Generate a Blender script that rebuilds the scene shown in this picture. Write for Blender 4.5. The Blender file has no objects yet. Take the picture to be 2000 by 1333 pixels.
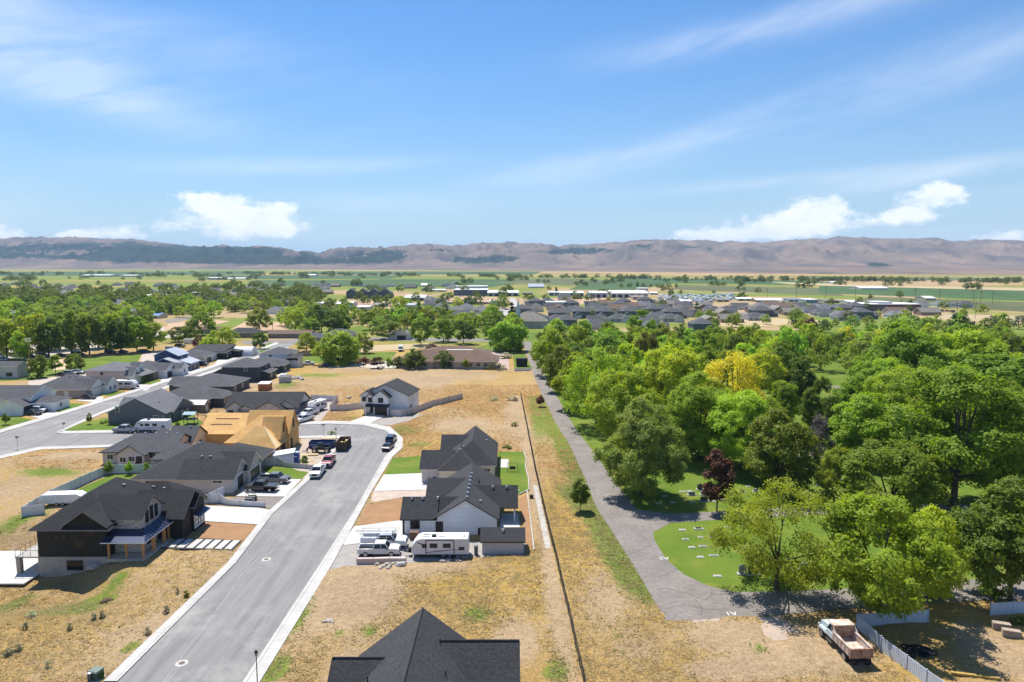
import bpy, math, random
import numpy as np
from mathutils import Vector, Matrix

RND = random.Random(11)
sc = bpy.context.scene
COL = sc.collection
CAMZ, PIT, FOC = 42.0, math.radians(6.5), 1333.0
cP, sP = math.cos(PIT), math.sin(PIT)


def U(px, py, z=0.0):
    """ground point seen at a pixel of the 2000x1333 photograph"""
    cx = (px - 1000) / FOC
    cy = (py - 666.5) / FOC
    rz = -sP - cy * cP
    t = (z - CAMZ) / rz
    return (cx * t, (cP - cy * sP) * t)


def zat(py, Y):
    cy = (py - 666.5) / FOC
    return CAMZ + (-sP - cy * cP) * Y / (cP - cy * sP)


def project(x, y, z):
    d = y * cP - (z - CAMZ) * sP
    v = -y * sP - (z - CAMZ) * cP
    return 1000 + FOC * x / d, 666.5 + FOC * v / d


# ------------------------------------------------------------------ materials
class NT:
    def __init__(s, mat):
        s.t = mat.node_tree
        s.n = s.t.nodes
        s.l = s.t.links

    def add(s, typ, **kw):
        nd = s.n.new(typ)
        for k, v in kw.items():
            if k.startswith('i_'):
                key = k[2:]
                key = int(key) if key.isdigit() else key.replace('_', ' ')
                s.put(nd.inputs[key], v)
            else:
                setattr(nd, k, v)
        return nd

    def put(s, inp, v):
        if isinstance(v, bpy.types.NodeSocket):
            s.l.new(v, inp)
        elif isinstance(v, bpy.types.Node):
            s.l.new(v.outputs[0], inp)
        else:
            if hasattr(inp.default_value, '__len__') and not hasattr(v, '__len__'):
                v = (v, v, v)
            if hasattr(inp.default_value, '__len__') and len(inp.default_value) == 4 and len(v) == 3:
                v = (*v, 1)
            inp.default_value = v

    def math(s, op, a, b=0.0, c=None, clamp=False):
        nd = s.n.new('ShaderNodeMath')
        nd.operation = op
        nd.use_clamp = clamp
        s.put(nd.inputs[0], a)
        s.put(nd.inputs[1], b)
        if c is not None:
            s.put(nd.inputs[2], c)
        return nd.outputs[0]

    def mix(s, f, a, b, mode='MIX'):
        nd = s.n.new('ShaderNodeMix')
        nd.data_type = 'RGBA'
        nd.blend_type = mode
        s.put(nd.inputs[0], f)
        s.put(nd.inputs[6], a)
        s.put(nd.inputs[7], b)
        return nd.outputs[2]

    def ramp(s, f, a, b):
        nd = s.n.new('ShaderNodeMapRange')
        s.put(nd.inputs[0], f)
        nd.inputs[1].default_value = a
        nd.inputs[2].default_value = b
        return nd.outputs[0]

    def noise(s, vec, scale, detail=5, rough=.55):
        nd = s.n.new('ShaderNodeTexNoise')
        s.put(nd.inputs['Vector'], vec)
        nd.inputs['Scale'].default_value = scale
        nd.inputs['Detail'].default_value = detail
        nd.inputs['Roughness'].default_value = rough
        return nd.outputs[0]


MATS = {}


def newmat(name):
    m = bpy.data.materials.new(name)
    m.use_nodes = True
    t = NT(m)
    b = t.n['Principled BSDF']
    return m, t, b


def mat(name, c, c2=None, scale=2.0, rough=.8, bump=0.0, metal=0.0, spec=.3, big=.12, world=False, detail=6):
    if name in MATS:
        return MATS[name]
    m, t, b = newmat(name)
    if world:
        vec = t.add('ShaderNodeNewGeometry').outputs['Position']
    else:
        vec = t.add('ShaderNodeTexCoord').outputs['Object']
    c2 = c2 or tuple(x * .75 for x in c)
    n1 = t.noise(vec, scale, detail)
    col = t.mix(t.ramp(n1, .35, .65), c, c2)
    if big:
        n2 = t.ramp(t.noise(vec, scale * .13, 3), .3, .7)
        f = t.math('MULTIPLY_ADD', n2, 2 * big, 1 - big)
        col = t.mix(1.0, col, t.add('ShaderNodeCombineColor', i_0=f, i_1=f, i_2=f).outputs[0], 'MULTIPLY')
    t.put(b.inputs['Base Color'], col)
    b.inputs['Roughness'].default_value = rough
    b.inputs['Metallic'].default_value = metal
    b.inputs['Specular IOR Level'].default_value = spec
    if bump:
        bn = t.add('ShaderNodeBump')
        bn.inputs['Strength'].default_value = bump
        bn.inputs['Distance'].default_value = .05
        t.put(bn.inputs['Height'], t.noise(vec, scale * 3, 4))
        t.put(b.inputs['Normal'], bn.outputs[0])
    MATS[name] = m
    return m


def brickmat(name, c, c2, mortar, bw, bh, ms=.02, rough=.85, bump=.3, offset=.5, var=.1, nscale=6):
    """rows laid in the UV plane of each face (u level, v up the slope, in metres)"""
    if name in MATS:
        return MATS[name]
    m, t, b = newmat(name)
    uv = t.add('ShaderNodeTexCoord').outputs['UV']
    br = t.add('ShaderNodeTexBrick', offset=offset)
    t.put(br.inputs['Vector'], uv)
    t.put(br.inputs['Color1'], c)
    t.put(br.inputs['Color2'], c2)
    t.put(br.inputs['Mortar'], mortar)
    br.inputs['Scale'].default_value = 1
    br.inputs['Mortar Size'].default_value = ms
    br.inputs['Brick Width'].default_value = bw
    br.inputs['Row Height'].default_value = bh
    br.inputs['Bias'].default_value = -.1
    ob = t.add('ShaderNodeTexCoord').outputs['Object']
    n = t.ramp(t.noise(ob, nscale, 5), .25, .75)
    f = t.math('MULTIPLY_ADD', n, 2 * var, 1 - var)
    n2 = t.ramp(t.noise(ob, .35, 3), .25, .75)
    f = t.math('MULTIPLY', f, t.math('MULTIPLY_ADD', n2, .2, .9))
    col = t.mix(1.0, br.outputs[0], t.add('ShaderNodeCombineColor', i_0=f, i_1=f, i_2=f).outputs[0], 'MULTIPLY')
    t.put(b.inputs['Base Color'], col)
    b.inputs['Roughness'].default_value = rough
    b.inputs['Specular IOR Level'].default_value = .25
    bn = t.add('ShaderNodeBump')
    bn.inputs['Strength'].default_value = bump
    bn.inputs['Distance'].default_value = .03
    bn.invert = True
    t.put(bn.inputs['Height'], br.outputs['Fac'])
    t.put(b.inputs['Normal'], bn.outputs[0])
    MATS[name] = m
    return m


def siding(name, c, step=.2, vert=False, var=.06):
    return brickmat(name, c, tuple(x * .94 for x in c), tuple(x * .7 for x in c),
                    .4 if vert else 40, 40 if vert else step, .018 if vert else .014, .7, .25, 0, var)


def shingle(name, k, tint=(1, 1, 1.05)):
    c = tuple(k * x for x in tint)
    return brickmat(name, tuple(x * 1.25 for x in c), tuple(x * .75 for x in c), tuple(x * .45 for x in c),
                    .32, .15, .012, .92, .5, .5, .22, 9)


def glassmat(name='glass', c=(.012, .016, .022), rough=.12):
    if name in MATS:
        return MATS[name]
    m, t, b = newmat(name)
    t.put(b.inputs['Base Color'], c)
    b.inputs['Roughness'].default_value = rough
    b.inputs['Specular IOR Level'].default_value = .45
    MATS[name] = m
    return m


def paint(name, c, rough=.25):
    if name in MATS:
        return MATS[name]
    m, t, b = newmat(name)
    vec = t.add('ShaderNodeTexCoord').outputs['Object']
    n = t.ramp(t.noise(vec, 1.7, 4), .3, .7)
    t.put(b.inputs['Base Color'], t.mix(n, c, tuple(x * .86 + .01 for x in c)))
    t.put(b.inputs['Roughness'], t.math('MULTIPLY_ADD', n, .2, rough))
    b.inputs['Coat Weight'].default_value = .4
    b.inputs['Coat Roughness'].default_value = .1
    MATS[name] = m
    return m


def leafmat(name, c, c2, trans=.35):
    trans = min(trans * 1.25, .5)
    if name in MATS:
        return MATS[name]
    m, t, b = newmat(name)
    geo = t.add('ShaderNodeNewGeometry').outputs['Position']
    oi = t.add('ShaderNodeObjectInfo').outputs['Random']
    n = t.ramp(t.noise(geo, .55, 3), .35, .65)
    n2 = t.ramp(t.noise(geo, 3.5, 2), .3, .7)
    f = t.math('ADD', t.math('MULTIPLY', n, .5), t.math('MULTIPLY', n2, .5))
    col = t.mix(f, c, c2)
    k = t.math('MULTIPLY_ADD', oi, .5, .76)
    r = t.math('MULTIPLY_ADD', t.math('FRACT', t.math('MULTIPLY', oi, 7.31)), .35, .84)
    col = t.mix(1.0, col, t.add('ShaderNodeCombineColor', i_0=t.math('MULTIPLY', k, r), i_1=k, i_2=k).outputs[0], 'MULTIPLY')
    t.put(b.inputs['Base Color'], col)
    b.inputs['Roughness'].default_value = .6
    b.inputs['Specular IOR Level'].default_value = .25
    tr = t.add('ShaderNodeBsdfTranslucent')
    t.put(tr.inputs[0], t.mix(1.0, col, (1.3, 1.3, .5, 1), 'MULTIPLY'))
    mx = t.add('ShaderNodeMixShader')
    mx.inputs[0].default_value = trans
    t.l.new(b.outputs[0], mx.inputs[1])
    t.l.new(tr.outputs[0], mx.inputs[2])
    t.l.new(mx.outputs[0], t.n['Material Output'].inputs[0])
    MATS[name] = m
    return m


# ------------------------------------------------------------------ mesh building
class MB:
    def __init__(s):
        s.v, s.f, s.m = [], [], []
        s.M = Matrix()

    def poly(s, pts, mi=0):
        i = len(s.v)
        s.v += [tuple(s.M @ Vector(p)) for p in pts]
        s.f.append(tuple(range(i, i + len(pts))))
        s.m.append(mi)

    def solid(s, pts, faces, mi=0):
        i = len(s.v)
        s.v += [tuple(s.M @ Vector(p)) for p in pts]
        for k, f in enumerate(faces):
            s.f.append(tuple(i + j for j in f))
            s.m.append(mi[k] if isinstance(mi, (list, tuple)) else mi)
        return s

    def box(s, x0, x1, y0, y1, z0, z1, mi=0, tx=0, ty=0):
        """box, its top drawn in by tx, ty"""
        p = [(x0, y0, z0), (x1, y0, z0), (x1, y1, z0), (x0, y1, z0),
             (x0 + tx, y0 + ty, z1), (x1 - tx, y0 + ty, z1), (x1 - tx, y1 - ty, z1), (x0 + tx, y1 - ty, z1)]
        return s.solid(p, [(3, 2, 1, 0), (4, 5, 6, 7), (0, 1, 5, 4), (1, 2, 6, 5), (2, 3, 7, 6), (3, 0, 4, 7)], mi)

    def prism(s, pts, z0, z1, mi=0, side=None):
        n = len(pts)
        a = sum(pts[i][0] * pts[(i + 1) % n][1] - pts[(i + 1) % n][0] * pts[i][1] for i in range(n))
        if a < 0:
            pts = pts[::-1]
        p = [(x, y, z0) for x, y in pts] + [(x, y, z1) for x, y in pts]
        fs = [tuple(range(n))[::-1], tuple(range(n, 2 * n))] + [(i, (i + 1) % n, n + (i + 1) % n, n + i) for i in range(n)]
        sd = mi if side is None else side
        return s.solid(p, fs, [mi, mi] + [sd] * n)

    def side(s, prof, y0, y1, mi=0, inset=0):
        """an outline in x-z pulled from y0 to y1"""
        n = len(prof)
        a = sum(prof[i][0] * prof[(i + 1) % n][1] - prof[(i + 1) % n][0] * prof[i][1] for i in range(n))
        if a < 0:
            prof = prof[::-1]
        p = [(x, y0, z) for x, z in prof] + [(x, y1, z) for x, z in prof]
        fs = [tuple(range(n)), tuple(range(n, 2 * n))[::-1]] + [((i + 1) % n, i, n + i, n + (i + 1) % n) for i in range(n)]
        return s.solid(p, fs, mi)

    def tube(s, pts, r, n=8, mi=0, r1=None):
        pts = [Vector(p) for p in pts]
        rr = [r + ((r1 if r1 is not None else r) - r) * k / (len(pts) - 1) for k in range(len(pts))]
        rings = []
        for k, p in enumerate(pts):
            d = (pts[min(k + 1, len(pts) - 1)] - pts[max(k - 1, 0)]).normalized()
            a = d.cross(Vector((0, 0, 1)) if abs(d.z) < .9 else Vector((1, 0, 0))).normalized()
            b = d.cross(a)
            rings.append([p + (a * math.cos(t) + b * math.sin(t)) * rr[k] for t in [2 * math.pi * j / n for j in range(n)]])
        vs = [q for ring in rings for q in ring]
        fs = []
        for k in range(len(pts) - 1):
            for j in range(n):
                fs.append((k * n + j, (k + 1) * n + j, (k + 1) * n + (j + 1) % n, k * n + (j + 1) % n))
        fs.append(tuple(range(n)))
        fs.append(tuple(range((len(pts) - 1) * n, len(pts) * n))[::-1])
        return s.solid(vs, fs, mi)

    def sheet(s, polys, th, mt=0, ms=1):
        """a roof: top faces, each a loop of points, given a thickness downwards"""
        vs, idx = [], {}

        def ix(p):
            k = tuple(round(c, 4) for c in p)
            if k not in idx:
                idx[k] = len(vs)
                vs.append(p)
            return idx[k]
        F = []
        for lp in polys:
            a, b, c = Vector(lp[0]), Vector(lp[1]), Vector(lp[2])
            if (b - a).cross(c - a).z < 0:
                lp = lp[::-1]
            F.append([ix(p) for p in lp])
        n = len(vs)
        allv = vs + [(x, y, z - th) for x, y, z in vs]
        fs, ms_ = [], []
        ed = {}
        for f in F:
            fs.append(tuple(f))
            ms_.append(mt)
            fs.append(tuple(i + n for i in f[::-1]))
            ms_.append(ms)
            for a, b in zip(f, f[1:] + f[:1]):
                ed[(a, b)] = 1
        for (a, b) in ed:
            if (b, a) not in ed:
                fs.append((b, a, a + n, b + n))
                ms_.append(ms)
        return s.solid(allv, fs, ms_)

    def build(s, name, mats, parent=None, smooth=False, bevel=0, uv=True):
        me = bpy.data.meshes.new(name)
        me.from_pydata(s.v, [], s.f)
        if not isinstance(mats, (list, tuple)):
            mats = [mats]
        for m in mats:
            me.materials.append(m)
        me.polygons.foreach_set('material_index', s.m)
        if uv:
            L = me.uv_layers.new(name='UVMap')
            for p in me.polygons:
                nn = p.normal
                h = Vector((-nn.y, nn.x, 0))
                if h.length < .02:
                    h, w = Vector((1, 0, 0)), Vector((0, 1, 0))
                else:
                    h.normalize()
                    w = nn.cross(h)
                for li in p.loop_indices:
                    co = me.vertices[me.loops[li].vertex_index].co
                    L.data[li].uv = (co.dot(h), co.dot(w))
        if smooth:
            me.shade_smooth()
        o = bpy.data.objects.new(name, me)
        COL.objects.link(o)
        if parent is not None:
            o.parent = parent
        if bevel:
            b = o.modifiers.new('bevel', 'BEVEL')
            b.width = bevel
            b.segments = 2
            b.limit_method = 'ANGLE'
        return o


def np_mesh(name, V, F, mats, mi=None, parent=None, smooth=False, link=True):
    me = bpy.data.meshes.new(name)
    V = np.asarray(V, np.float32)
    F = np.asarray(F, np.int32)
    nf, k = F.shape
    me.vertices.add(len(V))
    me.vertices.foreach_set('co', V.ravel())
    me.loops.add(nf * k)
    me.loops.foreach_set('vertex_index', F.ravel())
    me.polygons.add(nf)
    me.polygons.foreach_set('loop_start', np.arange(nf, dtype=np.int32) * k)
    me.polygons.foreach_set('loop_total', np.full(nf, k, np.int32))
    for m in mats:
        me.materials.append(m)
    if mi is not None:
        me.polygons.foreach_set('material_index', np.asarray(mi, np.int32))
    me.update(calc_edges=True)
    if smooth:
        me.shade_smooth()
    if not link:
        return me
    o = bpy.data.objects.new(name, me)
    COL.objects.link(o)
    if parent is not None:
        o.parent = parent
    return o


def tag(o, label=None, cat=None, group=None, kind=None):
    for k, v in (('label', label), ('category', cat), ('group', group), ('kind', kind)):
        if v:
            o[k] = v
    return o


def root(name, loc=(0, 0, 0), rz=0.0, label=None, cat=None, group=None):
    o = bpy.data.objects.new(name, None)
    o.empty_display_size = .5
    o.location = loc
    o.rotation_euler = (0, 0, rz)
    COL.objects.link(o)
    return tag(o, label, cat, group)


def copy_tree(o, parent=None):
    c = o.copy()
    COL.objects.link(c)
    c.parent = parent
    for ch in o.children:
        copy_tree(ch, c)
    return c


def pip(X, Y, poly):
    inside = np.zeros(X.shape, bool)
    n = len(poly)
    j = n - 1
    for i in range(n):
        xi, yi = poly[i]
        xj, yj = poly[j]
        c = ((yi > Y) != (yj > Y)) & (X < (xj - xi) * (Y - yi) / ((yj - yi) or 1e-9) + xi)
        inside ^= c
        j = i
    return inside


def vnoise(x, y, seed=0):
    xi, yi = np.floor(x).astype(np.int64), np.floor(y).astype(np.int64)
    fx, fy = x - xi, y - yi
    fx, fy = fx * fx * (3 - 2 * fx), fy * fy * (3 - 2 * fy)

    def h(a, b):
        v = np.sin(a * 127.1 + b * 311.7 + seed * 74.7) * 43758.5453
        return v - np.floor(v)
    a = h(xi, yi) * (1 - fx) + h(xi + 1, yi) * fx
    b = h(xi, yi + 1) * (1 - fx) + h(xi + 1, yi + 1) * fx
    return a * (1 - fy) + b * fy


def fbm(x, y, o=4, seed=0):
    s, a, t = 0, 1, 0
    for k in range(o):
        s = s + a * vnoise(x * 2 ** k, y * 2 ** k, seed + k)
        t += a
        a *= .5
    return s / t


# shared materials
ASPH, _t, _b = newmat('asphalt')
_P = _t.add('ShaderNodeNewGeometry').outputs['Position']
_m = _t.add('ShaderNodeMapping')
_m.inputs['Scale'].default_value = (1, .06, 1)
_t.put(_m.inputs['Vector'], _P)
_c = _t.mix(_t.ramp(_t.noise(_P, 9, 6), .35, .65), (.245, .232, .220), (.19, .181, .173))
_c = _t.mix(_t.math('MULTIPLY', _t.ramp(_t.noise(_m.outputs[0], .8, 5, .7), .42, .66), .8), _c, (.145, .138, .133))
_c = _t.mix(_t.math('MULTIPLY', _t.ramp(_t.noise(_P, .11, 7, .75), .50, .72), .8), _c, (.33, .31, .28))
_c = _t.mix(_t.math('MULTIPLY', _t.ramp(_t.noise(_P, .45, 5, .75), .62, .70), .5), _c, (.12, .12, .122))
_t.put(_b.inputs['Base Color'], _c)
_b.inputs['Roughness'].default_value = .88
_n = _t.add('ShaderNodeBump')
_n.inputs['Strength'].default_value = .3
_n.inputs['Distance'].default_value = .03
_t.put(_n.inputs['Height'], _t.noise(_P, 25, 4))
_t.put(_b.inputs['Normal'], _n.outputs[0])
CONC = mat('concrete', (.50, .48, .44), (.43, .41, .38), 3, .85, .15, world=True, big=.08)
CONC_OLD = mat('old concrete', (.42, .40, .37), (.34, .32, .29), 2, .9, .2, world=True)
VINYL = mat('white vinyl', (.74, .74, .75), (.68, .68, .70), 1.5, .5, 0)
BLACKM = mat('black metal', (.02, .02, .022), (.03, .03, .03), 8, .5)
GLASS = glassmat()
WHITE = mat('white trim', (.78, .78, .77), (.72, .72, .71), 3, .6, 0)
DARKTRIM = mat('dark trim', (.03, .03, .033), (.04, .04, .042), 3, .6, 0)
TYRE = mat('tyre rubber', (.018, .018, .018), (.03, .03, .03), 20, .9)
RIM = mat('wheel rim', (.45, .45, .46), (.35, .35, .36), 9, .35, 0, metal=.8)
ROOFD = shingle('charcoal shingle', .05)
ROOFM = shingle('grey shingle', .095)
ROOFL = shingle('light grey shingle', .16)
ROOFB = shingle('brown shingle', .13, (1.3, .86, .62))
ROOFT = shingle('tan shingle', .2, (1.1, 1, .85))
WOODP = mat('cedar post', (.50, .27, .10), (.38, .2, .08), 5, .7)
RUST = mat('rusty steel', (.30, .13, .07), (.42, .30, .22), 2.5, .8, .2)
BARK = mat('bark', (.13, .10, .075), (.07, .055, .04), 4, .95, .5)
STONE = brickmat('pale stone veneer', (.60, .56, .50), (.34, .29, .25), (.30, .28, .26), .55, .26, .03, .9, .5, .5, .2, 2)
# ------------------------------------------------------------------ outlines of what lies on the ground (photograph pixels carried to the ground plane)
def W(pts, z=0.0):
    return [U(a, b, z) for a, b in pts]


ROADS = {
    'main': W([(461, 1100), (532.6, 1005), (604, 938.6), (652.5, 885), (683, 858), (676, 853), (655, 850.5), (583.7, 853), (540, 855), (440, 860), (300, 866),
               (200, 870), (75, 874), (0, 891), (-60, 906), (-60, 866), (0, 847), (124, 810), (222, 780), (302, 755), (402, 724), (480, 696), (545, 672), (575, 662), (600, 662),
               (560, 679), (540, 686), (470, 706), (400, 729), (330, 753), (252, 783), (190, 808), (124, 838), (108, 846), (124, 848.5), (224, 846.5), (400, 840), (450, 835), (583.7, 831), (640, 829), (706, 831), (752, 842),
               (772, 858), (771, 874), (752, 892.6), (693, 997), (627, 1100), (474, 1333), (440, 1400), (170, 1400), (229, 1333)]),
}
WALKS = [
    ('sidewalk', [(229, 1333), (461, 1100), (532.6, 1005), (604, 938.6), (652.5, 885), (672, 867)], [(202, 1333), (445, 1100), (519, 1005), (593, 938), (641, 885), (660, 869)], 'pale concrete sidewalk along the left side of the near street'),
    ('sidewalk', [(672, 866), (683, 858), (676, 853), (655, 850.5), (583.7, 853)], [(662, 869), (666, 862), (662, 858), (650, 856), (583.7, 857)], 'curved corner sidewalk round the framed house lot'),
    ('sidewalk', [(440, 860), (300, 866), (200, 870), (75, 874), (0, 891), (-60, 907)], [(440, 864), (300, 871), (200, 875), (82, 879), (0, 897), (-60, 914)], 'sidewalk along the near side of the cross street'),
    ('sidewalk', [(440, 1384), (474, 1333), (627, 1100), (693, 997), (752, 892.6), (771, 874), (772, 858), (752, 842), (706, 831), (640, 829), (583.7, 831), (450, 835), (400, 840), (224, 846.5), (124, 848.5), (108, 846)],
     [(478, 1384), (508, 1333), (651, 1100), (724, 964), (767, 893), (786, 876), (787, 857), (762, 835), (708, 825), (640, 823), (583.7, 826), (450, 830), (400, 836), (224, 841), (128, 843), (120, 843)], 'long sidewalk round the outer side of the street bend'),
    ('sidewalk', [(110, 845), (124, 838), (190, 808), (252, 783), (330, 753), (400, 729), (470, 706), (540, 686), (560, 679)], [(122, 844), (134, 838), (197, 810), (259, 785), (337, 755), (407, 731), (476, 708), (546, 688), (566, 680)], 'sidewalk on the near side of the far left street'),
    ('sidewalk', [(0, 847), (124, 810), (222, 780), (302, 755), (402, 724), (480, 696), (545, 672)], [(0, 840), (120, 805), (217, 776), (297, 751), (397, 720), (475, 693), (540, 669)], 'sidewalk on the far side of the far left street'),
]
DRIVES = [
    ('driveway', [(750, 928), (824, 925), (860, 944), (858, 957), (730, 960)], 'bright concrete driveway of the beige gabled house'),
    ('driveway', [(692, 1029), (786, 1017), (786, 1052), (672, 1066), (668, 1062)], 'concrete driveway of the white house'),
    ('driveway', [(461, 970), (505, 926), (518, 923), (557, 936), (589, 937), (556, 971)], 'concrete driveway under the dark pickups'),
    ('driveway', [(378, 988), (504, 993), (532, 998), (503, 1025), (400, 1019), (384, 1021)], 'wide concrete driveway beside the black house'),
    ('driveway', [(678, 826), (734, 806), (752, 814), (722, 828)], 'driveway of the white two storey house'),
    ('driveway', [(583, 828), (566, 812), (602, 790), (622, 800), (606, 828)], 'driveway of the long grey roofed house'),
    ('driveway', [(150, 783), (178, 771), (204, 777), (190, 787)], 'driveway on the left street beside the dark sedan'),
    ('driveway', [(60, 814), (84, 801), (112, 806), (122, 808), (90, 820)], 'driveway under the white suv and dark car'),
    ('driveway', [(256, 759), (262, 751), (302, 753), (285, 764)], 'driveway beside the white trailer'),
    ('driveway', [(312, 744), (330, 735), (342, 739), (330, 748)], 'driveway of the brown walled house'),
    ('driveway', [(352, 729), (372, 717), (398, 721), (380, 731)], 'driveway of the blue house'),
    ('driveway', [(418, 714), (430, 696), (445, 700), (440, 709)], 'driveway of the black roofed house'),
    ('driveway', [(541, 736), (555, 722), (566, 722), (552, 740)], 'concrete pad behind the dark townhouses'),
    ('driveway', [(388, 868), (400, 862), (440, 861), (430, 866), (396, 888)], 'driveway corner behind the peach house'),
    ('patio', [(978, 1004), (1012, 1004), (1016, 1036), (976, 1036)], 'covered patio slab of the white house'),
    ('patio', [(976, 898), (993, 898), (993, 914), (976, 914)], 'small patio slab on the fenced lawn'),
]
GRAVELS = [
    ([(669, 1066), (800, 1045), (925, 1058), (1026, 1058), (1026, 1086), (925, 1090), (800, 1100), (640, 1112)], 'grey gravel pad under the trailer and white pickups', (.36, .33, .30)),
    ([(730, 960), (858, 957), (857, 969), (786, 972), (722, 983)], 'pinkish gravel strip beside the driveway', (.52, .41, .33)),
    ([(418, 986), (461, 971), (556, 972), (533, 996), (516, 992)], 'dark gravel bed beside the vinyl fence', (.24, .21, .19)),
    ([(588, 852), (655, 853), (664, 862), (655, 880), (592, 938), (540, 905), (556, 890), (588, 868)], 'rough gravel building lot round the framed house', (.46, .37, .29)),
    ([(492, 904), (545, 910), (617, 915), (603, 922), (580, 919), (566, 912), (516, 909), (511, 918), (470, 958), (462, 950)], 'pink gravel bed round the small front lawn', (.44, .37, .32)),
    ([(608, 828), (624, 800), (612, 786), (655, 785), (644, 802), (620, 829)], 'gravel side yard beside the long house', (.42, .36, .31)),
    ([(722, 828), (754, 815), (800, 812), (830, 808), (800, 822), (760, 832)], 'gravel strip beside the two storey house', (.36, .33, .29)),
    ([(640, 700), (800, 700), (975, 690), (975, 722), (900, 722), (640, 719)], 'pale gravel yard round the brown roofed building', (.55, .49, .41)),
    ([(160, 690), (330, 660), (420, 640), (300, 640), (0, 672), (0, 705), (120, 700)], 'pale parking lane under the row of tall trees', (.48, .42, .36)),
    ([(55, 745), (95, 738), (176, 725), (180, 735), (120, 760), (60, 775)], 'dirt lane behind the left houses', (.50, .42, .35)),
    ([(272, 705), (280, 690), (350, 680), (380, 690), (300, 715)], 'dirt lane beside the ball field', (.50, .42, .35)),
    ([(1320, 1208), (1520, 1205), (1580, 1250), (1500, 1280), (1380, 1262)], 'bare gravel turnout at the end of the lane', (.46, .36, .28)),
]
SOILS = [
    ([(697, 1027), (717, 987), (787, 973), (785, 1017)], 'bare brown soil bed in front of the white house'),
    ([(400, 1020), (502, 1026), (474, 1057), (392, 1051)], 'bare brown soil beside the stepping slab walk'),
    ([(1012, 975), (1028, 966), (1040, 1066), (1028, 1070), (1020, 1010)], 'strip of bare brown soil behind the white house'),
]
LAWNS = [
    ([(750, 928), (767, 895), (824, 891), (824, 924)], 'bright green front lawn by the street'),
    ([(973, 883), (1022, 883), (1027, 897), (1026, 913), (1031, 936), (1032, 956), (1013, 966), (971, 952)], 'bright green back lawn by the garden wall'),
    ([(514, 914), (540, 911), (567, 913), (581, 920), (602, 923), (589, 936), (557, 935), (519, 922)], 'small front lawn behind the grey pickup'),
    ([(108, 977), (160, 953), (215, 929), (318, 926), (330, 934), (296, 944), (226, 960), (170, 975)], 'green back lawn inside the vinyl fence'),
    ([(124, 842), (146, 828), (205, 816), (224, 820), (300, 838), (222, 841)], 'green corner lawn at the street junction'),
    ([(300, 837), (338, 808), (372, 808), (397, 826), (385, 835)], 'green side lawn beside the slate grey house'),
    ([(-60, 815), (35, 815), (62, 820), (0, 839), (-60, 855)], 'yellow green front lawn at the left edge'),
    ([(86, 798), (100, 788), (164, 789), (128, 804), (100, 803)], 'green front lawn of the white gabled house'),
    ([(190, 770), (198, 764), (244, 765), (216, 775)], 'small lawn in front of the white trailer'),
    ([(262, 748), (264, 741), (318, 742), (296, 751)], 'small lawn before the cream two storey house'),
    ([(310, 735), (314, 728), (358, 732), (338, 738)], 'small lawn before the brown walled house'),
    ([(0, 700), (96, 706), (170, 699), (276, 692), (270, 706), (180, 727), (96, 737), (60, 742), (0, 745), (-200, 760), (-200, 715)], 'mown grass outfield of the ball field'),
    ([(690, 665), (745, 640), (700, 637), (650, 650)], 'lawn behind the grey roofed farmhouse'),
    ([(560, 700), (690, 690), (775, 688), (760, 706), (640, 712), (590, 706)], 'green yard round the big willow'),
    ([(1001, 690), (1025, 690), (1040, 722), (1005, 722)], 'green strip beside the lane with the dark bin'),
    ([(885, 690), (962, 672), (962, 684), (905, 694)], 'lawn beside the brown roofed building'),
    ([(404, 697), (440, 693), (455, 700), (420, 706)], 'small lawn by the quonset hut'),
    ([(500, 690), (525, 670), (545, 671), (512, 688)], 'verge lawn at the top of the left street'),
]
LANE = [(1300, 1212), (1240, 1110), (1208, 1058), (1165, 992), (1140, 930), (1112, 868), (1088, 832), (1060, 775), (1040, 728), (1028, 690), (1020, 668),
        (1036, 668), (1050, 700), (1068, 740), (1096, 790), (1124, 838), (1165, 890), (1200, 942), (1245, 996), (1310, 1004), (1400, 1000), (1520, 992), (1700, 985), (1900, 985), (2150, 990), (2150, 1003), (1900, 998), (1700, 1000),
        (1520, 1010), (1400, 1016), (1310, 1022), (1276, 1040), (1278, 1055), (1300, 1092), (1335, 1122), (1380, 1144), (1435, 1157), (1560, 1155), (1640, 1151), (1800, 1143), (1900, 1132), (2150, 1128),
        (2150, 1170), (1950, 1172), (1800, 1178), (1640, 1190), (1540, 1200), (1435, 1206), (1330, 1214)]
CEM = [(1028, 668), (1050, 700), (1068, 740), (1096, 790), (1124, 838), (1165, 890), (1200, 942), (1245, 996), (1262, 1012), (1270, 1038), (1274, 1056), (1296, 1092), (1335, 1122), (1380, 1144), (1435, 1157), (1560, 1155), (1640, 1151), (1800, 1143), (1900, 1132), (2250, 1128),
       (2600, 900), (2600, 660), (1600, 645), (1028, 650)]

lawn_m, lt, lb = newmat('mown lawn')
_v = lt.add('ShaderNodeNewGeometry').outputs['Position']
_c = lt.mix(lt.ramp(lt.noise(_v, .12, 4), .35, .65), (.105, .175, .02), (.16, .215, .03))
_c = lt.mix(lt.math('MULTIPLY', lt.ramp(lt.noise(_v, .11, 5, .65), .52, .70), .75), _c, (.30, .27, .06))
_c = lt.mix(lt.ramp(lt.noise(_v, 5, 5), .3, .7), _c, lt.mix(1.0, _c, (.6, .64, .6), 'MULTIPLY'))
lt.put(lb.inputs['Base Color'], _c)
lb.inputs['Roughness'].default_value = .9
lb.inputs['Specular IOR Level'].default_value = .1
_b = lt.add('ShaderNodeBump')
_b.inputs['Strength'].default_value = .6
lt.put(_b.inputs['Height'], lt.noise(_v, 9, 4))
lt.put(lb.inputs['Normal'], _b.outputs[0])

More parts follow.
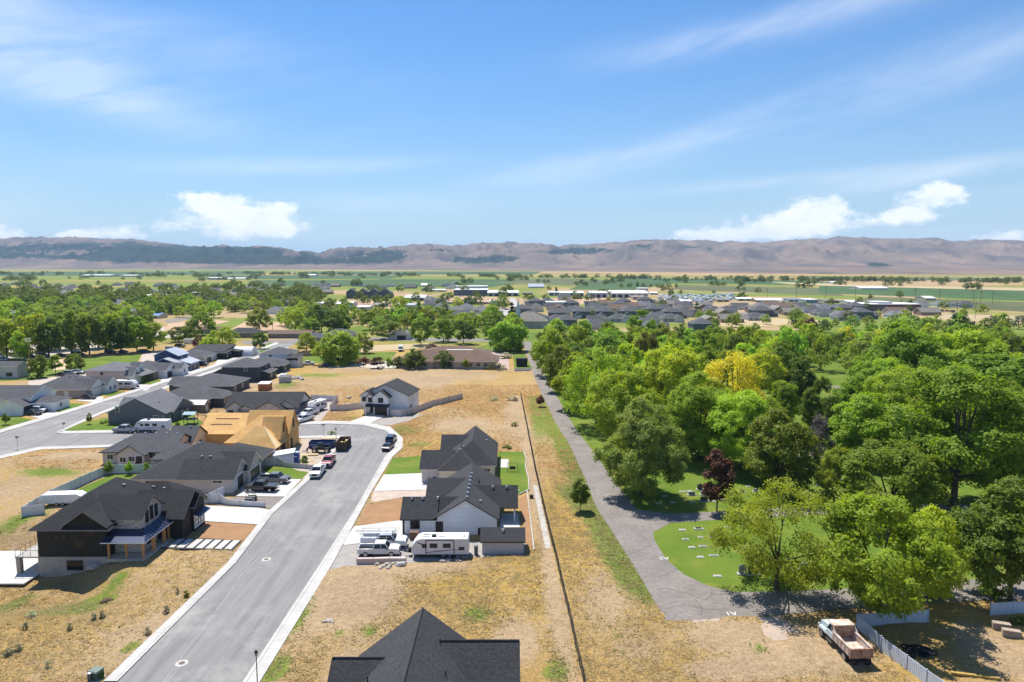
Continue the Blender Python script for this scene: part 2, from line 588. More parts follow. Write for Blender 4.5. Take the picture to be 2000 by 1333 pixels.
WALKM = brickmat('sidewalk concrete', (.47, .45, .41), (.42, .40, .37), (.28, .26, .24), 60, 1.6, .02, .85, .3, 0, .1, 3)
DRIVEM = brickmat('driveway concrete', (.52, .50, .46), (.48, .46, .43), (.34, .32, .3), 3.0, 3.0, .02, .85, .2, 0, .08, 2)

# --- the ground itself: one sheet to the horizon, fine near the camera
def axis(lo, hi, st, far_lo, far_hi):
    a = list(np.arange(lo, hi, st))
    s, x = st, hi
    up = []
    while x < far_hi:
        up.append(x)
        s *= 1.12
        x += s
    up.append(far_hi)
    s, x = st, lo
    dn = []
    while x > far_lo:
        s *= 1.12
        x -= s
        dn.append(max(x, far_lo))
    return np.array(dn[::-1] + a + up)


GX = axis(-135, 110, .9, -14000, 14000)
GY = axis(50, 300, .9, -200, 13500)
XX, YY = np.meshgrid(GX, GY)

pads = [W(p[1]) for p in DRIVES] + [W(p[0]) for p in GRAVELS[:10]] + [W(p[0]) for p in LAWNS] + [W(p[0]) for p in SOILS] + [ROADS['main'], W(LANE), W(CEM)]
for _n, _a, _b2, _l in WALKS:
    pads.append(W(_a) + W(_b2)[::-1])
pads += [[(-19, 100), (4, 100), (4, 146), (-19, 146)], [(-72, 118), (-48, 118), (-48, 146), (-72, 146)], [(-67, 142), (-48, 142), (-48, 168), (-67, 168)],
         [(-88, 138), (-66, 138), (-66, 156), (-88, 156)], [(-82, 182), (-56, 182), (-56, 198), (-82, 198)], [(-44, 184), (-26, 184), (-26, 202), (-44, 202)],
         [(-20, 48), (4, 48), (4, 70), (-20, 70)]]
mask = np.zeros(XX.shape)
for p in pads:
    mask[pip(XX, YY, p)] = 1
flat0 = mask > 0
sub = mask.copy()
for _ in range(3):
    q = sub.copy()
    for dx, dy in ((1, 0), (-1, 0), (0, 1), (0, -1), (1, 1), (-1, -1), (1, -1), (-1, 1)):
        q = np.maximum(q, np.roll(np.roll(sub, dx, 1), dy, 0) * .72)
    sub = q
near = ((np.abs(XX + 12) < 130) & (YY > 48) & (YY < 330)).astype(float)
bump = (fbm(XX * .13, YY * .13, 3, 3) - .5) * 1.1 + (fbm(XX * .55, YY * .55, 3, 9) - .5) * .5
HZ = bump * (1 - np.clip(sub, 0, 1)) * near * .8


def sm(a, b, x):
    t = np.clip((x - a) / (b - a), 0, 1)
    return t * t * (3 - 2 * t)


# dug-over earth in the empty lots
for (px, py, r, a) in [(700, 1120, 5, .5), (760, 1112, 4, .7), (650, 1150, 6, .5), (900, 1105, 7, .5), (1000, 1100, 6, .4), (690, 1300, 6, .5), (850, 728, 18, .5), (640, 770, 5, .8), (720, 800, 4, .5),
                       (870, 800, 10, .4), (560, 752, 5, 1.0), (600, 742, 6, .8), (530, 760, 4, .7), (700, 722, 16, 1.2), (690, 905, 3, -.1), (1040, 1040, 3, .3), (30, 900, 12, .6), (120, 905, 10, .5), (180, 1160, 6, .5)]:
    x0, y0 = U(px, py)
    HZ += a * np.exp(-((XX - x0) ** 2 + (YY - y0) ** 2) / (r * r)) * (1 - np.clip(sub, 0, 1)) * .8
# the plot falls away on the far left of the black house
drop = 1.15 * sm(-54.5, -65.5, XX - 1.3 * np.clip(93 - YY, 0, 8)) * sm(72, 87, YY) * (1 - sm(99, 108, YY))
HZ += -2.35 * drop * (1 - sm(-95, -110, XX))
HZ -= .02


def TH(x, y):
    i = min(max(np.searchsorted(GX, x) - 1, 0), len(GX) - 2)
    j = min(max(np.searchsorted(GY, y) - 1, 0), len(GY) - 2)
    fx = (x - GX[i]) / (GX[i + 1] - GX[i])
    fy = (y - GY[j]) / (GY[j + 1] - GY[j])
    return float((HZ[j, i] * (1 - fx) + HZ[j, i + 1] * fx) * (1 - fy) + (HZ[j + 1, i] * (1 - fx) + HZ[j + 1, i + 1] * fx) * fy)


ZONE = np.zeros(XX.shape + (4,))
ZONE[..., 3] = 1
big = fbm(XX * .03, YY * .03, 4, 21)
ZONE[..., 0] = .35 + (big - .5) * 1.2
ZONE[..., 2] = .4 + (fbm(XX * .05, YY * .05, 3, 33) - .5) * 1.4
ZONE[..., 1] = np.clip(fbm(XX * .06, YY * .06, 4, 5) * 2.2 - 1.35, 0, 1) * .5


def spot(px, py, rx, ry, ch, a):
    x0, y0 = U(px, py)
    x1, _ = U(px + rx, py)
    _, y1 = U(px, py - ry)
    rx, ry = abs(x1 - x0), abs(y1 - y0)
    wob = .6 + .8 * fbm(XX * .25, YY * .25, 3, 40 + ch)
    ZONE[..., ch] += a * (1.5 if ch == 1 else 1.25) * np.exp(-(((XX - x0) / rx) ** 2 + ((YY - y0) / ry) ** 2) * wob * 1.3)


for s in [(1560, 1275, 130, 45, 0, 1.0), (1430, 1245, 110, 30, 0, .9), (1400, 1310, 80, 18, 0, .6), (1600, 1320, 60, 20, 2, .4), (700, 1170, 90, 60, 0, .7), (600, 1150, 60, 60, 0, .7), (860, 1110, 100, 20, 0, .4), (740, 1100, 60, 20, 0, .8), (700, 1300, 60, 30, 0, .6), (1010, 1250, 60, 50, 0, .8), (950, 1130, 120, 40, 2, .5),
          (930, 1200, 40, 20, 1, .6), (1085, 1310, 25, 25, 1, .8), (540, 1310, 25, 30, 1, 1), (580, 1210, 25, 40, 1, .6), (660, 1240, 20, 15, 1, .4), (720, 1235, 20, 15, 1, .6),
          (130, 1165, 60, 18, 1, 1.4), (180, 1145, 40, 14, 1, 1.0), (15, 1150, 20, 25, 1, 1.2), (30, 1190, 60, 12, 2, .9), (60, 1215, 80, 14, 2, .8), (260, 1110, 60, 14, 2, .5), (230, 1120, 30, 12, 1, .6),
          (300, 1240, 100, 60, 0, .4), (255, 1263, 15, 12, 1, 1.), (350, 1150, 60, 30, 2, .2), (30, 1080, 40, 20, 1, .8), (50, 1010, 30, 30, 1, .7), (20, 960, 60, 30, 0, .3),
          (100, 925, 80, 10, 1, .6), (160, 872, 120, 4, 1, .5), (140, 895, 60, 7, 0, .7), (50, 915, 60, 8, 2, .5), (100, 885, 60, 5, 2, .6),
          (870, 860, 60, 20, 2, .5), (800, 840, 40, 12, 1, .4), (820, 870, 40, 8, 1, .5), (900, 830, 60, 14, 0, .6), (960, 850, 40, 30, 2, .4), (1000, 800, 16, 30, 0, .5), (780, 840, 20, 10, 1, .6),
          (540, 735, 50, 9, 2, 1), (480, 795, 40, 12, 2, 1.3), (470, 815, 40, 10, 0, .8), (440, 850, 40, 8, 0, .8), (640, 745, 80, 10, 2, .8), (620, 735, 70, 6, 1, .5), (600, 770, 60, 10, 2, .7), (780, 745, 80, 10, 0, .7),
          (700, 718, 60, 8, 0, 1.2), (800, 716, 90, 5, 0, .7), (900, 745, 100, 14, 2, .6), (1000, 740, 40, 14, 2, .9), (850, 720, 150, 4, 1, .5), (700, 782, 60, 5, 2, .5), (740, 815, 30, 5, 0, .6), (690, 810, 30, 6, 2, .5), (680, 816, 30, 4, 1, .5),
          (560, 755, 30, 8, 1, .5), (480, 755, 40, 10, 0, .9), (440, 765, 30, 8, 0, .4), (1095, 1000, 30, 60, 2, .5), (1090, 880, 20, 60, 2, .6), (1110, 1080, 40, 50, 2, .5), (1140, 950, 30, 20, 0, .3), (1180, 1180, 60, 60, 0, .4),
          (1100, 960, 20, 16, 1, .4), (1160, 1120, 30, 30, 2, .3), (1250, 1270, 60, 30, 0, .3), (1350, 1300, 80, 20, 2, .2), (1440, 1310, 60, 20, 0, .5), (1800, 1310, 60, 20, 2, .8), (1950, 1270, 60, 40, 0, 1.), (1900, 1240, 40, 20, 0, .7),
          (1045, 820, 18, 60, 1, .4), (1200, 1240, 20, 20, 1, .3), (1480, 1270, 20, 12, 1, .5), (1700, 690, 80, 8, 2, .5), (650, 855, 40, 6, 0, .8), (1225, 1100, 8, 20, 1, .7)]:
    spot(*s)
# green verge along the cemetery lane
lane_l = W([(1300, 1212), (1240, 1110), (1208, 1058), (1165, 992), (1140, 930), (1112, 868), (1088, 832), (1060, 775)])
lx = np.interp(YY, [p[1] for p in lane_l], [p[0] for p in lane_l])
ZONE[..., 1] += 1.7 * np.exp(-((lx - XX) / 3.4) ** 2) * (YY < 215) * (XX < lx + 1) * (.5 + .9 * fbm(XX * .1, YY * .1, 3, 77)) * sm(76, 90, YY)
ZONE[..., 0] += .7 * np.exp(-((XX - (np.interp(YY, [64, 101, 213], [7.2, 5.9, 2.8]) - 1.2)) / 1.1) ** 2) * (YY < 215)
# town ground further out
tw = sm(270, 420, YY)
far = fbm(XX * .012, YY * .012, 4, 51)
ZONE[..., 1] = ZONE[..., 1] * (1 - tw) + tw * np.clip(far * 2.6 - .8, 0, 1)
ZONE[..., 0] = ZONE[..., 0] * (1 - tw) + tw * np.clip(1.6 - far * 2.2, 0, 1)
fl = sm(1000, 1500, YY)
strip = vnoise(XX / 900. + 3, YY / 210., 91)
ZONE[..., 1] = ZONE[..., 1] * (1 - fl) + fl * np.clip(strip * 1.6 - .3, .1, .75)
ZONE[..., 0] = ZONE[..., 0] * (1 - fl) + fl * np.clip(.9 - strip * 1.4, 0, 1)
ZONE = np.clip(ZONE, 0, 1)

gm, gt, gb = newmat('dry ground')
P = gt.add('ShaderNodeNewGeometry').outputs['Position']
za = gt.add('ShaderNodeAttribute', attribute_name='zone')
sp = gt.add('ShaderNodeSeparateColor')
gt.put(sp.inputs[0], za.outputs['Color'])
nf = gt.noise(P, 2.6, 7, .65)
nm = gt.noise(P, .5, 6, .6)
nl = gt.noise(P, .09, 5, .6)
grass = gt.mix(gt.ramp(nf, .35, .65), (.46, .305, .115), (.28, .18, .07))
yel = gt.mix(gt.ramp(nf, .3, .7), (.48, .31, .085), (.33, .215, .065))
dirt = gt.mix(gt.ramp(gt.noise(P, 1.4, 8, .7), .35, .65), (.45, .325, .195), (.33, .23, .13))
green = gt.mix(gt.ramp(nf, .3, .7), (.21, .25, .045), (.12, .175, .03))


def thr(ch, n, w=.22, off=0.0):
    s = gt.math('ADD', ch, gt.math('MULTIPLY', gt.math('SUBTRACT', n, .5), 1.5))
    return gt.ramp(s, .5 - w + off, .5 + w + off)


c = gt.mix(thr(sp.outputs[2], nm), grass, yel)
c = gt.mix(thr(sp.outputs[0], gt.noise(P, .8, 7, .7)), c, dirt)
c = gt.mix(thr(sp.outputs[1], gt.noise(P, 1.1, 6, .7)), c, green)
k = gt.math('MULTIPLY_ADD', gt.ramp(gt.noise(P, 4.5, 7, .8), .32, .68), .75, .58)
k = gt.math('MULTIPLY', k, gt.math('MULTIPLY_ADD', gt.ramp(nl, .3, .7), .25, .88))
c = gt.mix(1.0, c, gt.add('ShaderNodeCombineColor', i_0=k, i_1=k, i_2=k).outputs[0], 'MULTIPLY')
gt.put(gb.inputs['Base Color'], c)
gb.inputs['Roughness'].default_value = .95
gb.inputs['Specular IOR Level'].default_value = .1
bn = gt.add('ShaderNodeBump')
bn.inputs['Strength'].default_value = .9
bn.inputs['Distance'].default_value = .42
gt.put(bn.inputs['Height'], gt.noise(P, 1.7, 8, .7))
gt.put(gb.inputs['Normal'], bn.outputs[0])

ny, nx = XX.shape
V = np.stack([XX, YY, HZ], -1).reshape(-1, 3)
ii = (np.arange(ny - 1)[:, None] * nx + np.arange(nx - 1)[None]).ravel()
F4 = np.stack([ii, ii + 1, ii + nx + 1, ii + nx], 1)
ground = np_mesh('ground', V, F4, [gm], smooth=True)
tag(ground, 'dry tan ground with yellow grass and weeds', 'ground', kind='structure')
at = ground.data.attributes.new('zone', 'FLOAT_COLOR', 'POINT')
at.data.foreach_set('color', ZONE.reshape(-1).astype(np.float32))


def slab(name, pts, z, th, m, label, kind='structure', world=False):
    b = MB()
    b.prism(pts if world else W(pts), z - th, z)
    return tag(b.build(name, m), label, name.replace('_', ' '), kind=kind)


slab('road', ROADS['main'], .02, .06, ASPH, 'grey asphalt street that bends left past the framed house', world=True)
for n, a, b, l in WALKS:
    m = MB()
    A, B = W(a), W(b)
    for i in range(len(A) - 1):
        t = len(B) - 1
        q = [A[i], A[i + 1], B[min(i + 1, t)], B[min(i, t)]]
        k = (q[0][0] * .985 + q[3][0] * .015, q[0][1] * .985 + q[3][1] * .015)
        m.poly([(x, y, .13) for x, y in q])
        m.poly([(q[1][0], q[1][1], .13), (q[0][0], q[0][1], .13), (q[0][0], q[0][1], 0), (q[1][0], q[1][1], 0)])
        m.poly([(q[2][0], q[2][1], .13), (q[3][0], q[3][1], .13), (q[3][0], q[3][1], -.2), (q[2][0], q[2][1], -.2)])
    for i in range(len(A) - 1):
        t = len(B) - 1
        for f0, f1 in ((.24, .275), (.0, .02)):
            lp = lambda p, q, f: (p[0] + (q[0] - p[0]) * f, p[1] + (q[1] - p[1]) * f, .134)
            a0, a1, b0, b1 = A[i], A[i + 1], B[min(i, t)], B[min(i + 1, t)]
            m.poly([lp(a0, b0, f0), lp(a1, b1, f0), lp(a1, b1, f1), lp(a0, b0, f1)], 1)
    tag(m.build('sidewalk', [WALKM, mat('kerb joint', (.2, .19, .17), (.3, .28, .26), 1.2, .9, world=True)]), l, 'sidewalk', kind='structure')
for n, p, l in DRIVES:
    slab(n, p, .075, .1, DRIVEM, l)
for i, (p, l, c3) in enumerate(GRAVELS):
    slab('gravel', p, .012 + .001 * i, .05, mat('gravel%d' % i, c3, tuple(x * .72 for x in c3), 5, .95, .6, world=True, detail=8), l)
for p, l in SOILS:
    slab('soil', p, .03, .06, mat('soil', (.34, .19, .09), (.27, .15, .075), 4, .95, .6, world=True, detail=8), l)
for i, (p, l) in enumerate(LAWNS):
    slab('lawn', p, .05 + .001 * i, .08, lawn_m, l)
slab('lawn', CEM, .015, .05, lawn_m, 'green cemetery lawn under the trees')
LANEM = mat('old asphalt', (.225, .198, .175), (.175, .153, .135), 1.6, .9, .35, world=True, big=.16)
slab('path', LANE, .03, .05, LANEM, 'worn asphalt cemetery lane that forks round the lawns')
for p, l in [([(1540, 762), (1700, 757), (1760, 757), (1760, 752), (1700, 752), (1540, 757)], 'cemetery path crossing the far clearing'),
             ([(1530, 795), (1660, 793), (1660, 788), (1530, 790)], 'nearer path across the far clearing'), ([(1560, 895), (1720, 892), (1720, 886), (1560, 888)], 'lane glimpsed under the bare tree')]:
    slab('path', p, .034, .03, LANEM, l)
slab('soil', [(18, 709), (56, 706), (60, 720), (42, 722), (30, 716), (20, 713)], .08, .05, mat('infield', (.58, .40, .26), (.52, .35, .22), 2, .9, world=True), 'bare dirt infield of the ball field')
slab('soil', [(96, 712), (118, 702), (132, 703), (128, 722), (104, 724)], .081, .05, MATS['infield'], 'dirt base path of the second diamond')
slab('road', [(470, 667), (700, 659), (962, 662), (962, 668), (720, 666), (560, 673), (480, 673)], .03, .1, LANEM, 'distant street that crosses behind the willow')
slab('road', [(962, 668), (990, 660), (995, 722), (958, 722)], .036, .1, mat('brick drive', (.42, .30, .25), (.36, .27, .23), 3, .9, world=True), 'reddish drive beside the brown roofed building')
slab('road', [(320, 626), (410, 612), (418, 615), (330, 632)], .05, .2, LANEM, 'distant road on the left between trees')
slab('road', [(1390, 612), (1800, 605), (1800, 608), (1390, 617)], .05, .2, LANEM, 'distant road behind the right houses')
slab('road', [(995, 582), (1004, 582), (1018, 602), (1002, 602)], .06, .2, CONC_OLD, 'pale distant road going to the fields')
slab('parking_lot', [(950, 602), (1000, 602), (1004, 622), (945, 622)], .06, .2, CONC_OLD, 'pale parking lot among the dark roofs')

# seams and dust on the asphalt, manholes
pale = mat('road dust', (.33, .32, .31), (.25, .245, .24), 3, .9, world=True)
for pts, w, l in [([(318, 1333), (385, 1245), (440, 1170), (472, 1122), (505, 1090), (560, 1065), (610, 1050), (655, 1030)], .09, 'thin pale seam curving across the near street'),
                  ([(700, 888), (715, 870), (712, 856), (695, 846)], .09, 'thin curved seam at the street bend')]:
    A = [Vector(U(*q)) for q in pts]
    m = MB()
    for a, b in zip(A, A[1:]):
        d = (b - a).normalized()
        n_ = Vector((-d.y, d.x)) * w / 2
        m.poly([(a.x + n_.x, a.y + n_.y, .025), (a.x - n_.x, a.y - n_.y, .025), (b.x - n_.x, b.y - n_.y, .025), (b.x + n_.x, b.y + n_.y, .025)])
    tag(m.build('road_seam', pale), l, 'road seam', kind='structure')
crk = mat('crack', (.09, .085, .08), (.12, .11, .1), 5, .95, world=True)
for pts in [[(1282, 1128), (1300, 1124), (1330, 1108)], [(1284, 1150), (1310, 1152), (1350, 1162), (1378, 1174), (1392, 1160), (1384, 1156)], [(1225, 1085), (1252, 1076), (1280, 1062)], [(1392, 1180), (1420, 1174), (1470, 1178)], [(1210, 1022), (1240, 1034), (1262, 1060)],
            [(1360, 1172), (1372, 1192), (1366, 1206)], [(1300, 1190), (1340, 1180), (1380, 1192), (1440, 1190)], [(1190, 1000), (1222, 1010), (1270, 1014)]]:
    m = MB()
    A = []
    for a, b in zip(pts, pts[1:]):
        for k in range(4):
            A.append(Vector(U(a[0] + (b[0] - a[0]) * k / 4 + RND.uniform(-2, 2), a[1] + (b[1] - a[1]) * k / 4 + RND.uniform(-1, 1))))
    for a, b in zip(A, A[1:]):
        d = (b - a).normalized()
        n_ = Vector((-d.y, d.x)) * .045
        m.poly([(a.x + n_.x, a.y + n_.y, .036), (a.x - n_.x, a.y - n_.y, .036), (b.x - n_.x, b.y - n_.y, .036), (b.x + n_.x, b.y + n_.y, .036)])
    tag(m.build('asphalt_crack', crk), 'dark crack line in the worn cemetery lane', 'crack', group='cracks in the cemetery lane', kind='structure')
for (px, py, l) in [(355, 1296, 'nearest manhole cover with a pale concrete collar'), (520, 1093, 'second manhole cover in the street beside the trucks'), (656, 977, 'small valve cover further up the street')]:
    x, y = U(px, py)
    s = .65 if py > 1000 else .35
    r = root('manhole_cover', (x, y, .02), label=l, cat='manhole')
    m = MB()
    m.prism([(s * math.cos(t), s * math.sin(t)) for t in np.linspace(0, 2 * math.pi, 24, endpoint=False)], 0, .012)
    m.build('collar', mat('collar', (.5, .47, .43), None, 4), r)
    m = MB()
    m.prism([(s * .5 * math.cos(t), s * .5 * math.sin(t)) for t in np.linspace(0, 2 * math.pi, 20, endpoint=False)], .01, .022)
    m.build('lid', mat('cast iron', (.16, .12, .1), None, 8), r)
# lane numbers painted on the asphalt
for txt, px, py, rz in [('A2', 1297, 1091, 180), ('A1', 1428, 1199, 182)]:
    cu = bpy.data.curves.new('road_marking', 'FONT')
    cu.body = txt
    cu.size = 1.25
    cu.align_x = 'CENTER'
    cu.align_y = 'CENTER'
    cu.extrude = .002
    o = bpy.data.objects.new('road_marking', cu)
    cu.materials.append(mat('marking paint', (.7, .7, .68), (.5, .5, .48), 6, .8))
    x, y = U(px, py)
    o.location = (x, y, .037)
    o.rotation_euler = (0, 0, math.radians(rz))
    COL.objects.link(o)
    tag(o, 'white painted %s lettering on the lane, upside down from here' % txt, 'road marking', kind='structure')

# --- farmland
def fieldmat(name, c, c2):
    return mat(name, c, c2, .02, .95, world=True, big=.2, detail=5)


GRN = fieldmat('irrigated field', (.038, .085, .018), (.06, .105, .026))
GRN2 = fieldmat('pasture', (.12, .125, .045), (.08, .095, .03))
TAN = fieldmat('stubble field', (.44, .34, .19), (.38, .29, .16))
BRN = fieldmat('bare field', (.44, .29, .18), (.38, .26, .16))
for i, (pts, m, l) in enumerate([
    ([(-200, 541), (500, 537), (520, 530), (-200, 532)], GRN, 'wide dull green field on the far left'),
    ([(380, 546), (760, 545), (800, 538), (420, 538)], GRN, 'green field strip beyond the left trees'),
    ([(480, 560), (760, 560), (770, 547), (490, 548)], GRN, 'pale pasture beyond the left houses'),
    ([(700, 561), (960, 561), (1090, 546), (740, 546)], GRN, 'bright green irrigated field in the centre'),
    ([(560, 537), (1040, 537), (1060, 531), (600, 531)], GRN, 'long thin green field below the central hills'),
    ([(970, 553), (1110, 558), (1210, 548), (1060, 543)], GRN2, 'olive pasture right of the white plant'),
    ([(1110, 566), (1230, 568), (1320, 553), (1150, 551)], GRN, 'green field behind the white warehouses'),
    ([(1180, 551), (1640, 559), (1600, 549), (1200, 542)], GRN, 'long green field behind the row of field trees'),
    ([(1310, 566), (1650, 579), (1620, 563), (1330, 557)], GRN2, 'olive pasture beyond the trailer park'),
    ([(1600, 573), (2100, 592), (2100, 571), (1600, 558)], GRN, 'large dark green field on the right'),
    ([(1660, 590), (2150, 618), (2150, 596), (1700, 580)], GRN2, 'pale olive field on the right'),
    ([(1560, 557), (2150, 572), (2150, 565), (1700, 557), (1500, 551)], TAN, 'tan stubble strip on the right'),
    ([(1560, 545), (2150, 551), (2150, 545), (1560, 540)], GRN2, 'thin green strip below the right hills'),
    ([(1800, 624), (2150, 640), (2150, 622), (1830, 612)], TAN, 'dry tan field at the right edge'),
    ([(550, 602), (760, 604), (770, 590), (690, 586), (560, 590)], BRN, 'bare brown lot behind the metal buildings'),
    ([(840, 590), (950, 591), (1000, 582), (870, 577)], BRN, 'orange brown lot in front of the white plant'),
    ([(1040, 592), (1200, 597), (1225, 587), (1190, 582), (1035, 583)], BRN, 'orange brown lot in front of the warehouses'),
    ([(1360, 636), (1470, 640), (1620, 627), (1500, 621), (1380, 621)], TAN, 'dry yellow lot between the right house rows'),
    ([(315, 651), (400, 640), (450, 628), (420, 625), (330, 632)], BRN, 'ploughed brown field on the left'),
    ([(440, 650), (560, 648), (575, 630), (480, 628)], BRN, 'brown field behind the low red roofed house'),
    ([(690, 690), (870, 678), (840, 671), (700, 676)], TAN, 'dry field above the brown roofed building'),
]):
    slab('field', pts, .02 + .004 * i, .03, m, l)

# --- hills: real relief kilometres away
RP = [(-500, 474), (-200, 472), (0, 474), (60, 471), (170, 470), (250, 474), (290, 477), (330, 484), (400, 487), (480, 488), (560, 490), (600, 494), (625, 498), (650, 490), (700, 486), (760, 485), (820, 482), (860, 485), (900, 484), (940, 481), (1000, 479),
      (1050, 481), (1090, 486), (1130, 483), (1200, 480), (1250, 475), (1300, 473), (1340, 476), (1400, 478), (1440, 476), (1480, 478), (1530, 475), (1590, 472), (1640, 471), (1700, 473), (1760, 474), (1800, 472), (1850, 476), (1900, 474), (1950, 473), (2000, 477), (2300, 470), (2600, 474)]
hp = np.arange(-450, 2500, 3.5)
T = np.linspace(0, 1.25, 130)
PXX, TT = np.meshgrid(hp, T)
D0 = np.interp(PXX, [-450, 0, 600, 1100, 1500, 2000, 2500], [5000, 5000, 4600, 3600, 2700, 2400, 2400])
D1 = np.interp(PXX, [-450, 600, 1100, 2500], [8600, 8800, 8600, 8200])
DD = D0 + (D1 - D0) * TT
ridge = np.interp(PXX, [r[0] for r in RP], [r[1] for r in RP])
zr = CAMZ + (514.6 - ridge) / FOC * D1
X3 = (PXX - 1000) / FOC * DD
Y3 = DD
foot = np.interp(PXX, [-450, 600, 900, 2500], [.12, .18, .30, .42])
fan = np.interp(PXX, [-450, 600, 1100, 1500, 2500], [.05, .03, .06, .11, .13])
rise = np.where(TT < foot, fan * (TT / foot) ** 1.4, fan + (1 - fan) * np.sin(np.clip((TT - foot) / (1 - foot), 0, 1) * np.pi / 2) ** 1.15)
rise = np.where(TT > 1, 1 - (TT - 1) * 2.2, rise)
sp1 = 1 - np.abs(2 * fbm(X3 / 620 + .0003 * Y3, Y3 / 1500, 5, 61) - 1)
sp2 = 1 - np.abs(2 * fbm(X3 / 170, Y3 / 420, 4, 67) - 1)
hillw = sm(foot * .75, foot + .28, TT)
rdg = np.zeros(PXX.shape)
for kx, ky, aa, sd_ in ((1 / 560., 1 / 1500., 120, 61), (1 / 250., 1 / 700., 100, 67), (1 / 120., 1 / 320., 80, 73), (1 / 62., 1 / 150., 44, 79)):
    wob = (fbm(X3 / 700, Y3 / 700, 3, sd_ + 3) - .5) * 2.5
    rdg += aa * (.42 - np.abs(2 * vnoise(X3 * kx + wob, Y3 * ky + wob, sd_) - 1))
ZH = zr * rise + rdg * hillw * np.clip(1.12 - TT, .05, 1) * 1.25
ZH[0] = -6
ZH[1:4] = np.maximum(ZH[1:4], -3)
JUN_SHADE = -rdg / 190 * hillw  # scrub tone that also paints shade into the gullies, so the relief reads
pyy = 666.5 + FOC * (-Y3 * sP - (ZH - CAMZ) * cP) / (Y3 * cP - (ZH - CAMZ) * sP)
for (a, b, rx, ry, s) in [(200, 492, 420, 24, 1.5), (440, 498, 200, 18, 1.1), (480, 503, 120, 14, 1.2), (560, 512, 60, 6, .9), (380, 498, 120, 10, .8), (660, 512, 60, 6, .7), (760, 497, 50, 12, 1.2), (720, 508, 60, 8, .8), (860, 490, 40, 8, 1), (925, 509, 45, 8, 1.3), (985, 505, 40, 9, 1.2),
                          (1150, 489, 70, 7, 1.2), (1080, 492, 50, 6, .9), (1250, 480, 60, 7, .8), (1180, 518, 30, 3, .8), (1710, 518, 35, 5, 1.2), (1340, 482, 40, 5, .6), (1620, 535, 60, 6, .5), (1590, 540, 50, 5, .45), (1790, 533, 40, 5, .5), (1400, 490, 100, 8, .4), (1900, 488, 100, 8, .4),
                          (110, 494, 50, 5, -1.6), (170, 492, 45, 4, -1.2), (60, 515, 120, 6, -1.5), (300, 521, 300, 5, -1.5), (520, 497, 30, 5, -.6), (565, 497, 25, 7, -1.2), (60, 512, 60, 5, -1)]:
    JUN_SHADE += s * np.exp(-(((PXX - a) / rx) ** 2 + ((pyy - b) / ry) ** 2) * 1.2)
hm, ht, hb = newmat('hillside')
HP = ht.add('ShaderNodeNewGeometry').outputs['Position']
ha = ht.add('ShaderNodeAttribute', attribute_name='juniper_shade')  # juniper cover together with the painted gully shade
mp = ht.add('ShaderNodeMapping')
mp.inputs['Scale'].default_value = (1, .45, 1)
ht.put(mp.inputs['Vector'], HP)
base = ht.mix(ht.ramp(ht.noise(mp.outputs[0], .0028, 7, .65), .35, .65), (.27, .19, .14), (.12, .10, .095))
base = ht.mix(ht.math('MULTIPLY', ht.ramp(ht.noise(mp.outputs[0], .008, 6, .7), .5, .7), .5), base, (.12, .125, .10))
sj = ht.math('ADD', ha.outputs['Fac'], ht.math('MULTIPLY', ht.math('SUBTRACT', ht.noise(mp.outputs[0], .009, 10, .82), .5), 4.2))
col = ht.mix(ht.ramp(sj, .55, .75), base, ht.mix(ht.ramp(ht.noise(HP, .06, 3), .4, .6), (.022, .036, .03), (.05, .06, .04)))
ht.put(hb.inputs['Base Color'], col)
hb.inputs['Roughness'].default_value = 1
hb.inputs['Specular IOR Level'].default_value = 0
ny2, nx2 = PXX.shape
i2 = (np.arange(ny2 - 1)[:, None] * nx2 + np.arange(nx2 - 1)[None]).ravel()
hills = np_mesh('hills', np.stack([X3, Y3, ZH], -1).reshape(-1, 3), np.stack([i2, i2 + 1, i2 + nx2 + 1, i2 + nx2], 1), [hm], smooth=True)
at = hills.data.attributes.new('juniper_shade', 'FLOAT', 'POINT')
at.data.foreach_set('value', JUN_SHADE.reshape(-1).astype(np.float32))
tag(hills, 'long range of tan hills with dark junipers and painted gully shade', 'hills', kind='structure')
# a far blue peak behind the gap
pk = MB()
pp = [(560, 497), (580, 493), (600, 489), (612, 492), (640, 496)]
Yp = 16000
pk.v = []
for a, b in pp:
    x = (a - 1000) / FOC * Yp
    pk.v += [(x, Yp - 1500, 0), (x, Yp, zat(b, Yp)), (x, Yp + 1500, 0)]
for i in range(len(pp) - 1):
    for k in (0, 1):
        pk.f.append((i * 3 + k, (i + 1) * 3 + k, (i + 1) * 3 + k + 1, i * 3 + k + 1))
        pk.m.append(0)
tag(pk.build('distant_peak', hm, uv=False), 'faint far peak showing through the gap in the hills', 'mountain', kind='structure')
# the highway climbing the gap
rb = MB()
hw = [(690, 532), (650, 529), (622, 525), (612, 519), (611, 512), (613, 505)]
for (a, b), (c_, d) in zip(hw, hw[1:]):
    pass
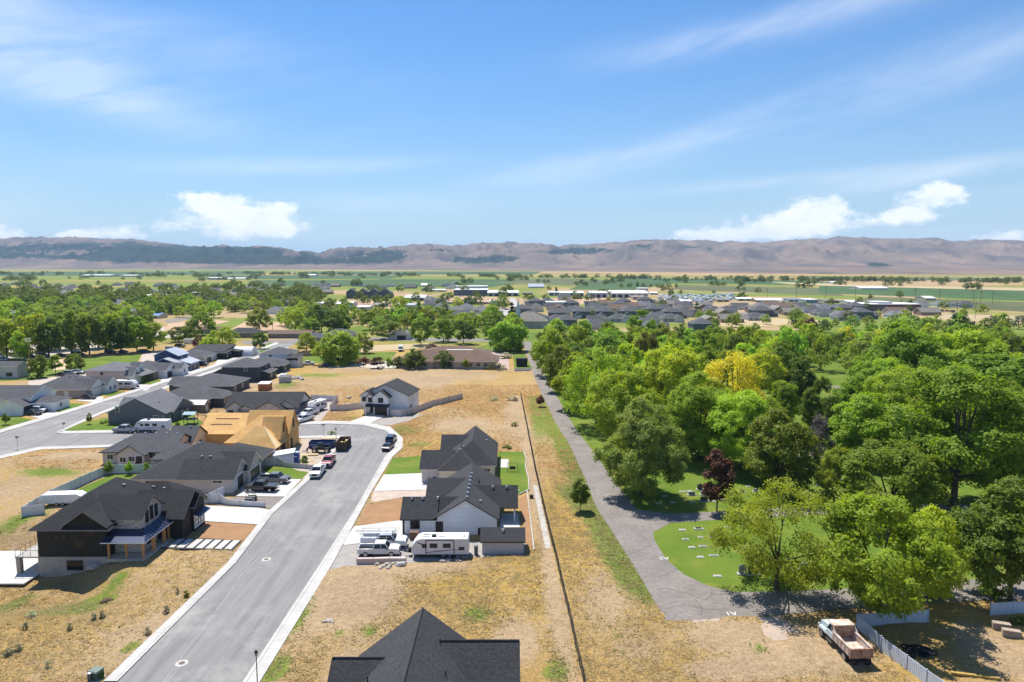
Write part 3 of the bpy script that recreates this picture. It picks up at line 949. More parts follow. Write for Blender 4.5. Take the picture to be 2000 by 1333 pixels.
# ------------------------------------------------------------------ houses
def roof_sheet(b, over):
    """top polygons of one roof block in local metres"""
    x0, x1, y0, y1 = b['r']
    z = b['z'][1]
    rise = b['rise']
    ov = b.get('ov', .45)
    t = b.get('t', 'g')
    ax = b.get('ax', 'x')
    if t == 'f':
        return [[(x0 - ov, y0 - ov, z + .15), (x1 + ov, y0 - ov, z + .15), (x1 + ov, y1 + ov, z + .15), (x0 - ov, y1 + ov, z + .15)]]
    if t == 's':     # one slope; hi names the high side
        hi = b['hi']
        q = []
        for (x, y) in ((x0 - ov, y0 - ov), (x1 + ov, y0 - ov), (x1 + ov, y1 + ov), (x0 - ov, y1 + ov)):
            f = {'y1': (y - y0) / (y1 - y0), 'y0': (y1 - y) / (y1 - y0), 'x1': (x - x0) / (x1 - x0), 'x0': (x1 - x) / (x1 - x0)}[hi]
            q.append((x, y, z + rise * f + .1))
        return [q]
    if ax == 'y':
        fl = lambda p: (p[1], p[0], p[2])
        a0, a1, c0, c1 = y0, y1, x0, x1
    else:
        fl = lambda p: p
        a0, a1, c0, c1 = x0, x1, y0, y1
    w = (c1 - c0) / 2
    m = (c0 + c1) / 2
    m += b.get('shift', 0)
    zt = z + rise + .1
    sl0 = rise / (m - c0)
    sl1 = rise / (c1 - m)
    e0, e1 = z - sl0 * ov + .1, z - sl1 * ov + .1
    lo, hi_ = a0 - ov, a1 + ov
    if t == 'g':
        h0 = h1 = 0
    elif t == 'h':
        h0 = h1 = 1
    else:
        h0, h1 = (1, 0) if t == 'h0' else (0, 1)
    R0 = lo + (w + ov if h0 else 0)
    R1 = hi_ - (w + ov if h1 else 0)
    if R0 > R1:
        R0 = R1 = (R0 + R1) / 2
    A, B, C_, D_ = (lo, c0 - ov, e0), (hi_, c0 - ov, e0), (hi_, c1 + ov, e1), (lo, c1 + ov, e1)
    P0, P1 = (R0, m, zt), (R1, m, zt)
    if R0 == R1:
        pol = [[A, B, P0], [B, C_, P0], [C_, D_, P0], [D_, A, P0]]
    else:
        pol = [[A, B, P1, P0], [C_, D_, P0, P1]]
        if h0:
            pol.append([D_, A, P0])
        if h1:
            pol.append([B, C_, P1])
    return [[fl(p) for p in f] for f in pol]


def block_walls(m, b, mi, k):
    e = .004 * k
    x0, x1, y0, y1 = b['r']
    x0 += e
    y0 += e
    x1 -= e
    y1 -= e
    z0, z1 = b['z']
    z0 += e
    m.box(x0, x1, y0, y1, z0, z1, mi)
    rise, t, ax = b['rise'], b.get('t', 'g'), b.get('ax', 'x')
    if t in ('g', 'h0', 'h1'):
        ends = []
        sh = b.get('shift', 0)
        if ax == 'x':
            c = (y0 + y1) / 2 + sh
            if t != 'h0':
                ends.append([(x0, y0, z1), (x0, c, z1 + rise), (x0, y1, z1)])
            if t != 'h1':
                ends.append([(x1, y0, z1), (x1, y1, z1), (x1, c, z1 + rise)])
            th = (.12, 0)
        else:
            c = (x0 + x1) / 2 + sh
            if t != 'h0':
                ends.append([(x0, y0, z1), (x1, y0, z1), (c, y0, z1 + rise)])
            if t != 'h1':
                ends.append([(x0, y1, z1), (c, y1, z1 + rise), (x1, y1, z1)])
            th = (0, .12)
        gm_ = b.get('gm', mi)
        for tri in ends:
            s = 1 if (tri[0][0] > (x0 + x1) / 2 if ax == 'x' else tri[0][1] > (y0 + y1) / 2) else -1
            q = [(p[0] - s * th[0], p[1] - s * th[1], p[2]) for p in tri]
            m.solid(list(tri) + q, [(0, 1, 2), (5, 4, 3), (0, 3, 4, 1), (1, 4, 5, 2), (2, 5, 3, 0)], gm_)
    elif t == 's':
        hi = b['hi']
        pr = {'y1': [(y0, z1), (y1, z1), (y1, z1 + rise)], 'y0': [(y0, z1), (y1, z1), (y0, z1 + rise)]}.get(hi)
        if pr:
            m.solid([(x0, a, c) for a, c in pr] + [(x1, a, c) for a, c in pr], [(2, 1, 0), (3, 4, 5), (0, 1, 4, 3), (1, 2, 5, 4), (2, 0, 3, 5)], mi)
        else:
            pr = {'x1': [(x0, z1), (x1, z1), (x1, z1 + rise)], 'x0': [(x0, z1), (x1, z1), (x0, z1 + rise)]}[hi]
            m.side(pr, y0, y1, mi)


def zroof(blocks, x, y):
    best = 0
    for b in blocks:
        for f in roof_sheet(b, 0):
            if pip(np.array([x]), np.array([y]), [(p[0], p[1]) for p in f])[0]:
                a, q, c = Vector(f[0]), Vector(f[1]), Vector(f[2])
                n = (q - a).cross(c - a)
                if abs(n.z) > 1e-6:
                    best = max(best, a.z - (n.x * (x - a.x) + n.y * (y - a.y)) / n.z)
    return best


def opening(parent, kind, face, pl, a, z, w, h, trim=WHITE, style=''):
    """kind: window / door / garage; face n,s,e,w (outward +y,-y,+x,-x) on plane pl, centred at a"""
    rz = {'s': 0, 'e': math.pi / 2, 'n': math.pi, 'w': -math.pi / 2}[face]
    M = Matrix.Translation((a, pl, z) if face in 'ns' else (pl, a, z)) @ Matrix.Rotation(rz, 4, 'Z')
    m = MB()
    m.M = M
    f = .09
    d = .07
    if kind == 'window':
        m.box(-w / 2 - f, w / 2 + f, -d, .03, -f, 0)
        m.box(-w / 2 - f, w / 2 + f, -d, .03, h, h + f)
        m.box(-w / 2 - f, -w / 2, -d, .03, 0, h)
        m.box(w / 2, w / 2 + f, -d, .03, 0, h)
        if w > 1.0:
            m.box(-.03, .03, -d + .02, .02, 0, h)
        if w > 2.2:
            for q in (-w / 4, w / 4):
                m.box(q - .03, q + .03, -d + .02, .02, 0, h)
        if h > 1.1 and w < 1.5:
            m.box(-w / 2, w / 2, -d + .021, .02, h / 2 - .03, h / 2 + .03)
        o = m.build('window', trim, parent)
        p = MB()
        p.M = M
        p.box(-w / 2, w / 2, -.025, .02, 0, h)
        p.build('pane', GLASS, o)
    elif kind == 'door':
        m.box(-w / 2 - f, -w / 2, -d, .03, 0, h + f)
        m.box(w / 2, w / 2 + f, -d, .03, 0, h + f)
        m.box(-w / 2, w / 2, -d, .03, h, h + f)
        m.box(-w / 2, w / 2, -.035, .02, 0, h, 1)
        m.box(-w / 2 + .15, w / 2 - .15, -.05, -.03, .2, h * .45, 1)
        m.box(-w / 2 + .15, w / 2 - .15, -.05, -.03, h * .52, h - .2, 1)
        dm = {'': mat('white door', (.7, .7, .69), None, 4, .5, 0), 'd': mat('black door', (.02, .02, .022), None, 4, .4, 0)}['d' if 'd' in style else '']
        o = m.build('door', [trim, dm], parent)
        q = MB()
        q.M = M
        q.box(w / 2 - .16, w / 2 - .10, -.10, -.03, .95, 1.08)
        q.build('handle', RIM, o)
    elif kind == 'garage':
        m.box(-w / 2 - .12, -w / 2, -d, .03, 0, h + .12)
        m.box(w / 2, w / 2 + .12, -d, .03, 0, h + .12)
        m.box(-w / 2, w / 2, -d, .03, h, h + .12)
        for k in range(4):
            m.box(-w / 2, w / 2, -.04, .02, k * h / 4, (k + 1) * h / 4 - .035, 1)
        m.box(-w / 2, w / 2, -.015, .021, 0, h, 2)
        gm_ = mat('dark garage door', (.028, .026, .026), None, 4, .4, 0) if 'd' in style else mat('white garage door', (.72, .72, .71), None, 4, .5, 0)
        m.build('garage_door', [trim, gm_, BLACKM], parent)


def house(name, label, o, blocks, opens=(), wm=None, rm=ROOFD, tm=WHITE, mats=(), vents=(), cat='house', group=None, rz=0, wtrim=None, local=False, roofth=.18, lights=()):
    """blocks in world metres (or local ones); the walls share one mesh, the roofs another"""
    ox, oy = o
    r = root(name, (ox, oy, TH(ox, oy) if local else 0), math.radians(rz), label, cat, group)
    bl = []
    for b in blocks:
        b = dict(b)
        if not local:
            x0, x1, y0, y1 = b['r']
            b['r'] = (x0 - ox, x1 - ox, y0 - oy, y1 - oy)
        bl.append(b)
    m = MB()
    rf = MB()
    wl = [wm] + list(mats)
    for k, b in enumerate(bl):
        if not b.get('open'):
            block_walls(m, b, b.get('m', 0), k)
        if not b.get('noroof'):
            i = len(rf.v)
            rf.sheet(roof_sheet(b, 0), roofth, b.get('rm', 0), 1)
            rf.v[i:] = [(x, y, z + .006 * k) for x, y, z in rf.v[i:]]
    if m.v:
        m.build('wall', wl, r)
    R = rf.build('roof', [rm, tm, mat('standing seam', (.03, .032, .04), None, 3, .35, 0, metal=.5)], r)
    for q in opens:
        kind, face, pl, a, z, w_, h = q[:7]
        if not local:
            if face in 'ns':
                pl, a = pl - oy, a - ox
            else:
                pl, a = pl - ox, a - oy
        st = q[7] if len(q) > 7 else ''
        opening(r, kind, face, pl, a, z, w_, h, wtrim or (DARKTRIM if 'k' in st else WHITE), st)
    rb = [b for b in bl if not b.get('noroof')]
    for (vx, vy) in vents:
        if not local:
            vx, vy = vx - ox, vy - oy
        z = zroof(rb, vx, vy)
        v = MB()
        v.box(vx - .16, vx + .16, vy - .16, vy + .16, z - .15, z + .22, 0, .04, .04)
        v.box(vx - .22, vx + .22, vy - .22, vy + .22, z + .22, z + .28, 0, .03, .03)
        v.build('roof_vent', RIM, R)
    return r


def B(x0, x1, y0, y1, z0, z1, rise, t='g', ax='x', **k):
    return dict(r=(x0, x1, y0, y1), z=(z0, z1), rise=rise, t=t, ax=ax, **k)


BLK = siding('black siding', (.027, .026, .022), .2)
BLKV = siding('black board siding', (.024, .023, .022), .2, True)
WHT = siding('white stucco boards', (.78, .78, .78), .2)
CREAM = siding('cream siding', (.66, .61, .53), .2)
PEACH = siding('peach stucco', (.66, .54, .42), 9)
GREY = siding('slate grey siding', (.135, .14, .155), .2)
DGREY = siding('dark grey siding', (.075, .08, .09), .2)
NAVY = siding('navy siding', (.045, .075, .15), .2)
TAUPE = siding('taupe siding', (.36, .31, .29), .2)
BROWNW = siding('brown siding', (.24, .19, .14), .2)
LGREY = siding('pale grey siding', (.50, .49, .48), .2)
FOUND = mat('board formed concrete', (.40, .37, .32), (.32, .29, .25), 1.2, .9, .2)
OSB = brickmat('sheathing board', (.66, .40, .15), (.58, .34, .12), (.34, .2, .08), 2.44, 1.22, .012, .85, .1, .5, .16, 3)
OSBP = mat('fresh sheathing', (.80, .60, .32), (.74, .54, .28), 2, .85, 0)

# --- 1 the black house
bh = house('black_house', 'large black two storey house with stone tower, seamed porch roof and exposed concrete basement', (-60, 100), [
    B(-67.7, -57.6, 93.5, 110, .3, 4.9, 3.4, 'h', 'y', ov=.7),
    B(-63.2, -57.8, 93.3, 101, 1, 5.3, 1.9, 'g', 'y', ov=.6),
    B(-60.5, -53.6, 95.0, 100.8, .3, 5.75, 2.1, 'g', 'x', m=1, gm=1, ov=.5),
    B(-58.0, -50.4, 100.4, 107.6, -.2, 3.9, 2.7, 'g', 'x', ov=.6),
    B(-63, -53.4, 106, 112.4, -.2, 3.7, 2.5, 'h', 'x', ov=.5),
    B(-70.5, -66, 103.5, 110, .3, 3.6, .9, 's', hi='x1', ov=.4),
    B(-53.5, -50.1, 103.5, 107.4, -.2, 4.3, 1.5, 'g', 'x', ov=.5, m=2),
], [('window', 's', 93.3, -60.2, 3.6, 1.4, 1.2, 'k'), ('window', 's', 93.5, -66.1, 2.9, .55, .55, 'k'), ('window', 's', 93.5, -65.0, 2.9, .55, .55, 'k'), ('window', 's', 93.5, -63.9, 2.9, .55, .55, 'k'),
    ('window', 's', 93.3, -61.6, 1.7, 1.5, 1.1, 'k'), ('window', 's', 93.3, -58.6, 1.6, .6, 1.2, 'k'),
    ('window', 'e', -53.6, 96.6, 4.3, .7, 1.7, 'k'), ('window', 'e', -53.6, 97.9, 4.3, .7, 1.9, 'k'), ('window', 'e', -53.6, 99.2, 4.3, .7, 1.7, 'k'),
    ('window', 'e', -50.1, 104.5, .8, .75, 1.5, 'k'), ('window', 'e', -50.1, 105.4, .8, .75, 1.5, 'k'), ('window', 'e', -50.1, 106.3, .8, .75, 1.5, 'k'), ('door', 'e', -53.6, 99.8, .35, 1.0, 2.1, 'dk'), ('window', 'e', -53.6, 97, 1.0, 1.4, 1.3, 'k')],
    BLK, shingle('black house shingle', .036), mat('grey fascia', (.22, .22, .22), None, 3, .6, 0), mats=(STONE, BLKV), vents=[(-58.5, 108), (-56.8, 108), (-61, 104)])
m = MB()
m.box(-7.75, 2.45, -6.6, 9.9, -2.9, .3)
m.box(2.4, 9.4, .5, 7.5, -.6, -.18)
m.build('foundation', FOUND, bh)
m = MB()
m.box(2.3, 7.8, -7.3, .4, -.15, .28)
m.build('porch_floor', CONC_OLD, bh)
m = MB()
m.sheet([[(2.0, -7.8, 2.9), (8.3, -7.8, 2.9), (6.75, -4.8, 3.9), (2.0, -4.8, 3.9)], [(8.3, -7.8, 2.9), (8.3, .5, 2.9), (6.75, .5, 3.9), (6.75, -4.8, 3.9)]], .14, 0, 1)
for k in range(9):
    y = -5.9 + k * .75
    m.tube([(8.3, y, 2.95), (6.78, y, 3.94)], .05, 4)
m.build('porch_roof', [mat('blue black seam roof', (.05, .065, .11), (.04, .05, .09), 3, .3, 0, metal=.3), WHITE], bh)
for (x, y) in [(2.7, -7.0), (5.2, -7.0), (7.6, -7.0), (7.6, -4.4), (7.6, -4.0), (7.6, -1.4), (7.6, -1.0), (7.6, .2)]:
    m = MB()
    m.box(x - .13, x + .13, y - .13, y + .13, .28, 2.85)
    m.build('porch_post', WOODP, bh)
m = MB()
m.sheet([[(9.9, 3.4, 2.9), (11.0, 3.4, 2.5), (11.0, 7.2, 2.5), (9.9, 7.2, 2.9)]], .1)
m.build('window_awning', MATS['blue black seam roof'], bh)
m = MB()
m.box(9.87, 9.93, 3.75, 7.05, .3, 2.55)
m.build('white_surround', WHITE, bh)
m = MB()
m.box(-3.6, -1.4, -6.78, -6.6, -1.6, -.2)
m.build('basement_window', GLASS, bh)
m = MB()
m.box(-11.2, -7.8, -6.4, 2, .05, .25)
m.box(-11.1, -10.5, -6.4, -5.8, -2.8, .05, 1)
m.box(-11.1, -10.5, 1.4, 2, -2.8, .05, 1)
m.build('deck', [CONC_OLD, mat('stone post', (.4, .34, .29), (.3, .25, .2), 5, .9)], bh)
m = MB()
for k in range(9):
    m.box(-11.15, -11.1, -6.4 + k * 1.04, -6.36 + k * 1.04, .25, 1.2)
    if k < 4:
        m.box(-11.15 + k * 1.1, -11.11 + k * 1.1, -6.4, -6.36, .25, 1.2)
m.box(-11.16, -11.09, -6.4, 2, 1.17, 1.22)
m.box(-11.16, -7.8, -6.42, -6.35, 1.17, 1.22)
m.build('railing', mat('bronze rail', (.2, .14, .1), None, 4), bh)
slab('patio', [(-90, 90.5), (-67.9, 90.5), (-67.9, 104), (-90, 104)], -2.26, .2, DRIVEM, 'concrete patio below the deck of the black house', world=True)

# --- 2 white house
wh = house('white_house', 'white farmhouse style house with a big front gable and charcoal cross roofs', (-10, 110), [
    B(-12.0, -2.4, 102.2, 121, 0, 2.8, 2.9, 'g', 'y', ov=.45),
    B(-17.0, -12.02, 102.3, 108.2, 0, 2.75, 2.2, 'g', 'x', ov=.4, gm=1), B(-12.1, -8, 102.95, 108.2, 0, 2.75, 2.2, 'g', 'x', ov=.35, shift=-.32),
    B(-14.0, -6, 109, 117.5, 0, 2.75, 2.7, 'g', 'x', ov=.4),
    B(-6, .6, 107.5, 113.2, 0, 2.75, 2.4, 'g', 'x', ov=.4, open=1),
    B(-6, -2.2, 107.6, 116, 0, 2.75, 1.5, 'g', 'x', noroof=1),
], [('window', 's', 102.3, -15.1, 1.0, 1.3, 1.6, 'k'), ('door', 's', 102.2, -11.3, 0.05, 1.0, 2.0, 'dk'), ('window', 'w', -17.0, 105.2, .9, 1.6, 1.4, 'k'), ('door', 'e', -2.2, 110, .1, 1.8, 2.1, 'dk'), ('window', 'e', -2.4, 105, 1, 1.3, 1.2, 'k')],
    WHT, ROOFD, DARKTRIM, mats=(siding('board and batten black', (.05, .05, .052), .2, True),),
    vents=[(-15.9, 105.0), (-14.2, 105.0), (-11.8, 105.0)] + [(-7.0, 102.9 + k * 2.0) for k in range(7)] + [(-3.2, 110.0), (-.9, 110.0), (-5.0, 104.5)])
for x, y in ((10.4, -2.2), (10.4, 3.0)):
    m = MB()
    m.box(x - .12, x + .12, y - .12, y + .12, .05, 2.6)
    m.build('patio_post', WHITE, wh)
m = MB()
m.box(-7.05, -6.75, -7.75, -7.6, 0, 2.7)
m.build('corner_board', BLACKM, wh)
m = MB()
m.box(4.7, 6.9, -7.9, -7.8, 0, 1.1)
m.build('lattice_gate', BLACKM, wh)

# --- 3 beige gabled house behind the white one
house('beige_house', 'beige house with stepped charcoal gables behind the white house', (-10, 135), [
    B(-13.9, -6.8, 126.6, 136, 0, 2.9, 2.6, 'h0', 'y', ov=.4),
    B(-17.4, -11.5, 127.6, 134.5, 0, 2.9, 2.5, 'g', 'x', ov=.4, m=1),
    B(-12.6, -3.4, 129.8, 146, 0, 3.0, 3.6, 'h0', 'y', ov=.4),
    B(-14.5, -8, 137.5, 145, 0, 3.0, 2.9, 'g', 'x', ov=.4),
], [('window', 's', 129.8, -4.9, .9, 1.2, 1.2), ('garage', 'w', -17.4, 131, 0.05, 4.6, 2.3)], CREAM, ROOFD, siding('pale fascia', (.60, .56, .5), 9), mats=(siding('grey batten wall', (.52, .48, .47), .2, True),), vents=[(-5.4, 141), (-10.2, 131), (-9.8, 134)])

# --- 4 bottom roof
house('charcoal_roofed_house', 'nearest house, only its charcoal shingle roof showing at the bottom edge', (-9, 58), [
    B(-15.0, -2.8, 46, 64.3, 0, 3.0, 4.75, 'g', 'y', ov=.4),
    B(-16.4, -9, 56.2, 63.2, 0, 2.9, 2.55, 'g', 'x', ov=.35),
    B(-8, .4, 57.2, 65.6, 0, 3.1, 3.05, 'g', 'x', ov=.35),
    B(-18.4, -12, 52, 58.6, 0, 2.9, 2.4, 'g', 'x', ov=.35),
], [('window', 'e', .4, 60, 1, 1.4, 1.2)], LGREY, shingle('near shingle', .05), WHITE, vents=[])

nb = bpy.data.objects['charcoal_roofed_house']
for (a, b2) in [((0.1, -12, 7.88), (0.1, 6.6, 7.88)), ((-7.7, 1.7, 5.58), (-1.5, 1.7, 5.58)), ((1.5, 3.4, 6.3), (9.7, 3.4, 6.3))]:
    m = MB()
    m.tube([a, b2], .09, 5)
    m.build('ridge_cap', ROOFD, nb)
for (a, b2) in [(3.1, -1.0), (-4.0, -.5), (2.2, 3.0)]:
    m = MB()
    z = 7.85 - abs(a - .1) * .78
    m.tube([(a, b2, z - .3), (a, b2, z + .55)], .06, 6)
    m.build('vent_pipe', BLACKM, nb)

# --- 5 beige hip house with garage
hh = house('hip_roofed_house', 'light stucco house with a large charcoal hip roof and dark garage doors', (-60, 130), [
    B(-69.4, -52.2, 121.6, 140, 0, 2.9, 4.3, 'h', 'x', ov=.55),
    B(-61, -51.2, 121.4, 128.4, 0, 2.9, 2.5, 'g', 'x', ov=.45, gm=1),
    B(-58, -50.4, 126.6, 133.4, 0, 2.9, 2.5, 'g', 'x', ov=.4, gm=1, m=1),
    B(-58, -50.6, 132.5, 141, 0, 2.8, 1.3, 's', hi='x0', ov=.4, open=1),
], [('window', 's', 121.6, -66.6, 1.2, 1.5, 1.1), ('door', 's', 121.6, -57.6, .1, 1.0, 2.1), ('window', 's', 121.4, -54, 2.0, 1.7, .45),
    ('garage', 'e', -51.2, 124.8, .05, 2.8, 2.4, 'd'), ('garage', 'e', -50.4, 130, .05, 4.8, 2.3, 'd')], siding('light stucco', (.60, .56, .51), 9), ROOFD, siding('pale fascia', (.60, .56, .5), 9), mats=(STONE,),
    vents=[(-59, 126.6), (-57.4, 126.6), (-63, 132.4), (-62.2, 132.8), (-61.4, 133.2)])
for dy in (2.9, 9.8):
    m = MB()
    m.box(8.6, 8.8, dy, dy + .2, 0, 2.7)
    m.build('porch_post', WHITE, hh)

# --- 6 peach house
house('peach_house', 'long peach and cream ranch house with grey roof between the cross street and vinyl fence', (-78, 146), [
    B(-86.2, -71.4, 140, 149.6, 0, 2.8, 2.5, 'h0', 'x', ov=.5, gm=1),
    B(-82, -76.6, 138.2, 147, 0, 2.7, 1.8, 'g', 'y', ov=.5),
    B(-76, -70.6, 147, 154.2, 0, 3.2, 2.4, 'g', 'x', ov=.4, m=1, gm=1),
    B(-73, -66, 134.5, 143, 0, 2.7, 2.2, 'h', 'x', ov=.4),
    B(-82, -77.5, 149, 153, 0, 2.7, 1.8, 'g', 'y', ov=.4),
], [('window', 's', 138.2, -80.9, .9, 1.2, 1.0), ('door', 's', 138.2, -77.6, .1, 1.6, 2.1, 'd'), ('window', 's', 140, -75.7, .9, 1.0, 1.6, 'k'), ('window', 's', 140, -84.6, 1, 1.2, 1.0), ('window', 'e', -71.4, 145.5, 2.0, .9, 1.1, 'k'), ('door', 'e', -70.6, 148.6, .1, .9, 2.0, 'd'), ('window', 'e', -70.6, 151, .9, 1, 1.3, 'k'), ('window', 's', 138.2, -79, 1, 1.4, 1.1)],
    siding('oat siding', (.56, .50, .44), 9), ROOFM, BLACKM, mats=(PEACH,), vents=[(-84.3 + k * 2.3, 145.2) for k in range(6)] + [(-72.2, 150.2)])

# --- 7 framed house of bare sheathing
fr = house('framed_house', 'unfinished house wrapped in bare golden sheathing boards with steep roofs', (-58, 150), [
    B(-63.0, -52, 146.5, 158, 0, 3.0, 4.6, 'h0', 'x', ov=.35),
    B(-59.6, -50.6, 142.0, 149.4, 0, 3.0, 3.6, 'h', 'x', ov=.35),
    B(-60, -50.3, 150.4, 157.6, 0, 4.2, 4.2, 'g', 'x', ov=.3),
    B(-72, -60, 154, 166, 0, 3.0, 3.4, 'g', 'x', ov=.35),
    B(-55, -50.9, 146, 151.5, 0, 4.0, 4.0, 'g', 'x', ov=.25),
], [], OSB, OSB, OSB, roofth=.08)
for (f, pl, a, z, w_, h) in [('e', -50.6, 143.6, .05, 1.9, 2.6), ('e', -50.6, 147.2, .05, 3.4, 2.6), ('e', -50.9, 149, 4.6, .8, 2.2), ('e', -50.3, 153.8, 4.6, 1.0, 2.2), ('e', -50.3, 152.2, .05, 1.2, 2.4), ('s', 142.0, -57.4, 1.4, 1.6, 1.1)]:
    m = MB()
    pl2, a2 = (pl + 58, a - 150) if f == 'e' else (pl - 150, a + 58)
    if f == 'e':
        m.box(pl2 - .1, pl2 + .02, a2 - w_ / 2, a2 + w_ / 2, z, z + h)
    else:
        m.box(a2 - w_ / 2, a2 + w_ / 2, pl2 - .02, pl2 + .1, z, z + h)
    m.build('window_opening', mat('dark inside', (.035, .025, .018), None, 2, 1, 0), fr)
for (x0, x1, y, dz) in [(-12.5, -7.5, 6.5, .12), (-12, -6.5, 8.2, .12), (-1.5, 1.8, 1.2, .12)]:
    m = MB()
    z = zroof([B(-14, -2, 4, 16, 0, 3.0, 3.4, 'g', 'x', ov=.35), B(-5, 6, -3.5, 8, 0, 3, 4.6, 'h0', 'x', ov=.35)], x0, y)
    m.box(x0, x1, y - .06, y + .06, z - .1, z + .14)
    m.build('roof_cleat', RUST, fr)
m = MB()
m.sheet([[(7.78, -8.3, 2.80), (7.78, -5.6, 2.80), (4.0, -4.25, 6.78), (3.72, -4.32, 6.78)]], .03)
m.build('fresh_panel', OSBP, fr)

# --- 8 long grey house behind the framed house
house('long_grey_house', 'long dark roofed ranch house with stone and slate gables behind the framed house', (-67, 188), [
    B(-78.5, -59, 184.5, 196, 0, 2.8, 3.0, 'g', 'x', ov=.5, gm=2),
    B(-78, -72.5, 182.5, 190, 0, 2.7, 1.9, 'g', 'y', ov=.4, m=2, gm=2),
    B(-74.2, -70.4, 182, 188, 0, 2.5, 1.2, 'g', 'y', ov=.4, m=1, gm=2),
    B(-69.4, -61.4, 180.8, 190, 0, 2.7, 2.3, 'g', 'y', ov=.45, m=3, gm=3),
    B(-64.5, -58.8, 182.8, 190, 0, 2.9, 1.9, 'g', 'y', ov=.4, m=1, gm=2),
], [('window', 's', 182.5, -76.6, .9, 1.3, 1.3, 'k'), ('window', 's', 182, -72.3, 1, 1.3, 1.1), ('garage', 's', 180.8, -65.6, .05, 5, 2.3, 'd'), ('garage', 's', 182.8, -60.9 + .4, .05, 2.4, 2.2, 'd'), ('window', 's', 184.5, -70, .8, .9, 1.3)],
    DGREY, ROOFD, BLACKM, mats=(GREY, LGREY, STONE), vents=[(-76 + k * 2.6, 191.4) for k in range(6)])

# --- 9 two storey white house with the driveway
ts = house('two_storey_white_house', 'tall white house with black trim and garage facing the street bend', (-35, 193), [
    B(-41.3, -28.2, 188.5, 198.5, 0, 5.4, 2.9, 'g', 'y', ov=.4),
    B(-41.5, -38.0, 186.9, 192, 2.6, 5.3, 1.4, 'g', 'y', ov=.35),
    B(-37.6, -33.2, 186.2, 191, 0, 5.2, 1.7, 'g', 'y', ov=.35),
    B(-39.6, -37.6, 186.6, 190, 2.6, 5.0, .9, 'g', 'y', ov=.3),
], [('garage', 's', 186.2, -35.4, .05, 3.6, 2.2, 'd'), ('window', 's', 186.2, -35.4, 3.6, 1.3, 1.2, 'k'), ('window', 's', 186.9, -40.5, 3.7, .9, 1.1, 'k'), ('window', 's', 186.6, -38.6, 3.5, 1.0, 1.2, 'k'), ('window', 'e', -28.2, 190.5, .9, .9, 1.3, 'k'), ('door', 's', 188.5, -38.9, .1, 1.0, 2.1, 'd')],
    WHT, ROOFD, BLACKM, rz=-9)
m = MB()
m.sheet([[(-4.6 + 0, -8.0, 2.55), (2.3, -8.0, 2.55), (2.3, -6.7, 3.2), (-4.6, -6.7, 3.2)]], .12)
m.build('porch_roof', ROOFD, ts)
m = MB()
m.box(-4.5, -4.3, -7.9, -7.7, 0, 2.5)
m.build('porch_post', WHITE, ts)

# --- houses on the left street and beyond, specified in local metres (x right, y away)
def sub(name, label, px, py, w, d, h, rise, wm, rm=ROOFM, ax='x', t='h', extra=(), op=(), rz=0, tm=WHITE, mats=(), vents=(), cat='house', group=None):
    """px, py: ground pixel of the middle of the side facing the camera"""
    x, y = U(px, py)
    bl = [B(-w / 2, w / 2, 0, d, -.2, h, rise, t, ax, ov=.45)] + list(extra)
    return house(name, label, (x, y), bl, op, wm, rm, tm, mats, vents, cat, group, rz, local=True)


sub('slate_house', 'slate grey gabled house with lighter grey roof beside the corner lawn', 268, 829, 15, 13, 3.2, 3.9, GREY, ROOFL, 'y', 'g', [B(3, 8, 3, 14, -.2, 2.9, 2.6, 'g', 'x'), B(-9, -3, 8, 14, -.2, 3, 2, 'g', 'x')],
    [('window', 's', 0, -5, 3.4, .9, 1.4), ('window', 's', 0, 5, .8, 1.2, 1.5), ('window', 's', 0, 7.0, .6, .4, 1.6), ('window', 'e', 7.5, 3, .9, 1.2, 1.2)], vents=[(-2 + k * .1, 2 + k * .9) for k in range(7)] + [(4, 4)])
sub('charcoal_ranch_house', 'charcoal ranch house with cream trimmed windows behind the slate grey one', 352, 799, 16, 14, 2.9, 3.0, DGREY, ROOFM, 'x', 'h', [B(3, 11, 3, 11, -.2, 2.9, 2.0, 'h', 'x')],
    [('window', 'e', 11, 5 + k * 2.0, .7, 1.0, 1.4) for k in range(3)] + [('window', 's', 0, 2, .9, 1.2, 1.2)])
sub('charcoal_house', 'dark charcoal hip roofed house in the middle of the inner row', 398, 772, 18, 15, 3.0, 2.6, DGREY, ROOFM, 'x', 'h', [B(-13, -5, 4, 12, -.2, 2.8, 1.8, 'g', 'x')],
    [('window', 'e', 9, 3, .8, 1, 1.4), ('window', 'e', 9, 9, .8, 1, 1.4)])
sub('townhouse', 'tall dark blue grey two storey townhouse in the inner row', 470, 746, 13, 12, 5.6, 2.2, siding('ink siding', (.06, .068, .085), .2), ROOFM, 'x', 'h', [B(-10.5, -5, 2, 9, -.2, 3.0, 1.4, 'g', 'y'), B(5, 9, 3, 11, -.2, 3.0, 1.2, 's', hi='x0')],
    [('window', 's', 0, 2, 4, 1.2, 1.1), ('window', 's', 0, -2, 1.0, 3.4, .5), ('window', 'e', 9, 6, 1, 1, 1.4), ('window', 'e', 6.5, 8, 3.6, 1, 1.2)])
sub('dark_ranch_house', 'dark low house with grey hip roof between the townhouse and the white one', 505, 730, 15, 16, 3.0, 2.6, siding('ink siding', (.06, .068, .085), .2), ROOFM, 'x', 'h', [B(2, 9, 2, 9, -.2, 3.0, 1.6, 'h', 'x')],
    [('window', 'e', 9, 4, .9, .9, 1.3), ('window', 's', 0, -3, .9, 1.1, 1.1)])
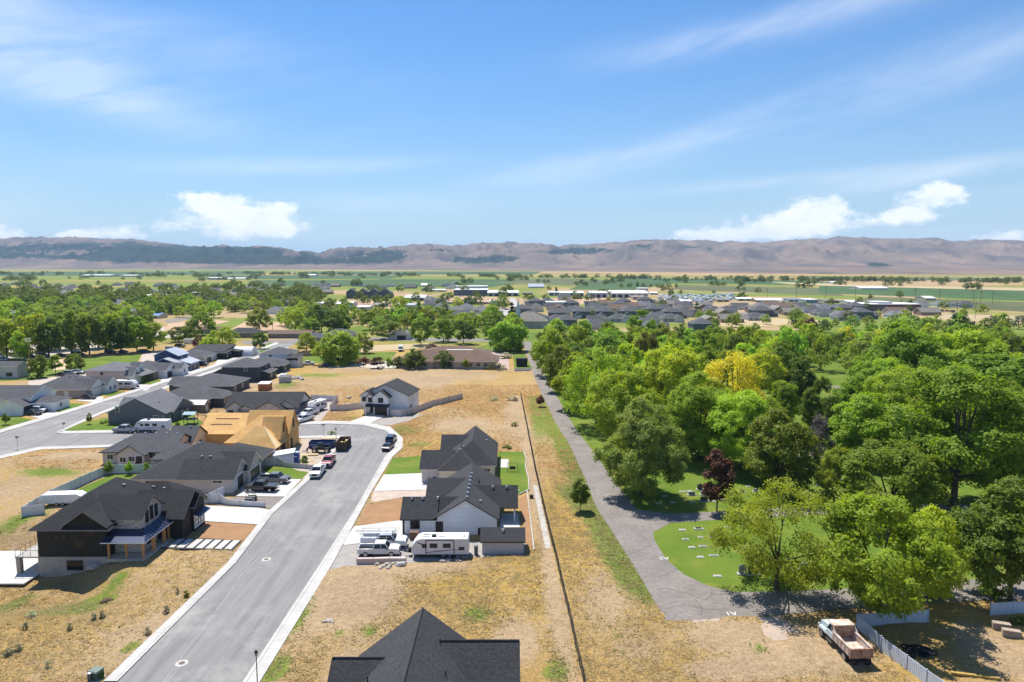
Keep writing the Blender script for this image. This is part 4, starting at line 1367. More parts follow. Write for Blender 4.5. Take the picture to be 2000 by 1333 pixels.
sub('white_two_storey_house', 'white two storey house with grey hip roof at the end of the inner row', 536, 717, 12, 12, 5.4, 2.1, WHT, ROOFM, 'x', 'h', [],
    [('window', 's', 0, -1.5, 3.9, 1.2, 1.1), ('window', 's', 0, 4.5, 1.0, .9, 1.3), ('window', 'e', 6, 3, 4.0, .9, 1.2), ('window', 'e', 6, 8, 1.0, .9, 1.2)])
house('storage_shed', 'pale tall shed with a dark panel beside the white two storey house', U(572, 719), [B(-2.6, 2.6, 0, 5, -.2, 4.0, .7, 's', hi='y1')], [('garage', 's', 0, 0, .2, 4.2, 2.3), ('window', 's', 0, 0, 2.9, 4.2, .9, 'k')], WHT, ROOFD, WHITE, local=True, cat='shed')
sub('left_edge_house', 'white house with slate gables cut off by the left edge', 5, 806, 16, 11, 4.2, 2.6, WHT, ROOFM, 'x', 'g', [B(1, 8.5, -4, 5, -.2, 2.8, 1.6, 'g', 'y', m=0), B(7.5, 14, 1, 8, -.2, 2.8, 1.5, 'h', 'x')],
    [('garage', 'e', 8.5, -1.6, .05, 3.6, 2.3, 'd'), ('window', 's', 0, 2, 3.2, .8, .8, 'k'), ('window', 'e', 14, 4, .9, 1, 1.2)])
sub('white_gabled_house', 'taupe walled house with two white gables above a white garage door', 115, 778, 17, 14, 2.9, 3.4, TAUPE, ROOFM, 'x', 'h', [B(3, 9.5, 1, 8, -.2, 2.9, 2.4, 'g', 'x', gm=1), B(2, 11, 7, 13, -.2, 2.9, 2.2, 'g', 'x', gm=1, m=1)],
    [('garage', 'e', 9.5, 4.3, .05, 4.6, 2.3), ('window', 's', 0, -7.2, 1, .9, 1.2), ('door', 's', 0, 2.5, .1, 1, 2), ('window', 'e', 11, 9, .9, .9, 1.3), ('window', 'e', 11, 11.4, .9, .9, 1.3)], mats=(siding('shade tinted white gable', (.66, .70, .74), .2),), vents=[(-4, 6), (0, 6), (2, 6)])  # white gables, the blue of their shade put into the siding colour
sub('cream_two_storey_house', 'cream two storey house with a deep white front porch on the left street', 206, 753, 13, 13, 5.2, 2.0, siding('pinkish stucco', (.56, .48, .45), 9), ROOFL, 'x', 'h', [B(4.5, 9, 1, 6, -.2, 3.4, 2.4, 'g', 'x', gm=1, m=1), B(5, 8, 7, 10, -.2, 5.4, 1.4, 'g', 'x', m=1, gm=1), B(7, 11, 3, 12, 0, 2.9, 1.0, 's', hi='x0', open=1)],
    [('window', 's', 0, -1, 3.6, .6, .8, 'k'), ('window', 'e', 8, 8.5, 3.6, .9, 1.2), ('window', 'e', 9, 3.5, 3.4, .8, 1.1)], mats=(WHT,))
sub('brown_walled_house', 'brown walled house with grey hip roof and white front gable on the left street', 268, 742, 12, 15, 3.2, 2.8, BROWNW, ROOFM, 'x', 'h', [B(2, 9, 3, 10, -.2, 3.2, 1.9, 'g', 'x', gm=1, m=1), B(2, 12, 8, 14, -.2, 3.0, 1.6, 'g', 'x', m=1, gm=1)],
    [('garage', 'e', 9, 5.6, .05, 3.6, 2.2, 'd'), ('window', 'e', 12, 11, .9, .9, 1.3)], mats=(WHT,))
sub('navy_house', 'navy blue two storey house with pale seamed roofs on the left street', 322, 728, 13, 14, 3.0, 2.4, NAVY, mat('pale metal roof', (.55, .56, .58), None, 3, .35, 0, metal=.4), 'y', 'g', [B(-6.4, 3, 5, 13, -.2, 6.0, 2.2, 'g', 'y'), B(3, 8, 4, 12, -.2, 3.0, 1.4, 's', hi='x0')],
    [('garage', 'e', 8, 6, .05, 2.6, 2.2, 'd'), ('garage', 'e', 8, 9.6, .05, 2.6, 2.2, 'd'), ('window', 'e', 3, 8, 3.8, .9, 1.2)])
sub('grey_ranch_house', 'small grey hip house between the navy and the black roofed houses', 368, 711, 13, 13, 3.1, 2.5, LGREY, ROOFM, 'x', 'h', [], [('garage', 'e', 6.5, 5, .05, 4.2, 2.2, 'd'), ('window', 's', 0, -3, .9, 1.1, 1.1)])
house('black_modern_house', 'black house with layered low roofs at the top of the left row', U(402, 701), [B(-8, 8, 0, 13, -.2, 3.2, 1.6, 's', hi='y1', ov=.4), B(2, 10, -2.5, 6, -.2, 2.8, .7, 's', hi='y1', ov=.4), B(8, 13, 4, 12, -.2, 2.8, .7, 's', hi='x0', ov=.4)],
      [('window', 's', -2.5, 5, .9, 2, 1.1, 'k'), ('garage', 'e', 10, 1, .05, 4, 2.2, 'd')], BLKV, ROOFD, BLACKM, local=True)
# quonset hut
x, y = U(468, 694)
qh = root('quonset_hut', (x, y, 0), label='half round white metal hut beside the left street', cat='hut')
m = MB()
arc = [(4.2 * math.cos(t), 4.0 * math.sin(t)) for t in np.linspace(0, math.pi, 15)]
for k in range(14):
    m.box(-6.8 + k, -6.72 + k, -4.3, -4.2, 0, .2)
P1 = [(-7, a, b) for a, b in arc]
P2 = [(7, a, b) for a, b in arc]
for i in range(14):
    m.poly([P1[i], P1[i + 1], P2[i + 1], P2[i]])
m.poly(P1[::-1])
m.poly(P2)
m.build('shell', brickmat('corrugated white', (.68, .69, .70), (.66, .67, .68), (.45, .46, .47), .6, 40, .05, .4, .6, 0), qh)
m = MB()
m.box(7.0, 7.06, -1.4, 1.4, 0, 2.4)
m.build('door', RIM, qh)
# brown roofed building
bx, by = U(865, 722)
house('brown_roofed_building', 'wide low building with a reddish brown hip roof beyond the dry field', (bx, by), [
    B(-18, 21, 3, 17, -.2, 3.2, 3.2, 'h', 'x', ov=.8), B(4, 21.5, 1, 16, -.2, 3.3, 3.2, 'h', 'x', ov=.8, m=0), B(-18.4, -4, 2, 15, -.2, 3.2, 3.0, 'h', 'x', ov=.8), B(-14, 18, 12, 34, -.2, 3.2, 3.3, 'h', 'x', ov=.8), B(0, 11, 10, 17, 3, 5.6, .3, 'f', 'x', ov=.1, rm=1, m=1)],
    [('window', 's', 1, 8 + k * 3.0, .9, 1.5, 1.4) for k in range(4)] + [('window', 's', 2, -14 + k * 3.4, .9, 1.5, 1.4) for k in range(3)], siding('tan brick wall', (.46, .38, .29), .25), ROOFB, WHITE, mats=(WHITE,), cat='building', local=True, vents=[(15, 9), (17, 10), (-10, 8)])
sub('farmhouse', 'grey roofed stone farmhouse left of the far meadow', 658, 664, 16, 12, 3.0, 2.6, siding('stone grey wall', (.36, .32, .28), .3), ROOFM, 'x', 'h', [B(3, 9, -3, 6, -.2, 3, 2, 'h', 'y'), B(-12, -4, -9, 0, -.2, 2.6, 1.8, 'g', 'x')], [('window', 's', -3, 6, .9, 1.2, 1.2), ('window', 's', 0, -2, .9, 1.2, 1.2)])
sub('gabled_garage', 'small cream garage with its gable to the camera beside the far street', 779, 664, 12, 12, 3.0, 2.2, siding('cream board', (.6, .57, .5), .2), ROOFT, 'y', 'g', [], [('garage', 's', 0, 1.5, .05, 5, 2.4, 'd')], cat='garage')
sub('red_roofed_house', 'long low brown house with a terracotta red roof', 565, 661, 24, 9, 2.8, 1.4, BROWNW, ROOFB, 'x', 'g', [], [('window', 's', 0, -6 + 4 * k, .9, 1.6, 1.0) for k in range(4)])
sub('low_brown_house', 'low house with faded brown roof left of the bright bushy tree', 388, 652, 24, 9, 2.6, 1.2, siding('faded wall', (.42, .36, .3), .2), ROOFB, 'x', 'g', [], [('window', 's', 0, -6 + 4 * k, .9, 1.6, 1.0) for k in range(4)])
sub('dark_roofed_barn', 'dark roofed house just above the quonset hut', 472, 660, 18, 10, 3.0, 2.2, BROWNW, ROOFD, 'x', 'h', [], [('window', 's', 0, -3, .9, 1.6, 1.0)])
# garden sheds and the like
house('garden_shed', 'small shed with board walls and charcoal gable roof beside the travel trailer', U(982, 1083), [B(-3.0, 3.0, 0, 4.0, -.1, 2.1, 1.1, 'g', 'x', ov=.3)], [('door', 'e', 3.0, 2, .05, 1.2, 1.8)], siding('lilac board shed', (.52, .49, .48), .2, True), ROOFD, BLACKM, local=True, vents=[(0, 1.4)], cat='shed')
house('backyard_shed', 'dark playhouse shed with a white roof behind the slate grey house', U(380, 806), [B(-2.8, 2.8, 0, 3.4, -.1, 2.4, .9, 'g', 'x', ov=.25)], [('door', 'e', 2.8, 1.6, .05, .9, 1.9)], BROWNW, mat('white metal roof', (.7, .7, .7), None, 3, .5, 0), WHITE, local=True, cat='shed')
house('orange_shed', 'small orange brown shed with pale roof on the dry lot', U(515, 764), [B(-1.8, 1.8, 0, 3, -.1, 2.2, .3, 's', hi='y1', ov=.1)], [], siding('orange boards', (.42, .16, .06), .2, True), WHITE, WHITE, local=True, cat='shed')
house('grey_crate', 'small grey box hut in the weeds behind the townhouses', U(555, 752), [B(-1.8, 1.8, 0, 2.6, -.1, 2.0, .3, 's', hi='y1', ov=.1)], [], LGREY, ROOFL, WHITE, local=True, cat='hut')
house('backstop_booth', 'grey ball field booth at the left edge', U(8, 740), [B(-4, 5, 0, 6, -.1, 4.6, 1.4, 'g', 'x', ov=.3)], [('window', 's', 0, 2, 1, 2, 1.2, 'k')], LGREY, ROOFM, WHITE, local=True, cat='booth')
house('pergola_cover', 'dark flat patio cover on posts behind the slate grey house', U(335, 818), [B(-2.4, 3.0, 0, 3.4, 0, 2.4, .2, 's', hi='y0', ov=.1, open=1)], [], GREY, mat('dark shade roof', (.10, .10, .11), None, 3), BLACKM, local=True, cat='patio cover')
m = MB()
for a, b in ((-2.3, .1), (2.9, .1), (2.9, 3.3), (-2.3, 3.3)):
    m.box(a - .07, a + .07, b - .07, b + .07, 0, 2.45)
m.build('post', WHITE, bpy.data.objects['pergola_cover'])
# ------------------------------------------------------------------ trees
LEAF = {
    'green': leafmat('leaf green', (0.201, 0.281, 0.022), (0.295, 0.386, 0.037), .4),
    'bright': leafmat('leaf bright', (0.268, 0.373, 0.024), (0.376, 0.473, 0.041), .42),
    'dark': leafmat('leaf dark', (0.114, 0.174, 0.018), (0.175, 0.237, 0.029)),
    'deep': leafmat('leaf deep', (.03, .065, .018), (.05, .095, .028), .15),
    'olive': leafmat('leaf olive', (0.183, 0.244, 0.049), (0.256, 0.317, 0.073), .4),
    'lime': leafmat('leaf lime', (0.244, 0.378, 0.030), (0.342, 0.464, 0.049), .42),
    'yellow': leafmat('leaf yellow', (.62, .62, .04), (.72, .70, .06)),
    'red': leafmat('leaf dark red', (.15, .05, .03), (.22, .085, .05), .2),
    'silver': leafmat('leaf silver', (.13, .16, .10), (.18, .21, .14)),
    'twig': mat('grey twigs', (.19, .16, .14), (.12, .10, .09), 3, .95),
    'rustgreen': leafmat('leaf rusty green', (.14, .12, .03), (.10, .14, .03)),
}


def leaf_quads(rs, C, N, size):
    n = len(C)
    rv = rs.normal(size=(n, 3))
    N = N / np.maximum(np.linalg.norm(N, axis=1, keepdims=True), 1e-6)
    A = np.cross(N, rv)
    A /= np.maximum(np.linalg.norm(A, axis=1, keepdims=True), 1e-6)
    B = np.cross(N, A)
    s = (size * rs.uniform(.65, 1.35, n))[:, None]
    V = np.stack([C - A * s, C - B * s * .62 + N * s * .18, C + A * s, C + B * s * .62 + N * s * .18], 1).reshape(-1, 3)
    return V, np.arange(4 * n).reshape(n, 4)


def crown_points(seed, prof, nl, nsub, nleaf, lobe, clump, upright=.4, hollow=.45, droop=0, asym=.0):
    """prof: list of (z, radius) of a tree one unit tall; lobes on limbs, clumps on lobes, leaves on clumps"""
    rs = np.random.RandomState(seed)
    zs, rr = [p[0] for p in prof], [p[1] for p in prof]
    zlo, zhi = zs[0], zs[-1]
    L, LR = [], []
    tries = 0
    while len(L) < nl and tries < 4000:
        tries += 1
        z = rs.uniform(zlo, zhi)
        r = np.interp(z, zs, rr)
        if rs.rand() > r / max(rr) + .15:
            continue
        a = rs.uniform(0, 2 * np.pi)
        r2 = r * (1 + asym * np.sin(2 * a + seed)) * np.sqrt(rs.uniform(hollow ** 2, 1)) - lobe * .08
        r2 = max(r2, 0)
        p = np.array([r2 * np.cos(a), r2 * np.sin(a), z])
        lr = lobe * rs.uniform(.7, 1.3)
        if any(np.linalg.norm((p - q) * (1, 1, 1.2)) < .62 * (lr + s) * .72 for q, s in zip(L, LR)):
            if rs.rand() < .85:
                continue
        L.append(p)
        LR.append(lr)
    C, N = [], []
    mid = np.array([0, 0, (zlo + zhi) / 2])
    for p, lr in zip(L, LR):
        d = rs.normal(size=(nsub, 3))
        d += (p - mid) / max(np.linalg.norm(p - mid), .01) * .55 + np.array([0, 0, upright])
        d /= np.linalg.norm(d, axis=1, keepdims=True)
        sub = p + d * lr * rs.uniform(.7, 1.1, (nsub, 1)) * np.array([1.1, 1.1, .8])
        for q, dd in zip(sub, d):
            k = max(3, int(nleaf * rs.uniform(.6, 1.4)))
            g = rs.normal(size=(k, 3)) * clump * np.array([1, 1, .7])
            if droop:
                g[:, 2] -= np.abs(rs.normal(size=k)) * droop
            C.append(q + g)
            N.append(dd * .8 + rs.normal(size=(k, 3)) * .45 + np.array([0, 0, .6]))
    return rs, L, LR, np.concatenate(C), np.concatenate(N)


def trunk_mesh(seed, L, fork, r0, lean=0, nb=9):
    rs = random.Random(seed)
    m = MB()
    top = (lean, 0, fork)
    m.tube([(0, 0, -.01), (lean * .3, 0, fork * .4), top], r0, 8, 0, r0 * .72)
    m.tube([(0, 0, -.012), (0, 0, .02)], r0 * 1.7, 8, 0, r0 * 1.02)
    idx = list(range(len(L)))
    rs.shuffle(idx)
    for i in idx[:nb]:
        p = L[i]
        mid = (top[0] * .5 + p[0] * .5 + rs.uniform(-.02, .02), p[1] * .5 + rs.uniform(-.02, .02), fork + (p[2] - fork) * .55)
        st = (lean, 0, fork * rs.uniform(.8, 1))
        m.tube([st, mid, tuple(p)], r0 * .48, 6, 0, r0 * .10)
        for _ in range(2):
            e = (p[0] + rs.uniform(-.08, .08), p[1] + rs.uniform(-.08, .08), p[2] + rs.uniform(-.02, .09))
            m.tube([mid, e], r0 * .2, 5, 0, r0 * .05)
    return m


PROF = {
    'maple': [(.14, .16), (.22, .40), (.38, .48), (.58, .46), (.78, .36), (.92, .20), (1.0, .06)],
    'spread': [(.22, .20), (.34, .52), (.50, .60), (.68, .54), (.84, .38), (1.0, .14)],
    'tall': [(.16, .12), (.28, .28), (.48, .34), (.68, .32), (.86, .22), (1.0, .07)],
    'poplar': [(.10, .06), (.22, .14), (.5, .17), (.8, .12), (1.0, .03)],
    'young': [(.30, .10), (.42, .26), (.60, .30), (.80, .20), (1.0, .06)],
    'willow': [(.08, .36), (.25, .56), (.5, .60), (.75, .50), (.92, .30), (1.0, .1)],
    'open': [(.20, .16), (.32, .48), (.52, .58), (.72, .50), (.88, .32), (1.0, .12)],
    'conifer': [(.06, .26), (.25, .24), (.5, .17), (.75, .10), (1.0, .015)],
    'shrub': [(.05, .45), (.3, .55), (.6, .5), (.85, .3), (1.0, .1)],
}
PROTO = {}


def proto(kind, var, lod):
    key = (kind, var, lod)
    if key in PROTO:
        return PROTO[key]
    sd = hash_(kind) + var * 17
    P = dict(  # lobes, clumps, leaves, lobe radius, clump spread, leaf size
        maple=(42, 16, 38, .125, .028, .0170), spread=(46, 16, 36, .12, .029, .0170), tall=(42, 16, 30, .10, .026, .0160), poplar=(20, 12, 22, .06, .022, .016),
        young=(26, 11, 30, .085, .032, .022), willow=(44, 14, 26, .14, .034, .020), open=(38, 9, 26, .115, .038, .0170), conifer=(44, 10, 16, .055, .026, .019), shrub=(12, 8, 20, .2, .07, .05))[kind]
    nl, ns, nf, lb, cl, ls = P
    if lod == -1:
        ns, nf, ls, cl = ns + 5, int(nf * 1.45), ls * .7, cl * .9
    if lod == 1:
        nl, ns, nf, ls, cl = int(nl * .8), int(ns * .55) + 2, int(nf * .45), ls * 1.75, cl * 1.2
        if kind == 'willow':
            nl, nf = 60, 20
    if lod == 2:
        nl, ns, nf, ls, cl = int(nl * .6), 7, 6, ls * 3.1, cl * 1.4
    rs, L, LR, C, N = crown_points(sd, PROF[kind], nl, ns, nf, lb * (1.2 if lod == 2 else 1), cl, droop=.05 if kind == 'willow' else (.03 if kind == 'open' else 0), hollow=.3 if kind in ('open', 'conifer') else .45,
                                   asym=.12 if kind in ('spread', 'open', 'maple', 'tall') else 0)
    V, Fq = leaf_quads(rs, C, N, ls)
    fork = {'maple': .2, 'spread': .26, 'tall': .26, 'poplar': .2, 'young': .4, 'willow': .2, 'open': .26, 'conifer': .5, 'shrub': .1}[kind]
    tr = trunk_mesh(sd, L, fork, {'young': .016, 'poplar': .014, 'conifer': .015, 'shrub': .02}.get(kind, .024), nb=(9 if lod < 1 else 5))
    if kind == 'conifer':
        tr.tube([(0, 0, 0), (0, 0, .95)], .016, 6, 0, .003)
    PROTO[key] = (V, Fq, tr)
    return PROTO[key]


def hash_(s):
    return sum((i + 3) * ord(c) for i, c in enumerate(s)) % 9973


TREE_SRC = {}
ALLTREES = []


def tree(name, kind, var, leaf, x, y, h, wid, label, group=None, lod=0, cat='tree', z=None, rz=None):
    """h: metres tall, wid: crown width in metres"""
    key = (kind, var, leaf, lod)
    z = TH(x, y) if z is None else z
    rz = RND.uniform(0, 6.28) if rz is None else rz
    base_w = 2 * max(r for _, r in PROF[kind])
    sx = wid / base_w
    if lod == 2:
        if key not in TREE_SRC:
            V, Fq, tr = proto(kind, var, 2)
            n = len(Fq)
            tv = np.array(tr.v)
            fs = [f for f in tr.f if len(f) == 4]
            VV = np.concatenate([V, tv])
            FF = np.concatenate([Fq, np.array(fs) + len(V)])
            me = np_mesh(name, VV, FF, [LEAF[leaf], BARK], [0] * n + [1] * len(fs), link=False)
            TREE_SRC[key] = me
        o = bpy.data.objects.new(name, TREE_SRC[key])
        COL.objects.link(o)
    else:
        if key not in TREE_SRC:
            V, Fq, tr = proto(kind, var, lod)
            me = np_mesh('crown', V, Fq, [LEAF[leaf]], link=False)
            t = tr.build('trunk', BARK, smooth=True, uv=False)
            tm = t.data
            bpy.data.objects.remove(t)
            TREE_SRC[key] = (me, tm)
        me, tm = TREE_SRC[key]
        o = bpy.data.objects.new(name, None)
        COL.objects.link(o)
        for nm, dt in (('trunk', tm), ('crown', me)):
            c = bpy.data.objects.new(nm, dt)
            COL.objects.link(c)
            c.parent = o
    o.location = (x, y, z)
    o.rotation_euler = (0, 0, rz)
    o.scale = (sx, sx, h)
    tag(o, label, cat, group)
    ALLTREES.append((x, y, wid / 2))
    return o


def tpx(name, kind, var, leaf, px, py, top, w, label, group=None, lod=None, cat='tree'):
    x, y = U(px, py)
    z = TH(x, y)
    if z < -.3:
        x, y = U(px, py, z)
    h = max(zat(top, y + .5) - z, .8)
    d = y * cP + CAMZ * sP
    wid = w / FOC * d
    if lod is None:
        lod = (-1 if y < 150 and h > 14.5 else 0) if y < 215 else 1
    # the crown reaches toward the camera, so its top shows a little higher than the axis
    return tree(name, kind, var, leaf, x, y, h, wid, label, group, lod, cat)


